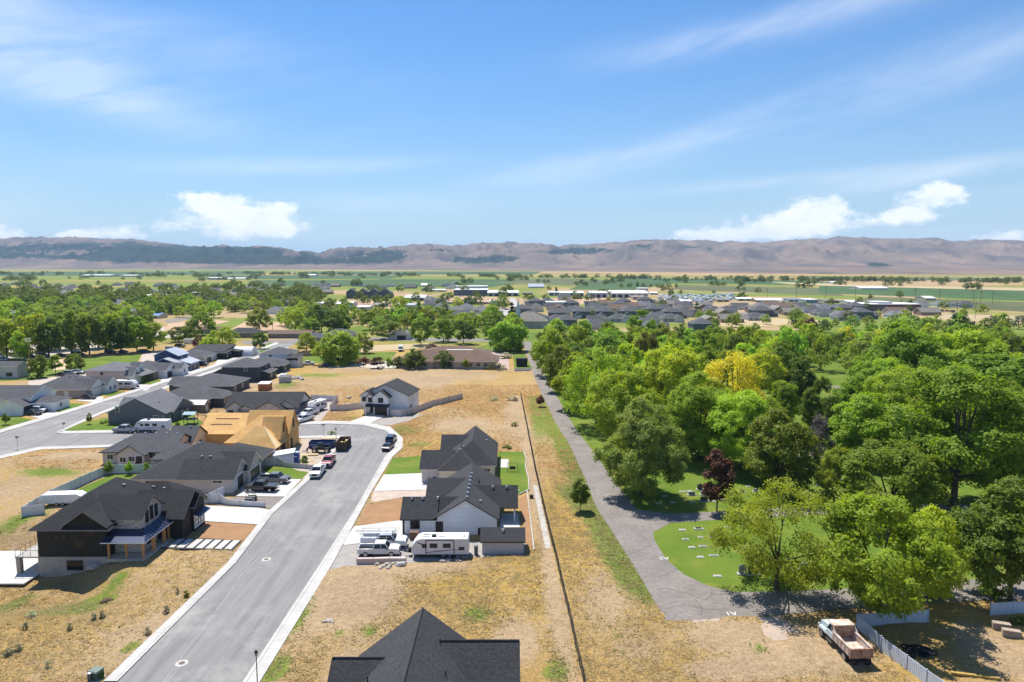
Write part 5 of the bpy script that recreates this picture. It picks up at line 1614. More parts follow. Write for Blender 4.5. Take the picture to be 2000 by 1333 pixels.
G_CEM = 'broadleaf trees standing in the cemetery'
for a in [
    ('maple_tree', 'maple', 0, 'olive', 1252, 968, 792, 148, 'broad pale green maple with a full round crown where the lane forks', None),
    ('purple_tree', 'young', 0, 'red', 1400, 1000, 886, 60, 'copper red round headed tree on the cemetery lawn', None),
    ('young_tree', 'young', 1, 'dark', 1133, 998, 938, 32, 'small dark green young tree in the dry strip beside the lane', None),
    ('young_tree', 'young', 2, 'red', 1055, 795, 773, 14, 'tiny dark red young tree beside the far end of the long fence', None),
    ('ash_tree', 'open', 0, 'green', 1516, 1152, 935, 225, 'open drooping ash tree inside the grassy lane loop', None),
    ('maple_tree', 'spread', 0, 'bright', 1715, 1205, 985, 235, 'large lime green maple overhanging the white metal fence corner', None),
    ('maple_tree', 'maple', 1, 'bright', 1815, 1168, 1005, 120, 'smaller bright maple half hidden behind the large lime green maple', None),
    ('linden_tree', 'maple', 2, 'dark', 1972, 1172, 955, 185, 'dark green tree at the right edge beside the lane end', None),
    ('cottonwood_tree', 'tall', 0, 'green', 1862, 990, 715, 205, 'very tall cottonwood with a pale leaning trunk on the right lawn', None),
    ('maple_tree', 'spread', 1, 'green', 1735, 1015, 872, 205, 'wide green tree between the tall cottonwood and the lane loop', G_CEM),
    ('elm_tree', 'spread', 2, 'green', 1990, 985, 760, 170, 'dense green elm beside the tall cottonwood at the right edge', G_CEM),
    ('maple_tree', 'maple', 3, 'dark', 1518, 958, 812, 130, 'dark green tree behind the grassy lane loop', G_CEM),
    ('linden_tree', 'maple', 4, 'green', 1365, 898, 738, 140, 'green tree with a dark trunk above the open grave lawn', G_CEM),
    ('maple_tree', 'maple', 5, 'bright', 1448, 915, 770, 140, 'green tree directly behind the copper red tree', G_CEM),
    ('maple_tree', 'spread', 3, 'bright', 1218, 880, 730, 150, 'rounded bright tree just behind the broad pale maple', G_CEM),
    ('elm_tree', 'open', 1, 'green', 1165, 835, 685, 140, 'wide green tree hanging over the middle of the lane', G_CEM),
    ('elm_tree', 'spread', 4, 'green', 1128, 800, 700, 100, 'green tree whose branches reach over the lane', G_CEM),
    ('maple_tree', 'maple', 6, 'dark', 1098, 765, 682, 64, 'dark leaved tree hugging the lane side', G_CEM),
    ('elm_tree', 'spread', 5, 'bright', 1075, 735, 650, 76, 'bright green tree beside the narrow end of the lane', G_CEM),
    ('bare_tree', 'open', 2, 'twig', 1597, 905, 815, 62, 'half bare grey twigged tree beside the dark cemetery trees', None),
    ('linden_tree', 'maple', 7, 'dark', 1603, 862, 748, 66, 'dark compact tree below the bright clearing', G_CEM),
    ('linden_tree', 'maple', 0, 'dark', 1692, 765, 690, 66, 'round dark tree at the right of the clearing', G_CEM),
    ('elm_tree', 'tall', 1, 'dark', 1562, 790, 700, 60, 'upright dark tree at the left of the clearing', G_CEM),
    ('honeylocust_tree', 'open', 3, 'yellow', 1432, 812, 690, 125, 'golden yellow leaved tree in the middle of the cemetery', None),
    ('honeylocust_tree', 'spread', 2, 'yellow', 1486, 785, 690, 90, 'smaller golden tree touching the larger golden one', None),
    ('honeylocust_tree', 'maple', 2, 'yellow', 1651, 690, 641, 34, 'little golden tree far back among the green cemetery trees', None),
    ('elm_tree', 'spread', 0, 'rustgreen', 1262, 755, 655, 60, 'rusty brown green tree in the middle of the cemetery', None),
    ('maple_tree', 'spread', 1, 'bright', 1300, 840, 690, 150, 'broad bright tree left of the golden one', G_CEM),
    ('maple_tree', 'maple', 3, 'green', 1390, 856, 752, 110, 'full green tree below the golden one', G_CEM),
    ('elm_tree', 'open', 4, 'green', 1485, 885, 778, 110, 'loose green tree between the copper tree and the clearing', G_CEM),
    ('cottonwood_tree', 'spread', 3, 'green', 1770, 890, 730, 170, 'heavy green crown left of the tall cottonwood', G_CEM),
    ('maple_tree', 'maple', 6, 'green', 1690, 905, 780, 130, 'green tree right of the half bare tree', G_CEM),
    ('cottonwood_tree', 'spread', 4, 'bright', 1760, 800, 648, 180, 'broad bright crown in the upper right grove', G_CEM),
    ('cottonwood_tree', 'spread', 5, 'bright', 1880, 790, 655, 170, 'high rounded bright crown near the right edge', G_CEM),
    ('cottonwood_tree', 'tall', 2, 'green', 1965, 860, 690, 170, 'tall green crown on the right edge', G_CEM),
    ('elm_tree', 'spread', 0, 'lime', 1985, 810, 705, 110, 'yellowish green crown on the right edge', G_CEM),
    ('maple_tree', 'maple', 5, 'green', 1630, 985, 880, 70, 'small green tree behind the upright dark stones', G_CEM),
    ('spruce_tree', 'conifer', 0, 'deep', 1862, 668, 612, 34, 'dark spruce with a pointed top in the far right grove', 'dark spruces in the far right grove'),
    ('spruce_tree', 'conifer', 1, 'deep', 1880, 670, 616, 34, 'second dark spruce, just right of the pointed one', 'dark spruces in the far right grove'),
    ('spruce_tree', 'conifer', 2, 'deep', 1895, 668, 622, 28, 'shortest dark spruce of the far right grove', 'dark spruces in the far right grove'),
    ('maple_tree', 'maple', 7, 'bright', 1255, 672, 610, 52, 'round tree standing higher than the rest at the near edge of the dark roofs', None),
    ('spruce_tree', 'conifer', 1, 'deep', 1142, 668, 634, 18, 'dark little spruce left of the high round tree', None),
    ('linden_tree', 'maple', 2, 'red', 1582, 650, 622, 26, 'dull purple tree between the far right roofs', None),
    # left and middle
    ('maple_tree', 'maple', 4, 'dark', 75, 738, 694, 36, 'left dark round tree on the edge of the ball field', 'three round trees on the edge of the ball field'),
    ('maple_tree', 'young', 3, 'green', 109, 731, 696, 24, 'middle and smallest round tree on the edge of the ball field', 'three round trees on the edge of the ball field'),
    ('maple_tree', 'spread', 1, 'dark', 147, 728, 693, 42, 'right dark round tree on the edge of the ball field', 'three round trees on the edge of the ball field'),
    ('willow_tree', 'willow', 0, 'green', 662, 712, 652, 80, 'big rounded willow at the edge of the dry field', None),
    ('maple_tree', 'maple', 3, 'green', 711, 690, 650, 30, 'green tree just right of the big willow', None),
    ('maple_tree', 'maple', 6, 'bright', 599, 686, 652, 38, 'bright round tree at the end of the left street', None),
    ('willow_tree', 'willow', 1, 'lime', 993, 686, 628, 66, 'light yellow green willow at the head of the cemetery lane', None),
    ('elm_tree', 'spread', 4, 'dark', 822, 675, 625, 44, 'tall dark green tree left of the brown roofed building', None),
    ('elm_tree', 'maple', 5, 'green', 866, 668, 625, 44, 'green tree behind the purple crowned one', None),
    ('elm_tree', 'spread', 2, 'dark', 905, 672, 630, 48, 'tree with a leaning dark trunk above the brown roof', None),
    ('elm_tree', 'maple', 7, 'green', 955, 662, 632, 28, 'small tree beside the light willow', None),
    ('plum_tree', 'maple', 1, 'red', 846, 700, 673, 38, 'dark purple plum tree over the brown roof', None),
    ('plum_tree', 'young', 1, 'red', 710, 720, 698, 24, 'dark red tree below the willow', 'dark red trees along the gravel yard'),
    ('plum_tree', 'young', 3, 'red', 737, 722, 699, 28, 'dark red tree further right along the gravel yard', 'dark red trees along the gravel yard'),
    ('elm_tree', 'maple', 0, 'dark', 808, 722, 684, 46, 'dark tree in front of the left wing of the brown roofed building', None),
    ('elm_tree', 'maple', 3, 'dark', 866, 720, 686, 36, 'round dark tree in front of the centre of the brown roofed building', None),
    ('elm_tree', 'maple', 4, 'dark', 776, 720, 696, 24, 'small dark tree at the end of the garden wall row', None),
    ('young_tree', 'young', 0, 'bright', 760, 722, 700, 13, 'slim bright tree in the gravel yard', None),
    ('shrub_tree', 'shrub', 0, 'green', 807, 697, 682, 16, 'bushy green tree beside the parked camper truck', None),
    ('young_tree', 'young', 2, 'bright', 910, 722, 702, 12, 'slim young tree by the pale wall of the brown roofed building', None),
    ('willow_tree', 'spread', 3, 'dark', 759, 663, 630, 56, 'dense dark tree mass left of the small gabled garage', None),
    ('elm_tree', 'spread', 5, 'green', 722, 645, 612, 36, 'green tree beyond the far meadow', None),
    ('poplar_tree', 'poplar', 0, 'dark', 741, 628, 586, 18, 'dark narrow poplar, left one of two near the metal sheds', None),
    ('poplar_tree', 'poplar', 1, 'dark', 750, 628, 592, 14, 'shorter narrow poplar beside the metal sheds', None),
    ('spruce_tree', 'conifer', 0, 'dark', 818, 632, 588, 34, 'tall dark spruce right of the blue grey metal shed', None),
    ('poplar_tree', 'poplar', 1, 'dark', 868, 622, 592, 22, 'narrow dark tree beside the far roofs', None),
    ('elm_tree', 'maple', 2, 'green', 395, 655, 612, 44, 'round green tree in the ploughed field', None),
    ('elm_tree', 'spread', 1, 'green', 508, 648, 606, 50, 'wide green tree above the low red roofed house', None),
    ('elm_tree', 'spread', 4, 'bright', 436, 685, 642, 62, 'bright bushy tree behind the quonset hut', None),
    ('elm_tree', 'maple', 6, 'bright', 410, 690, 662, 34, 'small yellow green tree left of the quonset hut', None),
    ('elm_tree', 'maple', 0, 'dark', 508, 682, 650, 26, 'dark tree right of the quonset hut', None),
    ('plum_tree', 'maple', 3, 'red', 388, 680, 655, 18, 'dull red tree by the parking lane', None),
    ('elm_tree', 'spread', 0, 'dark', 348, 668, 640, 44, 'dark tree right of the tall tree row', None),
    ('elm_tree', 'maple', 7, 'dark', 370, 662, 634, 24, 'slim dark tree beside the ploughed field', None),
    ('elm_tree', 'spread', 2, 'dark', 628, 650, 600, 62, 'dark tree clump above the end of the left street', None),
    ('elm_tree', 'tall', 1, 'dark', 652, 655, 606, 40, 'upright dark tree beside the grey roofed farmhouse', None),
    ('elm_tree', 'tall', 2, 'green', 606, 655, 622, 30, 'green tree at the left of the dark clump', None),
    ('young_tree', 'young', 1, 'dark', 175, 829, 808, 9, 'tiny staked tree on the corner lawn', None),
    ('young_tree', 'young', 2, 'green', 12, 830, 808, 12, 'young tree on the front lawn at the left edge', None),
    ('young_tree', 'young', 3, 'olive', 595, 912, 890, 14, 'small ball headed tree in the gravel bed by the vinyl fence', None),
    ('young_tree', 'young', 0, 'dark', 347, 836, 824, 8, 'tiny tree behind the trailer on the cross street', None),
    ('young_tree', 'young', 1, 'lime', 213, 928, 901, 13, 'first young lime green tree along the vinyl fence, nearest its corner', 'young trees along the backyard fence'),
    ('young_tree', 'young', 2, 'lime', 252, 928, 902, 12, 'second young lime green tree along the backyard fence', 'young trees along the backyard fence'),
    ('young_tree', 'young', 3, 'lime', 287, 928, 904, 11, 'third young lime green tree along the backyard fence', 'young trees along the backyard fence'),
    ('young_tree', 'young', 0, 'lime', 325, 926, 905, 11, 'last young lime green tree, half behind the hip roof', 'young trees along the backyard fence'),
    ('young_tree', 'young', 2, 'dark', 280, 749, 733, 7, 'tiny tree before the cream house', None),
]:
    tpx(*a)
# the row of tall trees at the left
G_ROW = 'row of tall trees behind the ball field'
rowl = ['first', 'second', 'third', 'fourth', 'fifth', 'sixth', 'seventh', 'eighth', 'ninth', 'tenth']
for i, (px, py, top, w, lf) in enumerate([(14, 702, 622, 50, 'green'), (55, 700, 616, 46, 'green'), (96, 698, 618, 50, 'dark'), (140, 692, 612, 48, 'green'), (175, 694, 616, 46, 'dark'), (207, 690, 614, 44, 'green'), (237, 690, 618, 42, 'dark'), (268, 688, 622, 44, 'green'), (300, 686, 630, 38, 'bright'), (40, 706, 646, 30, 'bright')]):
    tpx('tall_tree', 'tall', i % 4, lf, px, py, top, w, '%s tall tree from the left in the row behind the ball field' % rowl[i] if i < 9 else 'lighter green tree standing in front of the tall row at the left', G_ROW)
for i, (px, py, top, w) in enumerate([(32, 690, 620, 44), (76, 686, 618, 46), (118, 684, 614, 46), (158, 682, 612, 44), (192, 680, 612, 44), (222, 678, 616, 42), (252, 676, 622, 40), (284, 674, 628, 38), (-6, 690, 620, 44)]):
    tpx('tall_tree', 'tall', (i + 2) % 4, 'green' if i % 2 else 'dark', px, py, top, w, 'tall tree in the second row, seen through the front row behind the ball field', 'second row of tall trees behind the ball field')

# trees that fill the cemetery grove, in world metres
holes = [[(1790, 990), (1975, 990), (1975, 890), (1800, 890)], [(1375, 872), (1510, 872), (1505, 770), (1380, 770)], [(1548, 890), (1655, 890), (1668, 725), (1535, 725)], [(1285, 940), (1432, 940), (1410, 858), (1300, 858)], [(1285, 1010), (1480, 1000), (1470, 930), (1290, 935)], [(1575, 985), (1650, 985), (1650, 915), (1580, 915)],
         [(1800, 1130), (1930, 1110), (1880, 1000), (1790, 1010)], [(1270, 1160), (1700, 1160), (1660, 1020), (1280, 1020)], [(1880, 950), (1960, 950), (1960, 905), (1885, 905)], [(1040, 800), (1080, 800), (1040, 690), (1005, 690)]]
holes = [W(h) for h in holes]
cemw = W([(1045, 668), (1068, 700), (1100, 760), (1130, 800), (1200, 880), (1300, 960), (1480, 960), (1700, 960), (2080, 960), (2300, 800), (2300, 655), (1500, 650), (1045, 650)])
LM = [(1252, 968, 'the broad pale maple'), (1400, 1000, 'the copper red tree'), (1435, 765, 'the golden tree'), (1600, 765, 'the bright clearing'), (1862, 990, 'the tall cottonwood'), (1597, 905, 'the half bare tree'),
      (1880, 670, 'the dark spruces'), (1255, 672, 'the high round tree'), (1651, 668, 'the little golden tree'), (1100, 740, 'the lane end'), (1972, 1172, 'the right edge tree')]
LMW = [(U(a, b), t) for a, b, t in LM]
rs = np.random.RandomState(5)
nfill = 0
cand = []
for gy in np.arange(150, 470, 13.0):
    for gx in np.arange(8, 420, 13.0):
        cand.append((gx + rs.uniform(-4, 4), gy + rs.uniform(-4, 4)))
seen = {}
for (x, y) in cand:
    if nfill > 150:
        break
    px, py = project(x, y, 0)
    if not (1040 < px < 2090) or not pip(np.array([x]), np.array([y]), cemw)[0]:
        continue
    if any(pip(np.array([x]), np.array([y]), h)[0] for h in holes):
        continue
    if any((x - a) ** 2 + (y - b) ** 2 < (r * .68 + 5.2) ** 2 for a, b, r in ALLTREES):
        continue
    (lx_, ly_), lt_ = min(LMW, key=lambda q: (q[0][0] - x) ** 2 + (q[0][1] - y) ** 2)
    dx, dy = x - lx_, y - ly_
    rel = ('right of' if dx > 0 else 'left of') if abs(dx) > abs(dy) else ('behind' if dy > 0 else 'in front of')
    dist = 'just' if math.hypot(dx, dy) < 22 else ('some way' if math.hypot(dx, dy) < 60 else 'far')
    lf = ['green', 'bright', 'green', 'green', 'bright', 'dark', 'olive', 'lime'][rs.randint(8)]
    kd = ['maple', 'spread', 'spread', 'tall', 'open'][rs.randint(5)]
    h = rs.uniform(10.5, 16.5) if y < 290 else (rs.uniform(9, 13) if y < 350 else rs.uniform(6.5, 9.5))
    wd = h * {'maple': .92, 'spread': 1.05, 'tall': .68, 'open': 1.0}[kd] * rs.uniform(.76, .96)
    cw = {'green': 'mid green', 'bright': 'bright green', 'dark': 'dark green', 'olive': 'olive green', 'lime': 'yellow green'}[lf]
    sh = {'maple': 'round headed', 'spread': 'wide crowned', 'tall': 'upright', 'open': 'loose crowned'}[kd]
    lab = '%s %s cemetery tree %s %s %s' % (cw, sh, dist, rel, lt_)
    tree({'maple': 'maple_tree', 'spread': 'elm_tree', 'tall': 'cottonwood_tree', 'open': 'ash_tree'}[kd], kd, rs.randint(6), lf, x, y, h, wd, lab, G_CEM, 0 if y < 210 else 1)
    nfill += 1
print('cemetery fill', nfill)
# ------------------------------------------------------------------ vehicles (x forward, origin on the ground)
def wheel(parent, x, y, r=.4, w=.28, dual=False):
    t = MB()
    s = 1 if y > 0 else -1
    n = 16
    a = [(r * math.cos(k * 2 * math.pi / n), r * math.sin(k * 2 * math.pi / n)) for k in range(n)]
    t.side([(x + p, r + q) for p, q in a], y - s * w * (2 if dual else 1), y, 0)
    o = t.build('wheel', TYRE, parent, uv=False)
    q_ = MB()
    q_.side([(x + p * .62, r + q * .62) for p, q in a], y - s * .05, y + s * .015, 0)
    q_.build('rim', RIM, o, uv=False)
    return o


def lamp(parent, name, x, y0, y1, z0, z1, m, s):
    b = MB()
    b.box(x - .03, x + .03, y0, y1, z0, z1)
    return b.build(name, m, parent, uv=False)


HEAD = mat('headlight lens', (.75, .78, .8), None, 4, .1, 0)
TAIL = mat('tail lamp', (.45, .02, .02), None, 4, .3, 0)
CHROME = mat('chrome', (.6, .6, .62), None, 4, .2, 0, metal=1)
UNDER = mat('dark underside', (.02, .02, .022), None, 4, .8, 0)
CARS = {}


def cabin(parent, xs, zs, w0, w1, pm, pillars=()):
    """xs: rear bottom, rear top, front top, front bottom; glass with painted pillars and roof"""
    a, b, c, d = xs
    z0, z1 = zs
    g = MB()
    P = [(a, -w0, z0), (d, -w0, z0), (c, -w1, z1), (b, -w1, z1), (a, w0, z0), (d, w0, z0), (c, w1, z1), (b, w1, z1)]
    g.solid(P, [(0, 1, 2, 3), (5, 4, 7, 6), (1, 5, 6, 2), (4, 0, 3, 7), (3, 2, 6, 7), (4, 5, 1, 0)])
    g.build('windows', GLASS, parent, uv=False)
    r = MB()
    r.box(b - .06, c + .06, -w1 - .02, w1 + .02, z1 - .03, z1 + .06, 0, .05, .05)
    for s in (-1, 1):
        for (xa, xb, t) in [(a, b, .09), (d, c, .06)] + [(p, p, .05) for p in pillars]:
            r.tube([(xa, s * w0 * 1.0, z0), (xb, s * w1 * 1.01, z1)], t, 5)
    r.build('roof', pm, parent, uv=False)


def vehicle(kind, pm):
    key = (kind, pm.name)
    if key in CARS:
        return copy_tree(CARS[key])
    nm = {'pickup': 'pickup_truck', 'pickup_flat': 'pickup_truck', 'suv': 'suv', 'car': 'parked_car', 'van': 'van'}[kind]
    r = root(nm)
    W_ = 1.0
    b = MB()
    if kind.startswith('pickup'):
        L0, L1 = -2.95, 2.95
        b.side([(-.75, .48), (2.85, .48), (2.95, .7), (2.9, 1.12), (2.5, 1.24), (1.25, 1.30), (-.75, 1.30)], -W_, W_)
        if kind == 'pickup':
            b.box(-2.95, -.75, -W_, -W_ + .1, .55, 1.3)
            b.box(-2.95, -.75, W_ - .1, W_, .55, 1.3)
            b.box(-2.95, -2.85, -W_ + .1, W_ - .1, .55, 1.3)
            b.box(-2.9, -.75, -W_ + .1, W_ - .1, .55, .8, 1)
        else:
            b.box(-3.0, -.8, -W_ - .05, W_ + .05, .95, 1.3)
        b.build('body', [pm, UNDER], r, bevel=.04, uv=False)
        cabin(r, (-.72, -.55, .95, 1.5), (1.28, 1.9), .94, .76, pm, (.35,))
        wx, R_ = (1.85, -1.85), .42
    elif kind == 'suv':
        b.side([(-2.4, .42), (2.35, .42), (2.45, .7), (2.4, 1.0), (2.1, 1.12), (1.1, 1.2), (-2.35, 1.2), (-2.45, .8)], -.96, .96)
        b.build('body', pm, r, bevel=.05, uv=False)
        cabin(r, (-2.35, -2.1, .6, 1.25), (1.18, 1.75), .9, .74, pm, (-.9, .1))
        wx, R_ = (1.5, -1.5), .38
        W_ = .96
    elif kind == 'van':
        b.side([(-2.9, .4), (2.8, .4), (2.95, .9), (2.4, 1.3), (1.9, 2.5), (-2.9, 2.6)], -1.02, 1.02)
        b.build('body', pm, r, bevel=.06, uv=False)
        g = MB()
        g.solid([(1.96, -.85, 2.3), (2.43, -.95, 1.33), (2.43, .95, 1.33), (1.96, .85, 2.3), (1.85, -.85, 2.3), (2.3, -.95, 1.3), (2.3, .95, 1.3), (1.85, .85, 2.3)], [(0, 1, 2, 3), (7, 6, 5, 4)])
        g.build('windscreen', GLASS, r, uv=False)
        wx, R_ = (1.9, -1.9), .38
    else:
        b.side([(-2.25, .38), (2.2, .38), (2.3, .6), (2.2, .82), (1.2, .95), (-1.6, 1.0), (-2.25, .92), (-2.3, .6)], -.9, .9)
        b.build('body', pm, r, bevel=.05, uv=False)
        cabin(r, (-1.65, -1.05, .35, 1.15), (.94, 1.42), .84, .66, pm, (-.3,))
        wx, R_ = (1.4, -1.4), .34
        W_ = .9
    for x in wx:
        for s in (-1, 1):
            wheel(r, x, s * (W_ + .02), R_)
    xf = {'pickup': 2.93, 'pickup_flat': 2.93, 'suv': 2.43, 'van': 2.9, 'car': 2.26}[kind]
    zf = .95 if kind != 'car' else .68
    for s in (-1, 1):
        y = s * (W_ - .22)
        lamp(r, 'headlight', xf, y - .16, y + .16, zf - .1, zf + .08, HEAD, s)
        lamp(r, 'taillight', -xf - .02, y + (s * .08) - .08, y + (s * .08) + .08, zf - .1, zf + .2, TAIL, s)
        m = MB()
        m.box({'pickup': 1.2, 'pickup_flat': 1.2}.get(kind, .9), {'pickup': 1.38, 'pickup_flat': 1.38}.get(kind, 1.05), s * W_ - .02, s * W_ + s * .2, 1.2 if kind != 'car' else .95, 1.42 if kind != 'car' else 1.1)
        m.build('mirror', BLACKM if 'white' in pm.name else pm, r, uv=False)
    m = MB()
    m.box(xf - .03, xf + .08, -W_ + .05, W_ - .05, .45, .66)
    m.box(xf - .02, xf + .03, -W_ * .5, W_ * .5, .7, 1.05 if kind != 'car' else .8, 1)
    m.build('front_bumper', [CHROME if kind.startswith('pickup') else UNDER, UNDER], r, uv=False)
    m = MB()
    m.box(-xf - .1, -xf + .05, -W_ + .1, W_ - .1, .45, .64)
    m.build('rear_bumper', CHROME if kind.startswith('pickup') else UNDER, r, uv=False)
    m = MB()
    m.box(-xf + .3, xf - .3, -W_ + .15, W_ - .15, .25, .5)
    m.build('chassis', UNDER, r, uv=False)
    CARS[key] = r
    return r


PW, PB, PR_, PG, PS = paint('white paint', (.72, .73, .74)), paint('black paint', (.015, .016, .02)), paint('red paint', (.25, .015, .03)), paint('grey paint', (.12, .125, .13)), paint('silver paint', (.38, .39, .41))
PN = paint('dark blue paint', (.02, .035, .08))
PT = paint('champagne paint', (.36, .32, .27))


def park(kind, pm, px, py, deg, label, group=None, cat=None):
    r = vehicle(kind, pm)
    x, y = U(px, py)
    r.location = (x, y, .03 if py > 700 else .05)
    r.rotation_euler = (0, 0, math.radians(deg))
    for k in ('label', 'group', 'category'):
        if k in r:
            del r[k]
    return tag(r, label, cat or {'pickup': 'pickup truck', 'pickup_flat': 'pickup truck', 'suv': 'car', 'car': 'car', 'van': 'van'}[kind], group)


park('pickup', PG, 536, 943, -5, 'dark grey pickup truck on the driveway beside the small front lawn')
park('pickup_flat', PB, 512, 959, 176, 'black flatbed pickup truck on the driveway nearer the house')
park('pickup', PW, 621, 928, -88, 'white pickup truck parked at the kerb facing the camera')
park('pickup', PR_, 642, 908, -86, 'dark red pickup truck parked behind the white one at the kerb')
park('suv', PN, 764, 864, 90, 'dark blue black suv parked at the outer kerb of the bend')
park('car', PB, 758, 878, 84, 'black car with dusty windows parked behind the dark suv')
park('pickup', paint('dusty white paint', (.62, .60, .57)), 741, 1084, 2, 'dusty white crew cab pickup truck on the gravel pad')
park('pickup', PS, 246, 845, 176, 'silver white pickup truck hitched before the trailer on the cross street')
park('pickup', PW, 594, 824, -118, 'white pickup truck, front one of two beside the long grey house')
park('pickup', PW, 604, 812, -118, 'white pickup truck, rear one of two beside the long grey house')
park('car', PW, 573, 817, 4, 'white car in front of the garage of the long grey house')
park('car', PB, 173, 780, 0, 'black sedan in front of the white gabled house')
park('suv', PW, 76, 806, -8, 'white suv in front of the left edge house')
park('car', PB, 66, 811, -8, 'black car beside the white suv at the left edge')
park('pickup', PB, 393, 715, -5, 'black pickup truck on the drive by the grey ranch house')
park('car', PS, 363, 724, -6, 'silver car in front of the navy house')
park('suv', PW, 152, 731, 5, 'white suv behind the ball field, rightmost of three', 'cars parked behind the ball field')
park('suv', PS, 138, 733, 5, 'silver suv behind the ball field, middle of three', 'cars parked behind the ball field')
park('car', PB, 122, 735, 5, 'black car behind the ball field, leftmost of three', 'cars parked behind the ball field')
park('van', PW, 783, 686, -85, 'white camper truck beside the meadow near the brown roofed building', cat='camper')
for i, (px, py, pm, k) in enumerate([(32, 697, PS, 'suv'), (3, 706, PS, 'pickup'), (58, 700, PB, 'suv'), (84, 698, PN, 'suv'), (118, 697, PB, 'car'), (152, 695, PN, 'suv'), (216, 691, PB, 'suv'), (240, 690, PN, 'car'), (282, 690, PN, 'suv'), (334, 684, PW, 'suv'), (352, 679, PB, 'suv'), (371, 672, PW, 'van')]):
    park(k, pm, px, py, 4, ['silver suv', 'silver pickup', 'black suv', 'dark blue suv', 'black car', 'dark blue suv', 'black suv', 'dark blue car', 'dark blue suv', 'white suv', 'black suv', 'white van'][i] + ' in the shade of the tall tree row, %s from the left' % ['second', 'first', 'third', 'fourth', 'fifth', 'sixth', 'seventh', 'eighth', 'ninth', 'tenth', 'eleventh', 'twelfth'][i], 'vehicles parked under the tall tree row')
for i, (px, py, pm, k, d, l) in enumerate([(660, 641, PW, 'van', 10, 'white van beside the meadow of the grey roofed farmhouse'), (916, 707, PW, 'pickup', 80, 'white pickup truck beside the right wall of the brown roofed building'), (622, 676, PS, 'suv', 30, 'silver suv near the end of the left street'),
                                          (567, 707, PB, 'car', 0, 'black car in the sandy yard beside the white two storey house'), (600, 714, PW, 'pickup', 20, 'white work truck in the green yard by the willow'), (640, 716, PN, 'car', 10, 'dark blue car in the shade of the big willow')]):
    park(k, pm, px, py, d, l)


def trailer(label, px, py, deg, L=8.0, name='travel_trailer', h=2.9, dark=True, stripe=True):
    x, y = U(px, py)
    r = root(name, (x, y, .03), math.radians(deg), label, 'trailer')
    w = 1.22
    b = MB()
    prof = [(-L / 2, .62), (L / 2 - .25, .62), (L / 2, 1.1), (L / 2 - .15, 1.9), (L / 2 - .75, 2.7), (L / 2 - 1.3, h), (-L / 2 + .15, h), (-L / 2, h - .25)]
    b.side(prof, -w, w)
    body = b.build('body', mat('trailer white', (.70, .69, .68), (.64, .63, .63), .6, .35, 0), r, bevel=.04, uv=False)
    rb = MB()
    rb.box(-L / 2 + .1, L / 2 - 1.3, -w + .05, w - .05, h, h + .04)
    rf = rb.build('roof', WHITE, r, uv=False)
    for (vx, vy, sx, sy, sz, m) in [(.9, .3, .35, .3, .28, BLACKM), (2.0, .5, .55, .2, .06, RIM), (2.0, -.35, .55, .2, .06, RIM), (-.2, .5, .5, .2, .06, RIM), (-L / 2 + .7, .2, .2, .2, .2, WHITE)]:
        v = MB()
        v.box(vx - sx, vx + sx, vy - sy, vy + sy, h + .03, h + .04 + sz, 0, .05, .05)
        v.build('roof_unit', m, rf, uv=False)
    for s in (-1, 1):
        for (wx, ww, wz, wh) in [(L / 2 - 1.9, .7, 1.6, .6), (.9, 1.1, 1.6, .65), (-1.0, 1.1, 1.6, .65), (-L / 2 + 1.0, .8, 1.3, .45)]:
            f = MB()
            f.box(wx - ww / 2, wx + ww / 2, s * w - .02, s * (w + .02) + 0, wz, wz + wh) if s > 0 else f.box(wx - ww / 2, wx + ww / 2, -w - .02, -w + .02, wz, wz + wh)
            o = f.build('window', UNDER, r, uv=False)
            g = MB()
            yy = s * (w + .025)
            g.box(wx - ww / 2 + .06, wx + ww / 2 - .06, min(yy, yy - s * .02), max(yy, yy - s * .02), wz + .06, wz + wh - .06)
            g.build('pane', GLASS, o, uv=False)
        if dark:
            f = MB()
            for a in (2.0, -2.0):
                f.box(a - .05, a + .05, min(s * w, s * (w + .05)), max(s * w, s * (w + .05)), .7, h - .1)
            f.box(-2.0, 2.0, min(s * w, s * (w + .05)), max(s * w, s * (w + .05)), h - .2, h - .08)
            f.build('slide_out_trim', UNDER, r, uv=False)
        if stripe:
            f = MB()
            pts = [(-3.6, 1.25), (-1.8, 1.28), (.2, 1.05), (2.0, .85), (2.0, .95), (.2, 1.2), (-1.8, 1.4), (-3.6, 1.33)]
            f.side(pts, min(s * w, s * (w + .012)), max(s * w, s * (w + .012)))
            f.side([(2.4, 2.2), (3.3, 2.5), (3.2, 2.3), (2.5, 2.05)], min(s * w, s * (w + .012)), max(s * w, s * (w + .012)))
            f.build('stripe', mat('trailer stripe', (.16, .12, .14), None, 3, .5, 0), body, uv=False)
        for x_ in (-.5, -1.4):
            wheel(r, x_, s * (w - .02), .36, .24)
    h_ = MB()
    h_.tube([(L / 2 - .1, -.5, .6), (L / 2 + 1.2, 0, .55)], .06, 5)
    h_.tube([(L / 2 - .1, .5, .6), (L / 2 + 1.2, 0, .55)], .06, 5)
    h_.box(L / 2 + .15, L / 2 + .6, -.3, .3, .55, 1.1)
    h_.build('hitch', UNDER, r, uv=False)
    c = MB()
    c.box(-L / 2 + .2, L / 2 - .3, -1, 1, .4, .64)
    c.build('chassis', UNDER, r, uv=False)
    return r


trailer('long white travel trailer with dark slide out trim on the gravel pad', 861, 1085, 180, 8.2)
trailer('white travel trailer behind the silver pickup on the cross street', 300, 843, 180, 8.2, dark=False)
trailer('white travel trailer on the drive beside the cream two storey house', 246, 760, 0, 7.6, dark=False)
trailer('white boxy trailer beside the white gable of the long grey house', 619, 803, -110, 6.6, dark=False, stripe=False)
for i in range(1):
    pass
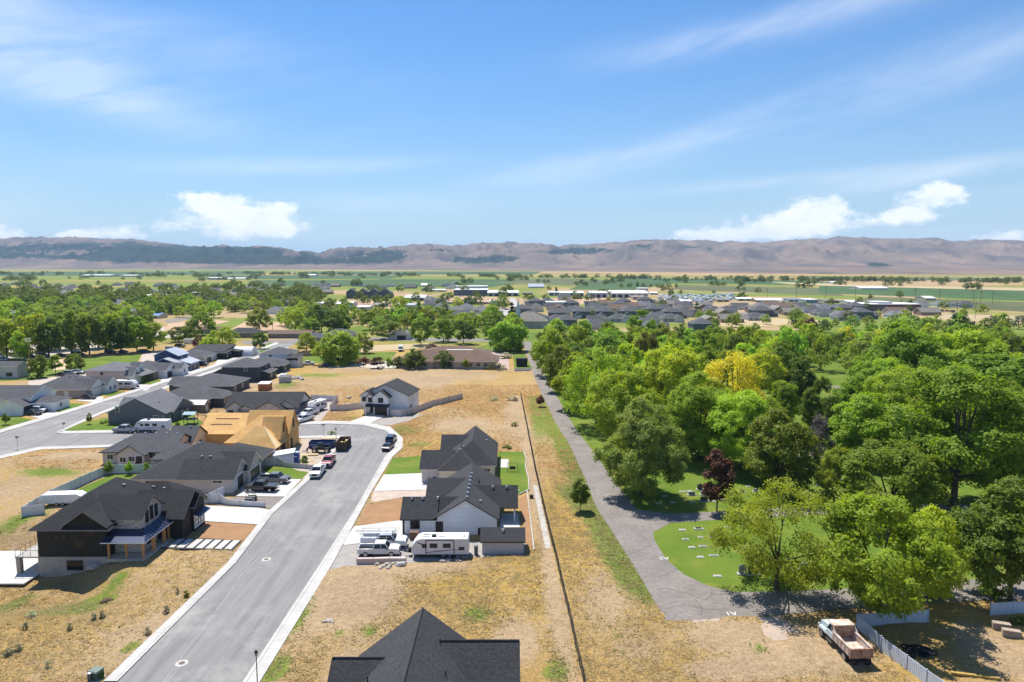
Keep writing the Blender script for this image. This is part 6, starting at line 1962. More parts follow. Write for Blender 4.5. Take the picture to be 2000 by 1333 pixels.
# service truck with ladder racks
r = vehicle('pickup', PW)
r.name = 'service_truck'
x, y = U(752, 1068)
r.location = (x, y, .03)
r.rotation_euler = (0, 0, math.radians(1))
r.scale = (1.1, 1.05, 1.08)
for k in ('label', 'group', 'category'):
    if k in r:
        del r[k]
tag(r, 'white service truck with utility boxes and a ladder rack', 'service truck')
m = MB()
m.box(-3.1, -.85, -1.08, -.62, .7, 1.65)
m.box(-3.1, -.85, .62, 1.08, .7, 1.65)
m.build('utility_box', PW, r, uv=False)
m = MB()
for s in (-.98, .98):
    m.tube([(-3.3, s, 2.25), (2.0, s, 2.25)], .045, 5)
    for xx in (-3.0, -.95, 1.3):
        m.tube([(xx, s, 1.3 if xx > 0 else 1.6), (xx, s, 2.25)], .035, 5)
for xx in (-3.0, -2.0, -.95, .2, 1.3):
    m.tube([(xx, -.98, 2.25), (xx, .98, 2.25)], .035, 5)
for s in (-.5, -.15):
    m.tube([(-3.9, s, 2.35), (1.8, s, 2.35)], .04, 5)
for k in range(14):
    m.tube([(-3.8 + k * .4, -.5, 2.35), (-3.8 + k * .4, -.15, 2.35)], .02, 4)
m.build('ladder_rack', mat('white rack', (.68, .68, .68), None, 3, .4, 0), r, uv=False)

# dump truck
_a, _b = Vector(U(1620, 1240)), Vector(U(1680, 1302))
x, y = (_a + _b) / 2
dt = root('dump_truck', (x, y, TH(x, y)), math.atan2(_a.y - _b.y, _a.x - _b.x), 'old pale dump truck with a rusty open bed beside the white metal fence', 'dump truck')
paleb = mat('faded blue white paint', (.56, .63, .65), (.44, .52, .54), 1.4, .5, 0)
m = MB()
m.side([(1.6, .75), (3.7, .75), (3.8, 1.1), (3.7, 1.6), (3.3, 1.75), (2.3, 1.85), (1.6, 1.85)], -.72, .72)
m.box(1.9, 3.6, -1.15, -.7, .9, 1.25, 0, .25, .05)
m.box(1.9, 3.6, .7, 1.15, .9, 1.25, 0, .25, .05)
m.build('hood', paleb, dt, bevel=.07, uv=False)
m = MB()
m.box(.55, 2.0, -1.05, 1.05, .9, 1.65)
m.build('cab', paleb, dt, bevel=.06, uv=False)
cabin(dt, (.58, .7, 1.55, 1.95), (1.63, 2.35), 1.0, .86, paleb, (1.1,))
bedm = mat('worn bed steel', (.62, .56, .50), (.42, .26, .17), 1.6, .8, .2)
m = MB()
m.box(-3.1, .35, -1.15, 1.15, 1.15, 1.28)
m.box(-3.1, .35, -1.22, -1.1, 1.15, 2.05)
m.box(-3.1, .35, 1.1, 1.22, 1.15, 2.05)
m.box(-3.1, .4, -1.27, -1.05, 2.03, 2.13)
m.box(-3.1, .4, 1.05, 1.27, 2.03, 2.13)
m.box(.28, .42, -1.18, 1.18, 1.15, 2.75, 1)
m.box(.25, 1.5, -1.18, 1.18, 2.7, 2.78)
for s in (-1, 1):
    m.side([(.35, 2.05), (-.6, 2.05), (.35, 2.72)], s * 1.2 - .03, s * 1.2 + .03)
for k in range(5):
    for s in (-1.26, 1.2):
        m.box(-2.9 + k * .75, -2.82 + k * .75, s, s + .06, 1.2, 2.05)
m.build('dump_bed', [bedm, RUST], dt, uv=False)
m = MB()
m.box(-3.25, -3.1, -1.27, 1.27, 1.05, 2.1)
for a in (-1.1, 0, 1.02):
    m.box(-3.3, -3.24, a, a + .08, 1.1, 2.05)
m.build('tailgate', RUST, dt, uv=False)
m = MB()
m.box(-3.0, 3.6, -.45, .45, .6, 1.0)
m.box(-.2, .6, -1.1, -.5, .5, .95)
m.box(-3.35, -3.2, -1.0, -.4, .35, 1.0)
m.box(-3.35, -3.2, .4, 1.0, .35, 1.0)
m.build('chassis', UNDER, dt, uv=False)
for xx, dd in ((2.75, False), (-1.9, True)):
    for s in (-1, 1):
        wheel(dt, xx, s * 1.18, .5, .3, dd)
for s in (-1, 1):
    lamp(dt, 'headlight', 3.75, s * .9 - .13, s * .9 + .13, 1.0, 1.25, HEAD, s)
    m = MB()
    m.box(.6, 1.9, s * 1.05 - .15, s * 1.05 + .15, .55, .62)
    m.build('running_board', CHROME, dt, uv=False)

# dumpster, telehandler, toilet, wrapped sheds on the building lot
x, y = U(671, 876)
d = root('dumpster', (x, y, .03), math.radians(2), label='rust black roll off dumpster standing at the kerb', cat='dumpster')
m = MB()
for a in [(-1.2, 1.2, -2.6, -2.5), (-1.2, 1.2, 2.5, 2.6), (-1.2, -1.1, -2.5, 2.5), (1.1, 1.2, -2.5, 2.5)]:
    m.box(*a, .1, 2.1)
m.box(-1.1, 1.1, -2.5, 2.5, .1, .25)
for k in range(9):
    m.box(1.2, 1.28, -2.4 + k * .58, -2.3 + k * .58, .15, 2.0)
    m.box(-1.28, -1.2, -2.4 + k * .58, -2.3 + k * .58, .15, 2.0)
for k in range(5):
    m.box(-1.0 + k * .45, -.9 + k * .45, -2.68, -2.6, .15, 2.0)
m.box(-1.28, 1.28, -2.7, -2.6, 2.0, 2.12)
m.build('container', mat('dumpster steel', (.06, .055, .04), (.10, .07, .04), 2, .8), d)
m = MB()
for k in range(14):
    a, b2 = RND.uniform(-.8, .8), RND.uniform(-2, 2)
    m.box(a - .25, a + .3, b2 - .5, b2 + .5, .2, RND.uniform(.9, 1.5), 0, .1, .1)
m.build('debris', OSBP, d)
x, y = U(628, 884)
tl = root('telehandler', (x, y, .03), math.radians(2), label='dark telehandler forklift with a lowered boom on the building lot', cat='forklift')
m = MB()
m.box(-2.0, 1.9, -.8, .8, .7, 1.2)
m.box(-.3, 1.6, .1, .85, 1.2, 1.6)
m.build('chassis', mat('machine black', (.03, .03, .035), None, 3), tl, bevel=.04, uv=False)
m = MB()
m.box(-.7, .6, -.95, -.1, 1.2, 2.3, 0, .12, .08)
m.build('cab', GLASS, tl, uv=False)
m = MB()
m.tube([(2.1, .1, 1.75), (-2.6, .1, 1.55), (-3.1, .1, .8)], .17, 6)
m.box(-3.2, -3.1, -.6, .8, .25, 1.0)
m.box(-4.3, -3.2, -.45, -.35, .25, .32)
m.box(-4.3, -3.2, .45, .55, .25, .32)
m.build('boom', mat('machine blue', (.05, .09, .2), None, 3, .4, 0), tl, uv=False)
for xx in (-1.35, 1.35):
    for s in (-1, 1):
        wheel(tl, xx, s * 1.1, .58, .4)
x, y = U(630, 874)
cb = root('blue_container', (x, y, .02), math.radians(0), label='long blue open topped container behind the telehandler', cat='container')
m = MB()
for a in [(-2.8, 2.8, -1.2, -1.1), (-2.8, 2.8, 1.1, 1.2), (-2.8, -2.7, -1.1, 1.1), (2.7, 2.8, -1.1, 1.1)]:
    m.box(*a, .1, 1.5)
m.box(-2.7, 2.7, -1.1, 1.1, .1, .3)
for k in range(9):
    m.box(-2.7 + k * .6, -2.62 + k * .6, -1.27, -1.2, .15, 1.45)
m.build('container', mat('container blue', (.018, .035, .12), (.025, .045, .15), 2, .6), cb)
x, y = U(579, 903)
pt = root('portable_toilet', (x, y, .03), label='blue portable toilet behind the vinyl fence', cat='toilet')
m = MB()
m.box(-.6, .6, -.6, .6, 0, 2.05)
m.build('cabin', mat('toilet blue', (.03, .09, .36), None, 3, .5, 0), pt, bevel=.05)
m = MB()
m.box(-.64, .64, -.64, .64, 2.05, 2.25, 0, .12, .12)
m.build('roof', mat('toilet roof', (.5, .56, .66), None, 3, .5, 0), pt)
m = MB()
m.box(-.42, .42, -.64, -.6, .1, 1.85)
m.box(-.28, .28, -.655, -.64, 1.2, 1.45, 1)
m.build('door', [MATS['toilet blue'], WHITE], pt)
x, y = U(555, 905)
hs = root('wrapped_shed', (x, y, .03), math.radians(8), 'white wrapped site shed leaning behind the vinyl fence', 'shed')
m = MB()
m.box(-2.1, 2.1, -.9, .9, 0, 2.0)
m.build('wall', mat('house wrap', (.62, .67, .72), (.50, .56, .64), 1.2, .5), hs)
m = MB()
m.sheet([[(-2.3, -1.1, 1.9), (2.3, -1.1, 2.5), (2.3, 1.1, 2.9), (-2.3, 1.1, 2.3)]], .12)
m.build('roof', WHITE, hs)
# side-by-side buggy
x, y = U(490, 981)
ub = root('utility_buggy', (x, y, .05), math.radians(95), label='black off road buggy on the dark gravel bed', cat='buggy')
m = MB()
m.side([(-1.3, .45), (1.3, .45), (1.45, .75), (.7, 1.0), (.5, .8), (-.5, .8), (-.6, 1.05), (-1.35, 1.05)], -.65, .65)
m.build('body', PB, ub, bevel=.04, uv=False)
m = MB()
for s in (-.6, .6):
    m.tube([(.7, s, .95), (.35, s, 1.75), (-.55, s, 1.75), (-.8, s, 1.0)], .04, 5)
m.box(-.6, .4, -.62, .62, 1.72, 1.78)
m.build('roll_cage', BLACKM, ub, uv=False)
for xx in (-.95, .95):
    for s in (-1, 1):
        wheel(ub, xx, s * .78, .34, .26)


# ------------------------------------------------------------------ fences
def board_fence(name, label, pts, h, m, post=2.4, hs=None, world=False, base=None, th=.05, cap=True, cat='fence', group=None, z0=0):
    P = [Vector(p) for p in (pts if world else W(pts))]
    o = P[0]
    zb = lambda p: TH(p.x, p.y) if base is None else base
    r = root(name, (o.x, o.y, zb(o)), label=label, cat=cat, group=group)
    hs = hs or [h] * len(P)
    pn = MB()
    po = []
    for i in range(len(P) - 1):
        a, b = P[i], P[i + 1]
        L = (b - a).length
        n = max(1, round(L / post))
        d = (b - a).normalized()
        nn = Vector((-d.y, d.x)) * th / 2
        for k in range(n):
            p, q = a.lerp(b, k / n), a.lerp(b, (k + 1) / n)
            hp_, hq = hs[i] + (hs[i + 1] - hs[i]) * k / n, hs[i] + (hs[i + 1] - hs[i]) * (k + 1) / n
            zp, zq = zb(p) - zb(o), zb(q) - zb(o)
            pp, qq = p - o, q - o
            V8 = [(pp.x + nn.x, pp.y + nn.y, zp - .1), (pp.x - nn.x, pp.y - nn.y, zp - .1), (qq.x - nn.x, qq.y - nn.y, zq - .1), (qq.x + nn.x, qq.y + nn.y, zq - .1),
                  (pp.x + nn.x, pp.y + nn.y, zp + hp_), (pp.x - nn.x, pp.y - nn.y, zp + hp_), (qq.x - nn.x, qq.y - nn.y, zq + hq), (qq.x + nn.x, qq.y + nn.y, zq + hq)]
            pn.solid(V8, [(0, 1, 2, 3), (7, 6, 5, 4), (0, 3, 7, 4), (1, 5, 6, 2), (0, 4, 5, 1), (3, 2, 6, 7)])
            po.append((pp, zp, hp_))
        if i == len(P) - 2:
            po.append((b - o, zb(b) - zb(o), hs[-1]))
    pn.build('panel', m, r)
    for q, z, hh_ in po[:100]:
        t = MB()
        t.box(q.x - .065, q.x + .065, q.y - .065, q.y + .065, z - .1, z + hh_ + .1)
        if cap:
            t.box(q.x - .085, q.x + .085, q.y - .085, q.y + .085, z + hh_ + .1, z + hh_ + .15, 0, .04, .04)
        t.build('post', m, r, uv=False)
    return r


VINB = siding('vinyl fence boards', (.70, .71, .73), .18, True, .03)
TANV = siding('clay vinyl boards', (.60, .54, .52), .18, True, .03)
board_fence('vinyl_fence', 'long white vinyl backyard fence that turns behind the beige hip house', [(87, 1003), (44, 1011), (100, 976), (210, 926), (322, 923)], 1.8, VINB)
board_fence('vinyl_fence', 'low white vinyl fence stepping down to the street beside the dark gravel', [(389, 983), (430, 983), (445, 987), (518, 991)], 1.7, VINB, hs=[1.7, 1.7, 1.0, .9])
board_fence('vinyl_fence', 'short white gate fence beside the garage of the beige hip house', [(410, 981), (438, 968)], 1.7, VINB)
board_fence('vinyl_fence', 'vinyl fence in front of the building lot, lower toward the street', [(492, 910), (543, 910), (560, 913), (618, 917)], 1.8, TANV, hs=[1.8, 1.8, 1.0, .9])
board_fence('vinyl_fence', 'clay coloured vinyl fence left of the two storey white house', [(660, 784), (645, 803), (722, 797)], 1.8, TANV)
board_fence('vinyl_fence', 'long vinyl fence running uphill right of the two storey white house', [(763, 813), (783, 814), (903, 779)], 1.8, TANV)
board_fence('vinyl_fence', 'white vinyl fence behind the boxy trailer', [(608, 783), (660, 784)], 1.8, VINB)
board_fence('concrete_wall', 'low tan wall section at the edge of the gravel pad', [(697, 1101), (793, 1100)], .8, mat('tan wall', (.52, .43, .38), (.46, .38, .34), 2, .8), th=.5, cap=False, cat='wall')
board_fence('picket_fence', 'small pale fence below the dark bin beside the lane', [(1005, 725), (1036, 725)], 1.2, VINB)
board_fence('board_fence', 'brown board fence behind the sandy yard near the willow', [(562, 696), (622, 696)], 1.8, siding('brown boards', (.26, .2, .17), .2, True))
x, y = U(1019, 716)
r = root('waste_bin', (x, y, .06), label='large black bin on the green strip beside the lane', cat='bin')
m = MB()
m.box(-2.2, 2.2, -1.2, 1.2, 0, 3.2, 0, -.2, -.1)
m.build('container', BLACKM, r)
m = MB()
m.box(-2.45, 2.45, -1.35, 1.35, 3.2, 3.35)
m.build('lid', BLACKM, r)
# corrugated metal fences at the lower right
CORR = brickmat('corrugated sheet', (.60, .65, .72), (.56, .61, .69), (.40, .44, .50), .24, 60, .05, .45, .6, 0, .08, 1.2)
for nm, lb, pts in [('metal_fence', 'pale corrugated metal fence running from the dump truck to the bottom edge', [(1673, 1222), (1720, 1268), (1770, 1308), (1850, 1372)]),
                    ('metal_fence', 'pale corrugated metal fence under the large lime maple', [(1676, 1221), (1812, 1213)]),
                    ('metal_fence', 'short weathered metal fence at the right edge', [(1934, 1201), (2060, 1192)])]:
    f = board_fence(nm, lb, pts, 1.55, CORR, post=3, cap=False)
# dark long fence
P = [Vector(U(*q)) for q in [(1152, 1400), (1140, 1333), (1105, 1180), (1075, 1050), (1045, 920), (1030, 840), (1017, 775)]]
o = P[0]
cf = root('long_fence', (o.x, o.y, 0), label='long dark wire fence between the dry lots and the cemetery strip', cat='fence')
rail = MB()
wire, wt_, wb = newmat('wire mesh')
uvn = wt_.add('ShaderNodeTexCoord').outputs['UV']
ck = wt_.add('ShaderNodeTexNoise')
wb.inputs['Base Color'].default_value = (.05, .045, .04, 1)
rl = [p for p in P]
tot = 0
np_ = 0
mesh_ = MB()
for a, b in zip(P, P[1:]):
    L = (b - a).length
    n = max(1, round(L / 3))
    for k in range(n):
        p, q = a.lerp(b, k / n), a.lerp(b, (k + 1) / n)
        pp, qq = p - o, q - o
        zp, zq = TH(p.x, p.y), TH(q.x, q.y)
        rail.tube([(pp.x, pp.y, zp + 1.45), (qq.x, qq.y, zq + 1.45)], .03, 4)
        rail.tube([(pp.x, pp.y, zp + .15), (qq.x, qq.y, zq + .15)], .02, 4)
        for w_ in range(1, 6):
            mesh_.tube([(pp.x, pp.y, zp + .15 + w_ * .22), (qq.x, qq.y, zq + .15 + w_ * .22)], .011, 3)
        for w_ in range(12):
            f = w_ / 12
            s_ = pp.lerp(qq, f)
            mesh_.tube([(s_.x, s_.y, zp + .15), (s_.x, s_.y, zp + 1.45)], .010, 3)
        t = MB()
        t.tube([(pp.x, pp.y, zp - .2), (pp.x, pp.y, zp + 1.55)], .05, 6)
        t.build('post', BLACKM, cf, uv=False)
rail.build('rail', BLACKM, cf, uv=False)
mesh_.build('wire', wire, cf, uv=False)
# pale kerb strips beside the gardens
for pts, w_, h, l in [([(1045, 949), (1058, 1010), (1071, 1073)], .9, .15, 'pale concrete gutter beside the long fence'), ([(1029, 959), (1036, 1015), (1043, 1077)], .22, .5, 'thin pale garden wall behind the white house'),
                      ([(1022, 882), (1028, 897), (1026, 914), (1032, 936), (1033, 958), (1014, 967)], .2, .35, 'curving pale edging round the back lawn')]:
    A = [Vector(U(*q)) for q in pts]
    L_, R_ = [], []
    for i, a in enumerate(A):
        d_ = (A[min(i + 1, len(A) - 1)] - A[max(i - 1, 0)]).normalized()
        n_ = Vector((-d_.y, d_.x)) * w_ / 2
        L_.append((a.x + n_.x, a.y + n_.y))
        R_.append((a.x - n_.x, a.y - n_.y))
    m = MB()
    m.prism(L_ + R_[::-1], -.2, h * .6)
    tag(m.build('garden_kerb', mat('pale kerb', (.44, .41, .36), (.32, .29, .25), 1.2, .9)), l, 'kerb')
# stepping slabs between the black house and the street
for k in range(8):
    f0, f1 = k / 8 + .008, (k + 1) / 8 - .028
    a0, a1 = (330, 1052), (473, 1057)
    b0, b1 = (306, 1069), (455, 1074)
    q = [(a0[0] + (a1[0] - a0[0]) * f0, a0[1] + (a1[1] - a0[1]) * f0), (a0[0] + (a1[0] - a0[0]) * f1, a0[1] + (a1[1] - a0[1]) * f1), (b0[0] + (b1[0] - b0[0]) * f1, b0[1] + (b1[1] - b0[1]) * f1), (b0[0] + (b1[0] - b0[0]) * f0, b0[1] + (b1[1] - b0[1]) * f0)]
    m = MB()
    m.prism(W(q), 0, .07)
    tag(m.build('stepping_slab', CONC), 'square white slab of the stepping walk, number %s from the street' % ['eight', 'seven', 'six', 'five', 'four', 'three', 'two', 'one'][k], 'paving slab', 'stepping slabs to the black house')
slab('path', [(322, 1050), (474, 1055.5), (454, 1076), (298, 1071)], .022, .05, mat('black walk bed', (.03, .03, .03), None, 4), 'black bed between the stepping slabs')

# ------------------------------------------------------------------ street lamps, signs, boxes
def street_lamp(px, py, label, h=4.3, xy=None):
    x, y = xy or U(px, py)
    r = root('street_lamp', (x, y, .1), label=label, cat='street lamp', group='black post lamps along the streets')
    m = MB()
    m.tube([(0, 0, -.1), (0, 0, .6)], .11, 8, 0, .08)
    m.tube([(0, 0, .6), (0, 0, h - .55)], .055, 8, 0, .045)
    m.build('pole', BLACKM, r, uv=False)
    m = MB()
    m.tube([(0, 0, h - .55), (0, 0, h - .2)], .1, 8, 0, .17)
    m.build('lantern', mat('lamp glass', (.3, .3, .28), None, 4, .2, 0), r, uv=False)
    m = MB()
    m.tube([(0, 0, h - .2), (0, 0, h - .05), (0, 0, h + .08)], .2, 8, 0, .02)
    m.build('cap', BLACKM, r, uv=False)


street_lamp(0, 0, 'black post lamp at the bottom edge beside the sidewalk', 4.3, U(500, 1273, 4.3))
street_lamp(657, 873, 'black post lamp at the corner island of the framed house lot')
street_lamp(355, 752, 'thin post lamp on the inner side of the left street')
for px, py, l in [(632, 853, 'thin street sign on the corner before the framed house'), (35, 878, 'street sign with cross blades at the left junction'), (125, 838, 'small stop sign on the corner lawn tip'), (60, 733, 'tall light pole on the ball field left of the round trees')]:
    x, y = U(px, py)
    tall = 'pole on' in l
    h = 14 if tall else (1.6 if 'small' in l else 3.0)
    r = root('light_pole' if tall else 'street_sign', (x, y, .05), label=l, cat='light pole' if tall else 'sign')
    m = MB()
    m.tube([(0, 0, -.1), (0, 0, h)], .12 if tall else .045, 6)
    m.build('pole', RIM if not tall else WOODP, r, uv=False)
    m = MB()
    if tall:
        m.box(-1.2, 1.2, -.1, .1, h - .3, h)
        m.box(-1.2, 1.2, -.1, .1, h - 1.3, h - 1.0)
        m.build('lamp_bank', WHITE, r, uv=False)
    else:
        m.box(-.45, .45, -.02, .02, h - .25, h)
        m.box(-.02, .02, -.45, .45, h - .5, h - .26)
        m.build('sign_blade', mat('sign blade', (.16, .22, .2), None, 3, .4, 0), r, uv=False)
for (px, py, h) in [(30, 668, 17), (52, 686, 13), (263, 652, 15)]:
    x, y = U(px, py)
    r = root('floodlight_pole', (x, y, 0), label='ball field floodlight pole rising among the tall trees, ' + {30: 'leftmost', 52: 'middle', 263: 'rightmost'}[px], cat='light pole', group='floodlight poles of the ball field')
    m = MB()
    m.tube([(0, 0, 0), (0, 0, h)], .16, 6)
    m.build('pole', RIM, r, uv=False)
    m = MB()
    for k in range(2):
        m.box(-1.6, 1.6, -.15, .15, h - .4 - k, h - k)
    m.build('lamp_bank', WHITE, r, uv=False)
x, y = U(188, 1325)
r = root('utility_box', (x, y, TH(x, y)), math.radians(-14), 'green transformer box at the bottom left beside the sidewalk', 'utility box')
m = MB()
m.box(-.55, .55, -.5, .5, 0, .85, 0, .02, .02)
m.build('cabinet', mat('transformer green', (.05, .08, .06), (.07, .10, .08), 4, .6, 0), r, bevel=.03)
m = MB()
m.box(-.6, .6, -.55, .55, .85, .95, 0, .06, .1)
m.build('lid', mat('transformer lid', (.16, .21, .17), None, 4, .6, 0), r)
m = MB()
m.box(-.7, .7, -.65, .65, -.3, .02)
m.build('pad', CONC, r)
x, y = U(176, 1331)
r = root('meter_pedestal', (x, y, TH(x, y)), label='small grey utility pedestal beside the green transformer', cat='utility box')
m = MB()
m.box(-.16, .16, -.16, .16, 0, .8)
m.build('cabinet', GREY, r, bevel=.02)
m = MB()
m.box(-.19, .19, -.19, .19, .8, .88, 0, .04, .04)
m.build('lid', WHITE, r)
for px, py, l in [(1044 - 204, 1043, 'brown wicker seat against the white house wall'), (0, 0, '')][:1]:
    pass
for i, (px, py, s, c3, l) in enumerate([(809, 1053, (1.3, .8, 1.1), 'brown crate', 'brown storage crate against the white house wall'), (849, 942, (.6, .6, 1.1), 'blue bin', 'dark blue wheeled bin under the beige batten wall'), (832, 940, (.7, .6, 1.3), 'plant tub', 'dark green tub beside the blue wheeled bin'),
                                        (930, 1084, (.5, .5, 1.3), 'grey bin', 'narrow grey bin between the trailer and the shed'), (127, 775, (.8, .6, 1.0), 'plain bin', 'dark bin against the taupe wall on the left street'), (1038, 973, (.6, .5, .5), 'dark pot', 'dark pot on the corner of the back garden wall')]):
    x, y = U(px, py)
    r = root('storage_bin', (x, y, 0), label=l, cat='bin')
    cm = mat(c3, {'brown crate': (.2, .11, .07), 'blue bin': (.03, .04, .09), 'plant tub': (.04, .06, .04), 'grey bin': (.16, .15, .15)}.get(c3, (.05, .05, .05)), None, 3)
    m = MB()
    m.box(-s[0] / 2, s[0] / 2, -s[1] / 2, s[1] / 2, 0, s[2], 0, -.03, -.03)
    m.build('tub', cm, r, bevel=.03)
    m = MB()
    m.box(-s[0] / 2 - .06, s[0] / 2 + .06, -s[1] / 2 - .06, s[1] / 2 + .06, s[2], s[2] + .08, 0, .05, .05)
    m.build('lid', cm, r)
# garden things on the back lawn
x, y = U(1001, 922)
r = root('garden_swing', (x, y, .05), label='black metal garden swing frame on the back lawn', cat='swing')
m = MB()
for s in (-1.1, 1.1):
    m.tube([(s, -.8, 0), (s * .9, 0, 1.8), (s, .8, 0)], .04, 5)
m.tube([(-1, 0, 1.8), (1, 0, 1.8)], .04, 5)
m.build('frame', BLACKM, r, uv=False)
m = MB()
m.box(-.6, .6, -.2, .25, .5, .56)
m.box(-.6, .6, .22, .27, .56, 1.0)
m.build('seat', BLACKM, r, uv=False)
x, y = U(373, 828)
r = root('play_set', (x, y, .05), label='dark childrens play set with a pale canopy in the side yard', cat='play set')
m = MB()
for a in (-1.4, 1.4):
    for b_ in (-1, 1):
        m.tube([(a, b_, 0), (a, b_, 2.6)], .08, 5)
m.box(-1.5, 1.5, -1.1, 1.1, 1.2, 1.35)
m.tube([(1.4, 0, 2.4), (4.0, 0, 2.2)], .08, 5)
m.tube([(4.0, 0, 2.3), (4.3, -.9, 0)], .07, 5)
m.tube([(4.0, 0, 2.3), (4.3, .9, 0)], .07, 5)
m.build('frame', BLACKM, r, uv=False)
m = MB()
m.sheet([[(-1.6, -1.2, 2.6), (1.6, -1.2, 2.6), (1.6, 0, 3.2), (-1.6, 0, 3.2)], [(-1.6, 1.2, 2.6), (1.6, 1.2, 2.6), (1.6, 0, 3.2), (-1.6, 0, 3.2)]], .05)
m.build('canopy', mat('pale canopy', (.4, .55, .58), None, 3), r)

# ------------------------------------------------------------------ gravestones
STD = mat('dark granite', (.045, .045, .05), (.08, .08, .085), 12, .35)
STG = mat('grey granite', (.30, .29, .28), (.22, .21, .21), 12, .6)
STW = mat('pale stone', (.46, .44, .41), (.34, .33, .31), 6, .8)
where = {}


def nearby(px, py):
    if py > 1018:
        return 'inside the lane loop'
    if px > 1790:
        return 'right of the tall cottonwood' if px > 1880 else 'below the tall cottonwood'
    if px > 1560:
        return 'in the gap right of the dark tree'
    if py < 900:
        return 'on the far grave lawn behind the pale maple'
    return 'beside the copper red tree' if px > 1330 else 'in the shade of the broad pale maple'


def ordw(n):
    return ['first', 'second', 'third', 'fourth', 'fifth', 'sixth', 'seventh', 'eighth', 'ninth', 'tenth', 'eleventh', 'twelfth'][min(n, 11)]


GS = [(1367, 957, 'U', 1.0, 1.1), (1351, 968, 'U', 1.2, .7), (1374, 967, 'U', 1.0, .75), (1375, 980, 'U', 1.3, .9), (1449, 962, 'U', .9, .8), (1477, 961, 'U', 1.0, .6), (1415, 978, 'U', .9, .8), (1395, 1050, 'U', 1.35, 1.0),
      (1450, 1122, 'U', 1.0, 1.3), (1470, 1123, 'D', 1.3, 1.2), (1571, 1114, 'U', 1.2, 1.0), (1600, 938, 'D', 1.1, .8), (1602, 949, 'D', 1.3, 1.0), (1628, 948, 'D', 1.1, .9), (1637, 938, 'U', .9, 1.5), (1602, 961, 'D', .8, .4),
      (1333, 1036, 'F', .9, 0), (1364, 1034, 'D', 1.0, .3), (1339, 1054, 'F', .8, 0), (1351, 1070, 'F', .8, 0), (1373, 1068, 'F', 1, 0), (1368, 1089, 'F', .8, 0), (1394, 1086, 'F', 1.1, 0), (1401, 1126, 'F', .9, 0), (1368, 1050, 'F', .5, 0), (1421, 1031, 'F', .9, 0),
      (1629, 960, 'F', .8, 0), (1387, 958, 'F', .8, 0), (1461, 951, 'F', .7, 0), (1393, 980, 'F', .9, 0), (1353, 982, 'F', .8, 0), (1331, 961, 'F', .6, 0), (1340, 961, 'F', .6, 0), (1348, 960, 'F', .6, 0), (1286, 984, 'F', .9, 0), (1314, 982, 'F', .9, 0), (1298, 970, 'F', .8, 0),
      (1328, 876, 'U', 1.1, 1.6), (1341, 881, 'F', 1.4, 0), (1322, 884, 'F', 1.0, 0), (1378, 876, 'F', 1.0, 0), (1391, 875, 'F', .9, 0), (1386, 889, 'D', .9, .5), (1360, 888, 'D', .8, .5), (1357, 893, 'F', .9, 0), (1376, 884, 'F', .8, 0),
      (1636, 766, 'D', 1.3, .9), (1930, 929, 'U', 1.3, 1.2), (1902, 935, 'U', 1.0, 1.6), (1862, 1039, 'F', 1.0, 0), (1857, 1021, 'U', 1.6, 1.1), (1884, 1016, 'U', .9, 2.2), (1826, 1022, 'U', 1.4, .7), (1845, 1040, 'F', .8, 0), (1886, 1024, 'F', .8, 0), (1945, 930, 'F', .8, 0), (1561, 715, 'U', 1.0, 1.0), (1580, 740, 'U', 1.0, .8), (1610, 745, 'F', 1, 0), (1565, 756, 'U', .9, .9)]
for (px, py, k, w_, h) in GS:
    x, y = U(px, py)
    nb_ = nearby(px, py)
    c = where.get((nb_, k), 0)
    where[(nb_, k)] = c + 1
    kind = {'U': 'grey upright gravestone', 'D': 'black granite gravestone', 'F': 'flat pale grave marker'}[k]
    r = root('gravestone' if k != 'F' else 'grave_marker', (x, y, .02), label='%s %s' % (kind, nb_), cat='gravestone', group='gravestones on the cemetery lawn')
    if k == 'F':
        m = MB()
        m.box(-w_ / 2 - .1, w_ / 2 + .1, -.3, .3, 0, .06)
        m.build('base', STW, r, uv=False)
        m = MB()
        m.box(-w_ / 2 + .05, w_ / 2 - .05, -.2, .2, .06, .12)
        m.build('plaque', STG if c % 2 else STW, r, uv=False)
    else:
        m = MB()
        m.box(-w_ / 2 - .22, w_ / 2 + .22, -.38, .38, 0, .14)
        m.build('base', STW, r, uv=False)
        m = MB()
        n = 7
        arc = [(w_ / 2 * math.cos(t), h * .86 + h * .16 * math.sin(t)) for t in np.linspace(0, math.pi, n)]
        m.side([(-w_ / 2, .14), (w_ / 2, .14)] + arc, -.13, .13)
        m.build('headstone', STD if k == 'D' or c % 3 == 0 else STG, r, bevel=.02, uv=False)

# ------------------------------------------------------------------ rocks, scrap, wood piles
ROCK = mat('field stone', (.44, .38, .32), (.32, .28, .24), 3, .95, .4)


def rock(px, py, s, label, group=None, m_=None, dz=0):
    x, y = U(px, py)
    z = TH(x, y)
    if z < -.4:
        x, y = U(px, py, z)
        z = TH(x, y)
    rs2 = random.Random(int(px * 7 + py))
    bm = bmesh_ico(s, rs2)
    o = bm.build('rock', m_ or ROCK, None, uv=False)
    o.location = (x, y, z + s * .2 + dz)
    o.rotation_euler = (0, 0, rs2.uniform(0, 6))
    return tag(o, label, 'rock', group)


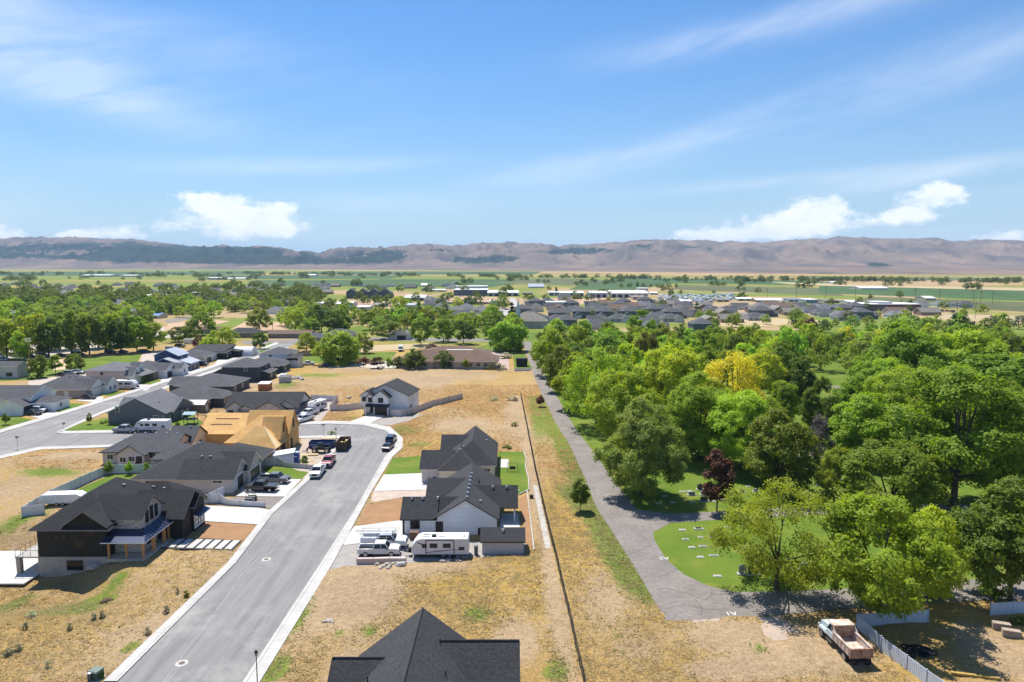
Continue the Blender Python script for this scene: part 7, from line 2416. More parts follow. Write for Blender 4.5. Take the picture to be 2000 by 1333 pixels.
def bmesh_ico(s, rs2):
    m = MB()
    t = (1 + 5 ** .5) / 2
    v = [(-1, t, 0), (1, t, 0), (-1, -t, 0), (1, -t, 0), (0, -1, t), (0, 1, t), (0, -1, -t), (0, 1, -t), (t, 0, -1), (t, 0, 1), (-t, 0, -1), (-t, 0, 1)]
    f = [(0, 11, 5), (0, 5, 1), (0, 1, 7), (0, 7, 10), (0, 10, 11), (1, 5, 9), (5, 11, 4), (11, 10, 2), (10, 7, 6), (7, 1, 8), (3, 9, 4), (3, 4, 2), (3, 2, 6), (3, 6, 8), (3, 8, 9), (4, 9, 5), (2, 4, 11), (6, 2, 10), (8, 6, 7), (9, 8, 1)]
    sx, sy, sz = rs2.uniform(.7, 1.2), rs2.uniform(.6, 1), rs2.uniform(.4, .7)
    k = s / 1.9
    v = [tuple(a * k * b * rs2.uniform(.75, 1.2) for a, b in zip(p, (sx, sy, sz))) for p in v]
    # one subdivision for a less regular outline
    vs = [Vector(p) for p in v]
    nf = []
    mid = {}

    def md(a, b):
        key = (min(a, b), max(a, b))
        if key not in mid:
            mid[key] = len(vs)
            vs.append((vs[a] + vs[b]) * .5 * rs2.uniform(1.0, 1.2))
        return mid[key]
    for a, b, c in f:
        ab, bc, ca = md(a, b), md(b, c), md(c, a)
        nf += [(a, ab, ca), (b, bc, ab), (c, ca, bc), (ab, bc, ca)]
    return m.solid([tuple(p) for p in vs], nf)


for (cx_, cy_, n, sp_, s, lb, g) in [(638, 1217, 12, 14, .3, 'pale rock in the rubble pile beside the right sidewalk', 'rubble pile beside the right sidewalk'), (755, 1110, 12, 22, .4, 'tan boulder in the earth heap below the low tan wall', 'boulders below the low tan wall'),
                                     (125, 1121, 9, 15, .55, 'pale boulder at the foot of the black house basement', 'boulders by the black house basement'), (880, 1098, 6, 30, .4, 'small stone on the bank above the trailer shadow', 'stones on the bank'),
                                     (575, 742, 8, 16, 1.3, 'grey rock in the weedy rock pile of the dry field', 'rocks in the dry field'), (700, 780, 5, 40, .8, 'rock on the dry field left of the two storey house', 'rocks in the dry field'), (1010, 960, 5, 6, .4, 'stone beside the back garden edging', 'stones by the back garden')]:
    for k in range(n):
        rock(cx_ + RND.uniform(-sp_, sp_), cy_ + RND.uniform(-sp_, sp_) * .35, s * RND.uniform(.6, 1.4), lb, g)
rock(187, 1117, 1.3, 'largest pale boulder beside the basement window of the black house')
rock(783, 1108, .9, 'light grey slab of broken concrete on the earth heap', m_=STW)
rock(208, 1167, .8, 'dark brown lump of wood lying in the dry grass', m_=mat('old wood', (.12, .07, .04), None, 5))
x, y = U(1783, 1275)
wp = root('tyre_pile', (x, y, TH(x, y)), label='heap of dark wheels in the shade behind the metal fence', cat='scrap')
for k in range(14):
    m = MB()
    a, b_ = RND.uniform(-2.5, 2.2), RND.uniform(-1.4, 1.4)
    zz = RND.choice([0, .25, .5])
    pts = [(a + .42 * math.cos(t), b_ + .42 * math.sin(t), zz + .15) for t in np.linspace(0, 2 * math.pi, 13)]
    m.tube(pts, .13, 6)
    m.build('tyre', TYRE, wp, uv=False)
for i, (px, py, l) in enumerate([(1955, 1228, 'stack of weathered boards at the right edge, the rear one'), (1975, 1240, 'stack of weathered boards at the right edge, the front one')]):
    x, y = U(px, py)
    r = root('board_stack', (x, y, TH(x, y)), math.radians(-20), l, 'wood pile')
    for k in range(5):
        m = MB()
        m.box(-.9, .9, -.35, .35, k * .16, k * .16 + .13)
        m.build('board', mat('grey board', (.42, .34, .26), (.3, .24, .19), 4, .9), r)
x, y = U(1905, 1322)
m = MB()
m.box(-2.2, 2.2, -.15, .15, 0, .25)
o = m.build('timber_beam', mat('yellow beam', (.5, .33, .08), (.4, .26, .08), 3))
o.location = (x, y, TH(x, y))
o.rotation_euler = (0, 0, math.radians(-14))
tag(o, 'long yellowish beam lying on the ground at the bottom right', 'beam')
x, y = U(1789, 1205)
r = root('metal_chair', (x, y, TH(x, y)), label='small rusty frame leaning against the metal fence', cat='scrap')
m = MB()
for a in (-.5, .5):
    m.tube([(a, 0, 0), (a, 0, 1.1)], .04, 5)
m.tube([(-.5, 0, 1.1), (.5, 0, 1.1)], .04, 5)
m.tube([(-.5, 0, .5), (.5, 0, .5)], .04, 5)
m.build('frame', RUST, r)
# sage brush and weeds
SAGE = leafmat('leaf sage', (.34, .34, .22), (.44, .42, .28), .2)
LEAF['sage'] = SAGE
for i, (px, py, w_, lf, l) in enumerate([(60, 1203, 14, 'sage', 'largest grey green sagebrush at the left edge'), (182, 1207, 10, 'sage', 'sagebrush above the slope left of the near sidewalk'), (200, 1203, 10, 'sage', 'sagebrush just right of the one on the slope'), (288, 1238, 11, 'sage', 'dark sagebrush touching the near sidewalk'),
                                         (364, 1166, 9, 'dark', 'dark weed bush against the near sidewalk'), (346, 1158, 6, 'sage', 'little bush left of the dark weed bush'), (137, 1230, 9, 'sage', 'low sagebrush in the middle of the left lot'), (35, 1270, 12, 'sage', 'grey sagebrush low at the left edge'), (15, 1280, 12, 'sage', 'sagebrush in the lower left corner'),
                                         (50, 1230, 8, 'sage', 'flat sagebrush below the largest one'), (325, 1196, 10, 'sage', 'sagebrush beside the sidewalk below the dark weed bush'), (95, 1305, 10, 'sage', 'sagebrush near the bottom left'), (197, 1325, 9, 'green', 'green weed bush beside the transformer'),
                                         (1005, 832, 12, 'dark', 'dark bush on the dry lot near the long fence'), (965, 783, 14, 'sage', 'grey scrub left of the far end of the long fence'), (1000, 783, 16, 'sage', 'grey scrub at the far end of the long fence'), (990, 876, 14, 'dark', 'dark bush at the corner of the back lawn'),
                                         (648, 850, 12, 'olive', 'olive bush at the corner island'), (745, 722, 12, 'sage', 'grey bush at the garden wall'), (583, 740, 10, 'dark', 'dark bush in the rock pile'), (985, 700, 20, 'sage', 'pale scrub between the drive and the lane'), (978, 680, 20, 'dark', 'dark shrub row beside the reddish drive'), (975, 722, 20, 'sage', 'wide grey scrub at the end of the reddish drive'),
                                         (210, 826, 8, 'dark', 'round shrub by the slate grey house porch'), (200, 828, 8, 'olive', 'low shrub beside the slate house porch'), (1988, 1215, 24, 'olive', 'olive bush in front of the short metal fence'), (955, 722, 14, 'green', 'green bush by the pale wall of the brown roofed building'), (100, 785, 12, 'green', 'green bush before the taupe wall')]):
    tpx('shrub', 'shrub', i % 4, lf, px, py, py - w_ * .55, w_ * 1.1, l, None, 0 if py > 1000 else 1, 'shrub')
# dry grass and weeds: uncountable
rs = np.random.RandomState(8)


def tufts(name, n, region, m_, h0, h1, label, test):
    C, N_, S = [], [], []
    xs_ = rs.uniform(region[0], region[1], n * 4)
    ys_ = rs.uniform(region[2], region[3], n * 4)
    keep = 0
    V_, F_ = [], []
    ok = ~pip(xs_, ys_, ROADS['main'])
    for p in pads:
        ok &= ~pip(xs_, ys_, p)
    ok &= ~pip(xs_, ys_, [(-69, 92), (-50, 92), (-50, 118), (-69, 118)])
    gi = np.clip(np.searchsorted(GX, xs_) - 1, 0, len(GX) - 1)
    gj = np.clip(np.searchsorted(GY, ys_) - 1, 0, len(GY) - 1)
    ok &= test(gi, gj, rs.uniform(0, 1, n * 4))
    xs_, ys_ = xs_[ok][:n], ys_[ok][:n]
    gi, gj = gi[ok][:n], gj[ok][:n]
    zz_ = HZ[gj, gi]
    k = len(xs_)
    for _ in range(4):
        a = rs.uniform(0, 2 * np.pi, k)
        h = rs.uniform(h0, h1, k)
        cx2, cy2 = xs_ + rs.normal(0, .22, k), ys_ + rs.normal(0, .22, k)
        ux, uy = np.cos(a) * h, np.sin(a) * h
        t1, t2 = rs.uniform(-.45, .45, k) * h, rs.uniform(-.45, .45, k) * h
        zc = zz_ + h * .35
        q = np.stack([np.stack([cx2 - ux, cy2 - uy, zc - t1], -1), np.stack([cx2 + uy * .4, cy2 - ux * .4, zc - t2 * .4], -1), np.stack([cx2 + ux, cy2 + uy, zc + t1], -1), np.stack([cx2 - uy * .4, cy2 + ux * .4, zc + t2 * .4], -1)], 1)
        V_.append(q.reshape(-1, 3))
    V2 = np.concatenate(V_)
    o = np_mesh(name, V2, np.arange(len(V2)).reshape(-1, 4), [m_])
    tag(o, label, 'grass', kind='stuff')


tm = leafmat('straw', (.52, .36, .17), (.36, .245, .11), .35)
tg = leafmat('weed green', (.15, .20, .04), (.24, .26, .06), .35)
tufts('dry_grass', 34000, (-78, 40, 62, 135), tm, .06, .17, 'dry straw coloured grass on the empty lots', lambda i, j, u: u > ZONE[j, i, 0] * 1.2)
tufts('dry_grass', 18000, (-110, 15, 135, 235), tm, .1, .26, 'dry grass on the far empty lots', lambda i, j, u: u > ZONE[j, i, 0] * 1.2)
tufts('weeds', 9000, (-85, 40, 62, 150), tg, .07, .22, 'green weeds scattered over the empty lots', lambda i, j, u: u < ZONE[j, i, 1] ** 1.5 * 1.3)

LUM = mat('new lumber', (.70, .54, .30), (.6, .44, .24), 3, .8)
for k, (px, py, L, a, w_, h) in enumerate([(597, 902, 3.2, 20, .6, .12), (606, 897, 2.4, -35, .3, .08), (590, 895, 3.0, 70, .25, .08), (600, 909, 3.6, 12, .25, .1), (612, 890, 2.2, 5, .9, .3), (622, 895, 2.6, -15, .2, .06), (585, 899, 2.0, 140, .3, .08), (643, 857, 3.6, 6, 1.2, .15), (608, 904, 2.8, -50, .15, .06), (594, 889, 1.8, 30, .8, .05)]):
    x, y = U(px, py)
    m = MB()
    n = max(1, int(w_ / .25))
    for q in range(n):
        m.box(-L / 2 + .05 * (q % 2), L / 2 - .04 * (q % 3), -w_ / 2 + q * w_ / n, -w_ / 2 + (q + .92) * w_ / n, 0, h)
    o = m.build('lumber', LUM)
    o.location = (x, y, .03)
    o.rotation_euler = (0, 0, math.radians(a))
    tag(o, 'pale new lumber scattered on the gravel building lot', 'lumber', 'lumber scattered on the building lot')
x, y = U(128, 986)
r = root('cargo_trailer', (x, y, TH(x, y)), math.radians(6), 'low white covered trailer inside the vinyl fence behind the black house', 'trailer')
m = MB()
m.side([(-3.2, .5), (3.0, .5), (3.4, 1.0), (3.1, 1.7), (2.4, 2.1), (-3.2, 2.1)], -1.1, 1.1)
m.build('body', WHITE, r, bevel=.06, uv=False)
for xx in (-.9, .1):
    for q in (-1, 1):
        wheel(r, xx, q * 1.12, .34, .22)
# ------------------------------------------------------------------ the town beyond
def far_bldg(name, label, px0, px1, py, toppx, depth, wm, rm, t='f', rise=.4, cat='building', ax='x', doors=0, wins=0, group=None):
    xa, y = U(px0, py)
    xb, _ = U(px1, py)
    h = zat(toppx, y)
    ox = (xa + xb) / 2
    w = xb - xa
    rs_ = rise * (depth if ax == 'x' else w) / 2 if t != 'f' else .3
    hw = max(h - rs_, 2.4)
    op = []
    for k in range(doors):
        op.append(('garage', 's', 0, -w / 2 + w * (k + .5) / doors, .1, min(5, w / doors * .6), min(4, hw * .7), 'd'))
    for k in range(wins):
        op.append(('window', 's', 0, -w / 2 + w * (k + .5) / wins, 1.2, min(3.5, w / wins * .6), min(2, hw * .4)))
    return house(name, label, (ox, y), [B(-w / 2, w / 2, 0, depth, -.3, hw, rs_, t, ax, ov=.3)], op, wm, rm, WHITE, cat=cat, local=True, roofth=.3, group=group)


TL = [((1030, 630), 'the church'), (U(1255, 672), 'x')]
TLM = [(U(1030, 640), 'the church'), (U(1255, 660), 'the high round tree'), (U(1095, 598), 'the white strip building'), (U(1230, 582), 'the largest warehouse'), (U(1430, 628), 'the dry yellow lot'), (U(975, 612), 'the pale parking lot'),
       (U(1745, 608), 'the dark office building'), (U(300, 585), 'the long white store'), (U(297, 620), 'the blue roofed shop'), (U(720, 583), 'the apartment block'), (U(630, 598), 'the metal sheds'), (U(60, 600), 'the left edge'), (U(475, 640), 'the brown field'), (U(1580, 600), 'the white shop')]


def relabel(x, y):
    (a, b), t = min(TLM, key=lambda q: (q[0][0] - x) ** 2 + ((q[0][1] - y) * .6) ** 2)
    dx, dy = x - a, y - b
    rel = ('right of' if dx > 0 else 'left of') if abs(dx) > abs(dy) * .7 else ('beyond' if dy > 0 else 'in front of')
    dd = math.hypot(dx, dy)
    return ('just ' if dd < 45 else ('further ' if dd < 110 else 'well ')) + rel + ' ' + t


WROOF = mat('white membrane roof', (.78, .78, .77), (.7, .7, .69), .5, .6, 0)
SHEDW = siding('pale metal wall', (.55, .54, .50), .6, True)
SHEDB = siding('blue grey metal wall', (.34, .40, .48), .6, True)
TANW = siding('tan block wall', (.45, .36, .28), .4)
for a in [
    ('warehouse', 'pale warehouse with a white roof left of the brown lot', 790, 830, 588, 578, 34, SHEDW, WROOF, 'g', .12, 'warehouse', 'x', 3),
    ('hangar', 'white hangar with a dark open front among the metal sheds', 656, 687, 604, 591, 24, mat('pale front', (.62, .63, .65), None, 1), WROOF, 'g', .1, 'hangar', 'x', 1),
    ('warehouse', 'flat white roofed shed left of the dark fronted hangar', 607, 642, 599, 592, 22, SHEDW, WROOF, 'f', .1, 'warehouse', 'x', 2),
    ('warehouse', 'small cream shed with a white roof right of the hangar', 697, 722, 608, 598, 16, SHEDW, WROOF, 'g', .1, 'warehouse', 'x', 1),
    ('warehouse', 'blue grey metal shed beside the tall dark spruce', 772, 812, 606, 594, 20, SHEDB, SHEDB, 'g', .1, 'warehouse', 'x', 2),
    ('factory', 'big white factory with a dark glazed front in the middle distance', 886, 952, 578, 566, 40, siding('blue glazed front', (.10, .12, .17), 2), WROOF, 'f', .1, 'factory', 'x', 0, 8),
    ('factory', 'upper white block of the big factory', 890, 952, 573, 559, 26, mat('white block', (.72, .73, .75), None, 1), WROOF, 'f', .1, 'factory', 'x', 0, 0),
    ('factory', 'long cream wing at the right end of the big factory', 952, 1013, 579, 569, 36, SHEDW, WROOF, 'g', .1, 'factory', 'x', 5),
    ('restaurant', 'white building with a turquoise front before the parked trucks', 957, 987, 598, 588, 24, siding('turquoise front', (.2, .42, .48), 2), WROOF, 'f', .1, 'shop', 'x', 0, 5),
    ('barn', 'dark roofed barn left of the big factory', 789, 811, 564, 557, 22, BROWNW, ROOFM, 'g', .4, 'barn'),
    ('barn', 'small white roofed barn in the green fields', 822, 834, 560, 555, 16, SHEDW, WROOF, 'g', .4, 'barn'),
    ('hay_barn', 'round roofed hay barn right of the factory', 1032, 1063, 563, 555, 30, SHEDW, RIM, 'g', .3, 'barn'),
    ('warehouse', 'pale flat warehouse at the left of the warehouse row', 1072, 1093, 578, 571, 24, SHEDW, WROOF, 'f', .1, 'warehouse', 'x', 2),
    ('warehouse', 'long low warehouse with cars along its front', 1093, 1140, 579, 570, 30, SHEDW, WROOF, 'g', .1, 'warehouse', 'x', 5),
    ('warehouse', 'grey fronted warehouse left of the largest white roof', 1152, 1186, 582, 570, 30, SHEDB, WROOF, 'g', .1, 'warehouse', 'x', 3),
    ('warehouse', 'largest warehouse with a wide white roof', 1193, 1266, 582, 569, 50, SHEDW, WROOF, 'g', .1, 'warehouse', 'x', 6),
    ('warehouse', 'tan block building in front of the largest warehouse', 1236, 1265, 586, 579, 18, TANW, TANW, 'f', .1, 'warehouse', 'x', 0, 4),
    ('warehouse', 'white strip building in front of the dark roofs', 1067, 1124, 601, 590, 20, siding('bluish strip wall', (.5, .55, .6), 2), WROOF, 'f', .1, 'shop', 'x', 0, 9),
    ('warehouse', 'narrow white shed behind the largest warehouse', 1247, 1266, 568, 563, 20, SHEDW, WROOF, 'f', .1, 'warehouse'),
    ('office_building', 'dark brick office building with blue glass on the right', 1692, 1798, 608, 594, 30, siding('dark brick', (.14, .09, .08), .6), WROOF, 'f', .1, 'office', 'x', 0, 12),
    ('office_building', 'blue glass centre block of the dark office building', 1716, 1742, 607, 590, 20, siding('blue glass', (.12, .18, .28), 3), WROOF, 'f', .1, 'office', 'x', 0, 4),
    ('shop_building', 'white shop with a blue front left of the dark office', 1574, 1598, 593, 585, 20, siding('blue front', (.3, .4, .55), 2), WROOF, 'f', .1, 'shop', 'x', 0, 3),
    ('long_barn', 'long brown barn with a pale roof on the right', 1478, 1530, 591, 585, 22, BROWNW, WROOF, 'g', .15, 'barn', 'x', 0, 7),
    ('hay_barn', 'long white hay barn in the right hand fields', 1682, 1735, 566, 561, 40, SHEDW, WROOF, 'g', .1, 'barn'),
    ('hay_barn', 'thin pale farm shed under the right hills', 1625, 1645, 554, 551, 30, SHEDW, WROOF, 'g', .1, 'barn'),
    ('barn', 'pale farm shed near the substation', 1808, 1828, 587, 583, 20, TANW, WROOF, 'g', .2, 'barn'),
    ('warehouse', 'long white roofed store among the left trees', 270, 322, 588, 577, 40, SHEDW, WROOF, 'f', .1, 'store', 'x', 0, 7),
    ('warehouse', 'very long white farm shed far on the left', 157, 214, 541, 537, 60, SHEDW, WROOF, 'g', .05, 'barn'),
    ('warehouse', 'white farm shed right of the very long one', 236, 266, 541, 537.5, 50, SHEDW, WROOF, 'g', .05, 'barn'),
    ('warehouse', 'wide white shed at the edge of the left fields', 406, 432, 547, 542, 40, SHEDW, WROOF, 'g', .05, 'barn'),
    ('warehouse', 'row of thin white greenhouses beside the left fields', 436, 478, 546, 543, 30, WHITE, WROOF, 'g', .1, 'greenhouse'),
    ('blue_roofed_shop', 'building with a bright blue roof end beside the left road', 284, 310, 623, 613, 14, SHEDW, mat('blue roof', (.08, .2, .5), None, 1, .5, 0), 'g', .25, 'shop', 'x', 1),
    ('white_house', 'white roofed house among the left trees', 320, 338, 580, 572, 14, WHT, WROOF, 'g', .3, 'house'),
    ('white_house', 'white cottage beside the yellow tree on the left', 372, 394, 580, 571, 14, SHEDW, WROOF, 'g', .3, 'house', 'x', 2),
    ('barn', 'little white barn in the green field below the gap', 600, 616, 540, 536, 30, SHEDW, WROOF, 'g', .2, 'barn'),
    ('apartment_block', 'long dark gabled apartment block in the middle distance', 678, 765, 583, 571, 16, siding('dark slate wall', (.10, .11, .15), 1), ROOFM, 'g', .5, 'apartments', 'x', 0, 16),
]:
    far_bldg(*a)
for k, (a, b, c, d) in enumerate([(1300, 1322, 592, 587), (1330, 1352, 593, 588), (1360, 1392, 592, 587), (1400, 1424, 590, 585), (1440, 1470, 588, 584), (838, 860, 596, 591), (730, 752, 600, 594), (1020, 1040, 576, 572), (1270, 1285, 576, 571), (560, 585, 588, 583), (520, 548, 592, 586), (470, 492, 584, 580), (590, 604, 576, 572), (836, 870, 570, 566), (1540, 1562, 590, 586), (1610, 1640, 592, 588), (1655, 1682, 594, 589)]):
    far_bldg('workshop', '%s workshop %s' % (['low pale', 'low grey', 'blue grey', 'tan walled'][k % 4], relabel(*U((a + b) / 2, c))), a, b, c, d, 18, [SHEDW, LGREY, SHEDB, TANW][k % 4], [WROOF, WROOF, RIM, ROOFT][k % 4], 'g', .12, 'workshop', 'x', 2)
for k in range(4):
    x, y = U(688 + k * 22, 583)
    house('apartment_gable', 'front gable of the dark apartment block, %s from the left' % ordw(k), (x, y - 5), [B(-6, 6, 0, 9, -.2, 8, 4, 'g', 'y', ov=.3)], [('window', 's', 0, 0, 1.5 + 3 * q, 2.2, 1.4) for q in range(2)], siding('dark slate wall', (.10, .11, .15), 1), ROOFM, WHITE, local=True, cat='apartments', group='gables of the dark apartment block')
# church with steeple
x, y = U(1030, 642)
ch = house('church', 'tan roofed church with a pale steeple at the head of the lane', (x, y), [B(-11, 13, 0, 18, -.2, 5, 5, 'h', 'x', ov=.6), B(-11.5, -4, -3, 5, -.2, 6, 4, 'g', 'y', ov=.4)], [('window', 's', -3, -8 + 0, 2, 1.4, 3)], siding('church wall', (.42, .38, .38), .3), ROOFT, WHITE, local=True, cat='church')
m = MB()
m.box(-7.4, -4.6, -1.4, 1.4, 6, 12)
m.box(-7, -5, -1, 1, 12, 14)
m.solid([(-6.9, -.9, 14), (-5.1, -.9, 14), (-5.1, .9, 14), (-6.9, .9, 14), (-6, 0, 20)], [(0, 1, 4), (1, 2, 4), (2, 3, 4), (3, 0, 4)])
m.build('steeple', mat('steeple paint', (.62, .66, .72), None, 2, .5, 0), ch)

# family houses: six kinds, copied with their parts
HP = []
for i, (wm_, rm_, w, d_, h, ex) in enumerate([
    (LGREY, ROOFM, 14, 12, 3, [B(1, 7.5, -4, 5, -.2, 3, 2.2, 'g', 'y')]), (CREAM, ROOFM, 15, 12, 3, [B(-7.5, -1, -4, 5, -.2, 3, 2.2, 'g', 'y')]),
    (GREY, ROOFM, 13, 13, 5.6, [B(-6, 0, -4, 5, -.2, 3, 1.8, 'g', 'y')]), (TAUPE, ROOFB, 15, 12, 3, [B(2, 8, -3, 6, -.2, 3, 2, 'h', 'y')]),
    (WHT, ROOFL, 14, 11, 3, [B(-2, 5, -3, 5, -.2, 3.2, 2.4, 'g', 'y')]), (BROWNW, ROOFT, 16, 11, 3, [])]):
    hh = house('family_house', 'x', (0, -300 - i * 40), [B(-w / 2, w / 2, 0, d_, -.2, h, 3.0, 'h' if i % 2 == 0 else 'g', 'x', ov=.5)] + ex,
               ([('garage', 's', -4 if i < 3 else -3, {0: 4.2, 1: -4.2, 2: -3, 3: 5, 4: 1.5, 5: 0}[i], .1, 4.6, 2.3)] if i < 5 else [('window', 's', 0, 4, .9, 1.6, 1.2)]) + [('window', 's', 0, -5 if i != 1 else 4, .9, 1.5, 1.2), ('window', 's', 0, 5.6 if i in (1, 2) else -2.6 if i != 0 else -1.4, .9, 1.2, 1.2)],
               wm_, rm_, WHITE, local=True)
    HP.append(hh)
used = [False] * 6
TOWN = []


def put_house(i, x, y, rz, label, group):
    r = HP[i] if not used[i] else copy_tree(HP[i])
    used[i] = True
    r.location = (x, y, 0)
    r.rotation_euler = (0, 0, rz)
    r['label'] = label
    r['group'] = group
    r['category'] = 'house'
    TOWN.append((x, y))


rs = np.random.RandomState(3)
cname = ['pale grey walled house with grey roof', 'cream walled house with grey roof', 'slate two storey house', 'taupe house with brown roof', 'white house with light roof', 'brown house with tan roof']
# the new estate with dark roofs
for row, py in enumerate([640, 630, 622, 615, 609, 603.5, 598.5]):
    y = U(1000, py)[1]
    x = U(1035 if py < 628 else 1050, py)[0]
    xe = U({640: 1190, 630: 1350, 622: 1370, 615: 1330, 609: 1300, 603.5: 1270, 598.5: 1240}[py], py)[0]
    while x < xe:
        i = rs.choice([0, 1, 2, 0, 2, 3, 0, 2])
        put_house(int(i), x + rs.uniform(-1.5, 1.5), y + rs.uniform(-4, 4), rs.choice([0, 0, math.pi, math.pi / 2, -math.pi / 2]) + rs.uniform(-.05, .05), '%s %s' % (cname[i], relabel(x, y)), 'houses of the town')
        x += rs.uniform(17, 21)
for py, x0_, x1_ in [(634, 930, 1010), (625, 920, 950), (634, 1400, 1440), (646, 1290, 1420), (617, 1325, 1480), (611, 1480, 1700), (617, 1500, 1640), (605, 1560, 1660), (628, 1660, 1700), (600, 1500, 1560), (622, 1640, 1760), (612, 850, 945), (605, 862, 945), (619, 800, 900), (606, 1290, 1420), (599, 1262, 1400), (594, 1270, 1330), (611, 1390, 1470), (604, 1440, 1540), (628, 1420, 1500), (600, 1800, 1900), (616, 1760, 1840), (607, 1600, 1690), (584, 1100, 1150)]:
    y = U(1000, py)[1]
    x, xe = U(x0_, py)[0], U(x1_, py)[0]
    while x < xe:
        i = rs.randint(6)
        put_house(int(i), x, y + rs.uniform(-5, 5), rs.choice([0, math.pi, math.pi / 2]), '%s %s' % (cname[i], relabel(x, y)), 'houses of the town')
        x += rs.uniform(18, 24)
# old town among trees on the left
n = 0
for _ in range(1500):
    if n >= 135:
        break
    px, py = rs.uniform(-20, 930), rs.choice([rs.uniform(568, 628), rs.uniform(556, 600)])
    if 260 < px < 700 and 618 < py or (600 < px < 840 and py > 586) or (px > 640 and 570 < py < 590) or (300 < px < 460 and py > 608):
        continue
    x, y = U(px, py)
    if any((x - a) ** 2 + ((y - b)) ** 2 < 26 ** 2 for a, b in TOWN):
        continue
    i = rs.choice([0, 1, 4, 4, 5, 4])
    put_house(int(i), x, y, rs.uniform(-.2, .2) + rs.choice([0, math.pi / 2, math.pi]), '%s %s' % (cname[i], relabel(x, y)), 'houses of the town')
    n += 1
for i in range(6):
    if not used[i]:
        for c in list(HP[i].children_recursive) + [HP[i]]:
            bpy.data.objects.remove(c)
# field trees, yard trees: single meshes (too small to show parts)
TK = [('town_tree', 'maple', 'dark'), ('town_tree', 'spread', 'dark'), ('town_tree', 'spread', 'green'), ('town_tree', 'maple', 'green'), ('town_tree', 'tall', 'dark'), ('town_tree', 'spread', 'olive'), ('town_tree', 'maple', 'bright'), ('town_tree', 'spread', 'silver'), ('town_tree', 'willow', 'lime'), ('town_tree', 'conifer', 'deep')]
adj = {'dark': 'dark green', 'green': 'mid green', 'olive': 'olive', 'bright': 'bright green', 'silver': 'silvery', 'lime': 'yellow green', 'deep': 'blackish green'}
kn = {'maple': 'round', 'spread': 'spreading', 'tall': 'tall', 'willow': 'domed', 'conifer': 'pointed'}
cnt = 0
pool = []
for _ in range(1000):
    px, py = rs.uniform(-60, 620), rs.triangular(553, 600, 655)
    if (300 < px < 345 and py > 622) or (300 < px < 450 and 624 < py < 648):
        continue
    if px > 420 and py > 612:
        continue
    pool.append((px, py))
for _ in range(150):
    pool.append((rs.uniform(560, 1010), rs.uniform(626, 652)))
for _ in range(40):
    pool.append((rs.uniform(420, 1000), rs.uniform(566, 612)))
for _ in range(70):
    pool.append((rs.uniform(1030, 1900), rs.uniform(596, 655)))
for _ in range(50):
    pool.append((rs.uniform(1560, 2060), rs.uniform(632, 650)))
for px in range(1215, 1332, 5):
    pool.append((px + rs.uniform(-2, 2), 562 + (px - 1215) * .008))
for px in list(range(10, 75, 6)) + list(range(1280, 1400, 9)) + list(range(1600, 1640, 6)):
    pool.append((px, 549 + rs.uniform(-1, 1)))
for _ in range(60):
    pool.append((rs.uniform(600, 1500), rs.uniform(563, 612)))
pool += [(1445, 582), (1452, 583), (1916, 614), (1905, 613), (1640, 557), (1650, 557), (1700, 585), (692, 560), (702, 560), (692, 558), (580, 562), (572, 562), (632, 558), (877, 540), (880, 540), (896, 539), (312, 538), (318, 538), (290, 540), (1400, 556), (1404, 557), (870, 587), (700, 555), (1030, 588), (1040, 592), (1180, 556), (1755, 581), (1760, 582), (1880, 617)]
T2 = []
for px, py in pool:
    x, y = U(px, py)
    if any((x - a) ** 2 + (y - b) ** 2 < 12.5 ** 2 for a, b in TOWN):
        continue
    if any((x - a) ** 2 + (y - b) ** 2 < 9 ** 2 for a, b, _ in T2[-400:]) or any((x - a) ** 2 + (y - b) ** 2 < 60 for a, b, _ in ALLTREES):
        continue
    T2.append((x, y, px))
T2.sort(key=lambda q: q[1])
lim = 300
stuffV, stuffF, off = [], [], 0
for k, (x, y, px) in enumerate(T2):
    kk = rs.choice(len(TK), p=[.13, .12, .22, .17, .06, .08, .12, .05, .03, .02])
    nm, kd, lf = TK[kk]
    h = rs.uniform(7.5, 13.5) * (1.15 if kd == 'tall' else 1) * (.66 if px > 1030 and y > 330 else 1)
    wd = h * {'maple': .95, 'spread': 1.15, 'tall': .6, 'willow': 1.2, 'conifer': .45}[kd]
    if k < lim:
        tree('town_tree', kd, rs.randint(4), lf, x, y, h, wd, '%s %s tree %s' % (adj[lf], kn[kd], relabel(x, y)), 'town trees', 2)
        cnt += 1
    else:
        V_, F_, _t = proto(kd, rs.randint(3), 2)
        sx = wd / (2 * max(q for _, q in PROF[kd]))
        stuffV.append(V_ * (sx, sx, h) + (x, y, 0))
        stuffF.append(F_ + off)
        off += len(V_)
# loose far-off rows of trees beyond the countable ones
for _ in range(280):
    px = rs.uniform(-60, 2060)
    base = np.interp(px, [0, 600, 1100, 2000], [534, 536, 542, 552])
    py = base + abs(rs.normal(0, 6)) + rs.uniform(-3, 2)
    if rs.rand() < .55 and 500 < px:
        py = base + .5 + rs.uniform(0, 1)
    x, y = U(px, py)
    nclump = rs.randint(1, 4)
    for q in range(nclump):
        V_, F_, _t = proto('spread', rs.randint(3), 2)
        h = rs.uniform(7, 13)
        stuffV.append(V_ * (h, h, h) + (x + q * 9 + rs.uniform(-3, 3), y + rs.uniform(-4, 4), -.8))
        stuffF.append(F_ + off)
        off += len(V_)
if stuffV:
    o = np_mesh('distant_trees', np.concatenate(stuffV), np.concatenate(stuffF), [LEAF['dark']])
    tag(o, 'dark lines of far off trees across the fields', 'trees', kind='stuff')
print('town trees', cnt, 'of', len(T2), 'houses', len(TOWN))
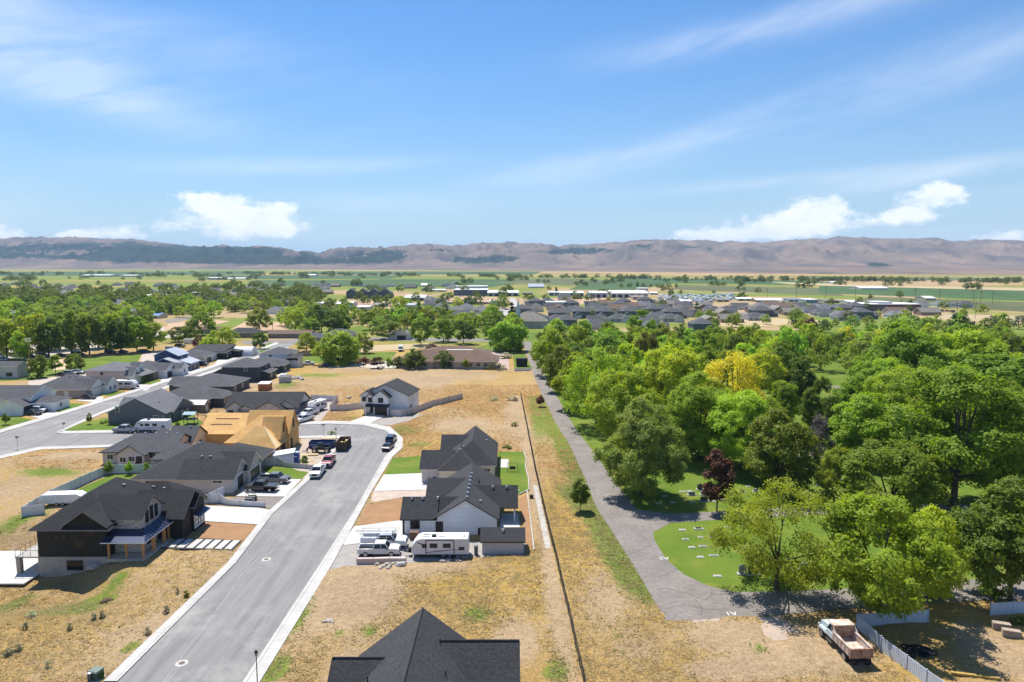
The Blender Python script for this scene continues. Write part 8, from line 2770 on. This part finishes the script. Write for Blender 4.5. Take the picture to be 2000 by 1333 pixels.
# the park of white trailers and storage units on the right
rv = root('parked_trailer', (0, -500, 0), 0, 'x', 'trailer')
m = MB()
m.side([(-4, .5), (3.7, .5), (4, 1.2), (3.4, 2.9), (-4, 2.9)], -1.2, 1.2)
m.build('body', mat('rv white', (.74, .74, .76), (.66, .68, .72), .5, .4, 0), rv, uv=False)
m = MB()
m.box(-2.5, -.5, -1.23, -1.19, 1.5, 2.1)
m.box(.5, 2.0, -1.23, -1.19, 1.5, 2.1)
m.build('window', GLASS, rv, uv=False)
first = True
n = 0
for _ in range(600):
    if n >= 75:
        break
    px, py = rs.uniform(1288, 1432), rs.uniform(577, 589)
    x, y = U(px, py)
    if any((x - a) ** 2 + (y - b) ** 2 < 64 for a, b in TOWN):
        continue
    TOWN.append((x, y))
    r = rv if first else copy_tree(rv)
    first = False
    r.location = (x, y, 0)
    r.rotation_euler = (0, 0, rs.choice([math.pi / 2, 0, 1.2, .3]))
    r['label'] = 'small white trailer in the crowded trailer lot on the right'
    r['group'] = 'white trailers in the lot'
    n += 1
# utility poles across the fields
pp_ = root('power_pole', (0, -520, 0), 0, 'x', 'power pole')
m = MB()
m.tube([(0, 0, -.3), (0, 0, 13)], .15, 6)
m.build('pole', mat('pole wood', (.16, .12, .09), None, 3), pp_, uv=False)
m = MB()
m.box(-1.8, 1.8, -.12, .12, 11.6, 11.9)
m.build('crossarm', MATS['pole wood'], pp_, uv=False)
first = True
for px, py, s in [(722, 611, 1), (625, 665, .8), (1155, 592, 1), (1350, 620, 1), (1555, 585, 1.2), (1612, 585, 1.2), (1670, 588, 1.2), (1787, 590, 1.2), (1834, 594, 1.2), (1900, 596, 1.2), (1915, 596, 1.1), (1938, 596, 1.1), (1868, 624, 1), (1904, 624, 1), (1070, 612, 1), (905, 583, 1), (880, 582, 1), (533, 655, .8), (585, 655, .7), (1498, 585, 1)]:
    r = pp_ if first else copy_tree(pp_)
    first = False
    x, y = U(px, py)
    r.location = (x, y, 0)
    r.scale = (s, s, s)
    r['label'] = 'thin wooden power pole ' + relabel(x, y)
    r['group'] = 'power poles'
# parked cars in the far lots
for i, (px, py) in enumerate([(962, 606), (968, 610), (990, 606), (1002 - 8, 612), (958, 616), (1160, 584), (1170, 585), (1100, 581), (1112, 581), (1125, 581), (1300, 603), (1320, 600), (1620, 600), (1635, 600), (1650, 601), (1810, 608), (1825, 608), (1838, 609), (1850, 609), (1860, 610), (900, 580), (915, 580), (930, 580), (945, 581), (975, 582)]):
    park(['car', 'suv'][i % 2], [PW, PS, PB, PR_, PN][i % 5], px, py, [0, 90][i % 2], '%s %s' % (['white car', 'silver suv', 'black car', 'red suv', 'dark blue car', 'white suv', 'silver car', 'black suv', 'red car', 'dark blue suv'][i % 10], relabel(*U(px, py))), 'cars in the far parking lots')
for i in range(26):
    px = 870 + i * 3.4
    x, y = U(px, 593.5 + (i % 2))
    park('suv', [PW, PS, PB][i % 3], px, 593.5 + (i % 2), 70, 'parked vehicle in the line before the turquoise fronted building', 'vehicles lined up in the sales yard')
# ------------------------------------------------------------------ camera, sun, sky
cam = bpy.data.cameras.new('camera')
cam.sensor_width = 36
cam.lens = FOC / 2000 * 36
cam.clip_start = .5
cam.clip_end = 60000
co = bpy.data.objects.new('camera', cam)
co.location = (0, 0, CAMZ)
co.rotation_euler = (math.pi / 2 - PIT, 0, 0)
COL.objects.link(co)
sc.camera = co
SE, SA = math.radians(62), math.radians(-27)   # elevation; bearing from +Y towards +X
sd = Vector((math.sin(SA) * math.cos(SE), math.cos(SA) * math.cos(SE), math.sin(SE)))
su = bpy.data.lights.new('sun', 'SUN')
su.energy = 5.0
su.angle = math.radians(.5)
su.color = (1, .955, .88)
so = bpy.data.objects.new('sun', su)
so.rotation_euler = sd.to_track_quat('Z', 'Y').to_euler()
so.location = (0, 0, 300)
COL.objects.link(so)
w = bpy.data.worlds.new('World')
sc.world = w
w.use_nodes = True
wt = NT(w)
bg = wt.n['Background']
sky = wt.add('ShaderNodeTexSky', sky_type='NISHITA', sun_disc=False)
sky.sun_elevation = SE
sky.sun_rotation = SA
sky.altitude = 0
sky.air_density = 1.3
sky.dust_density = .6
sky.ozone_density = 3.5
D = wt.add('ShaderNodeTexCoord').outputs['Generated']
sx = wt.add('ShaderNodeSeparateXYZ')
wt.put(sx.inputs[0], D)
x, y, z = sx.outputs
az = wt.math('ARCTAN2', x, y)
el = wt.math('ARCSINE', z)
# high thin streaks: a plane of cloud overhead
den = wt.math('ADD', wt.math('MAXIMUM', z, 0), .10)
cx = wt.math('DIVIDE', x, den)
cy = wt.math('DIVIDE', y, den)
cv = wt.add('ShaderNodeCombineXYZ', i_0=wt.math('ADD', wt.math('MULTIPLY', cx, .55), wt.math('MULTIPLY', cy, -.38)), i_1=wt.math('ADD', wt.math('MULTIPLY', cx, .9), wt.math('MULTIPLY', cy, 1.3)), i_2=0.0)
n1 = wt.noise(cv, .55, 7, .62)
n2 = wt.noise(cv, .16, 3, .5)
cir = wt.math('MULTIPLY', wt.ramp(n1, .42, .74), wt.ramp(n2, .40, .62))


def blob(px, py, rx, ry, ang=0):
    a0 = math.atan((px - 1000) / FOC)
    e0 = math.atan((514.6 - py) / FOC * math.cos(a0))
    dx = wt.math('SUBTRACT', az, a0)
    dy = wt.math('SUBTRACT', el, e0)
    c_, s_ = math.cos(ang), math.sin(ang)
    u = wt.math('DIVIDE', wt.math('ADD', wt.math('MULTIPLY', dx, c_), wt.math('MULTIPLY', dy, s_)), rx / FOC)
    v = wt.math('DIVIDE', wt.math('SUBTRACT', wt.math('MULTIPLY', dy, c_), wt.math('MULTIPLY', dx, s_)), ry / FOC)
    r = wt.math('ADD', wt.math('MULTIPLY', u, u), wt.math('MULTIPLY', v, v))
    return wt.math('POWER', 2.718, wt.math('MULTIPLY', r, -1.0))


av = wt.add('ShaderNodeCombineXYZ', i_0=az, i_1=wt.math('MULTIPLY', el, 1.5), i_2=0.0)
nb = wt.noise(av, 22, 9, .66)
nw = wt.noise(av, 5, 4, .5)
cum = None
for bl in [(460, 425, 95, 30), (420, 395, 60, 16), (500, 448, 90, 20), (560, 412, 30, 16), (1570, 415, 60, 28), (1500, 445, 110, 20), (1400, 462, 130, 12), (1620, 400, 25, 18), (1790, 395, 60, 22), (1750, 425, 45, 16), (1830, 375, 30, 14), (1950, 466, 50, 14), (25, 458, 45, 20), (235, 455, 55, 14), (150, 464, 30, 8)]:
    b = blob(*bl)
    cum = b if cum is None else wt.math('ADD', cum, b)
cum = wt.ramp(wt.math('ADD', cum, wt.math('MULTIPLY', wt.math('MULTIPLY', wt.math('SUBTRACT', nb, .5), 3.0), wt.math('MULTIPLY', cum, 2.2, clamp=True))), .38, .95)
cum = wt.math('MULTIPLY', cum, wt.math('MULTIPLY_ADD', wt.ramp(nb, .3, .6), .35, .6))
wis = None
for bl in [(130, 175, 200, 34, -.14), (60, 80, 260, 40, -.12), (240, 200, 60, 20, .1), (130, 170, 230, 40, -.18), (200, 60, 350, 40, -.1), (100, 120, 160, 26, -.1), (1150, 320, 260, 22, .2), (1450, 250, 330, 26, .28), (1800, 170, 260, 34, .26), (1850, 340, 250, 16, .1), (1340, 110, 160, 22, .1), (760, 400, 160, 22, 0), (1600, 40, 300, 30, .1), (1500, 360, 300, 12, .06), (600, 330, 300, 16, .05)]:
    b = blob(*bl)
    wis = b if wis is None else wt.math('ADD', wis, b)
sv = wt.add('ShaderNodeCombineXYZ', i_0=wt.math('SUBTRACT', az, wt.math('MULTIPLY', el, .2)), i_1=wt.math('MULTIPLY', wt.math('SUBTRACT', el, wt.math('MULTIPLY', az, .22)), 4.5), i_2=0.0)
ns = wt.noise(sv, 3.2, 8, .6)
wis = wt.math('MULTIPLY', wis, wt.ramp(ns, .3, .72), clamp=True)
cl = wt.math('MAXIMUM', wt.math('MAXIMUM', cum, wt.math('MULTIPLY', wis, .34)), wt.math('MULTIPLY', cir, .18), clamp=True)
cl = wt.math('MULTIPLY', cl, wt.ramp(el, .005, .03))
skyc = wt.mix(1.0, sky.outputs[0], (.64, 1.16, 1.72), 'MULTIPLY')
hzn = wt.math('POWER', 2.718, wt.math('MULTIPLY', wt.math('MAXIMUM', el, 0), -9.0))
skyc = wt.mix(wt.math('MULTIPLY', hzn, .85), skyc, (10.4, 12.6, 15.0))
wc = wt.mix(cl, skyc, (16, 16.3, 16.8))
wt.put(bg.inputs[0], wc)
bg.inputs[1].default_value = .052
w.cycles.sampling_method = 'MANUAL'
w.cycles.sample_map_resolution = 256
# air
hz = MB()
hz.box(-16000, 16000, -300, 18500, -12, 430)
hm_ = bpy.data.materials.new('haze air')
hm_.use_nodes = True
h2 = NT(hm_)
h2.n.remove(h2.n['Principled BSDF'])
pv = h2.add('ShaderNodeVolumePrincipled')
pv.inputs['Color'].default_value = (.50, .74, 1, 1)
pv.inputs['Density'].default_value = 5.2e-5
pv.inputs['Anisotropy'].default_value = 0
h2.l.new(pv.outputs[0], h2.n['Material Output'].inputs['Volume'])
tag(hz.build('haze', hm_, uv=False), 'thin blue haze over the valley', 'haze', kind='stuff')
sc.view_settings.view_transform = 'Standard'
sc.view_settings.look = 'None'
sc.view_settings.exposure = .54
sc.view_settings.gamma = 1
sc.cycles.max_bounces = 6
sc.cycles.transparent_max_bounces = 8
sc.cycles.volume_bounces = 0
sc.cycles.use_denoising = True
sc.render.film_transparent = False

# things that share a description are told apart by their order from left to right
ORD = ['leftmost', 'second from left', 'third from left', 'fourth from left', 'fifth from left', 'sixth from left', 'seventh from left', 'eighth from left', 'ninth from left', 'tenth from left', 'eleventh from left', 'twelfth from left']
same = {}
for o in sc.objects:
    if o.parent is None and o.get('label') and not o.get('kind') and o.get('category') not in ('lumber', 'rock', 'crack'):
        same.setdefault(o['label'], []).append(o)
for lb, obs in same.items():
    if len(obs) < 2 or 'white trailer in the crowded' in lb:
        continue
    obs.sort(key=lambda o: project(o.location.x, o.location.y, 0)[0])
    for k, o in enumerate(obs):
        t = ORD[k] if k < 12 else ('rightmost' if k == len(obs) - 1 else 'further right')
        if k == len(obs) - 1 and k > 0:
            t = 'rightmost'
        if len((lb + ' ' + t).split()) <= 16:
            o['label'] = lb + ', ' + t
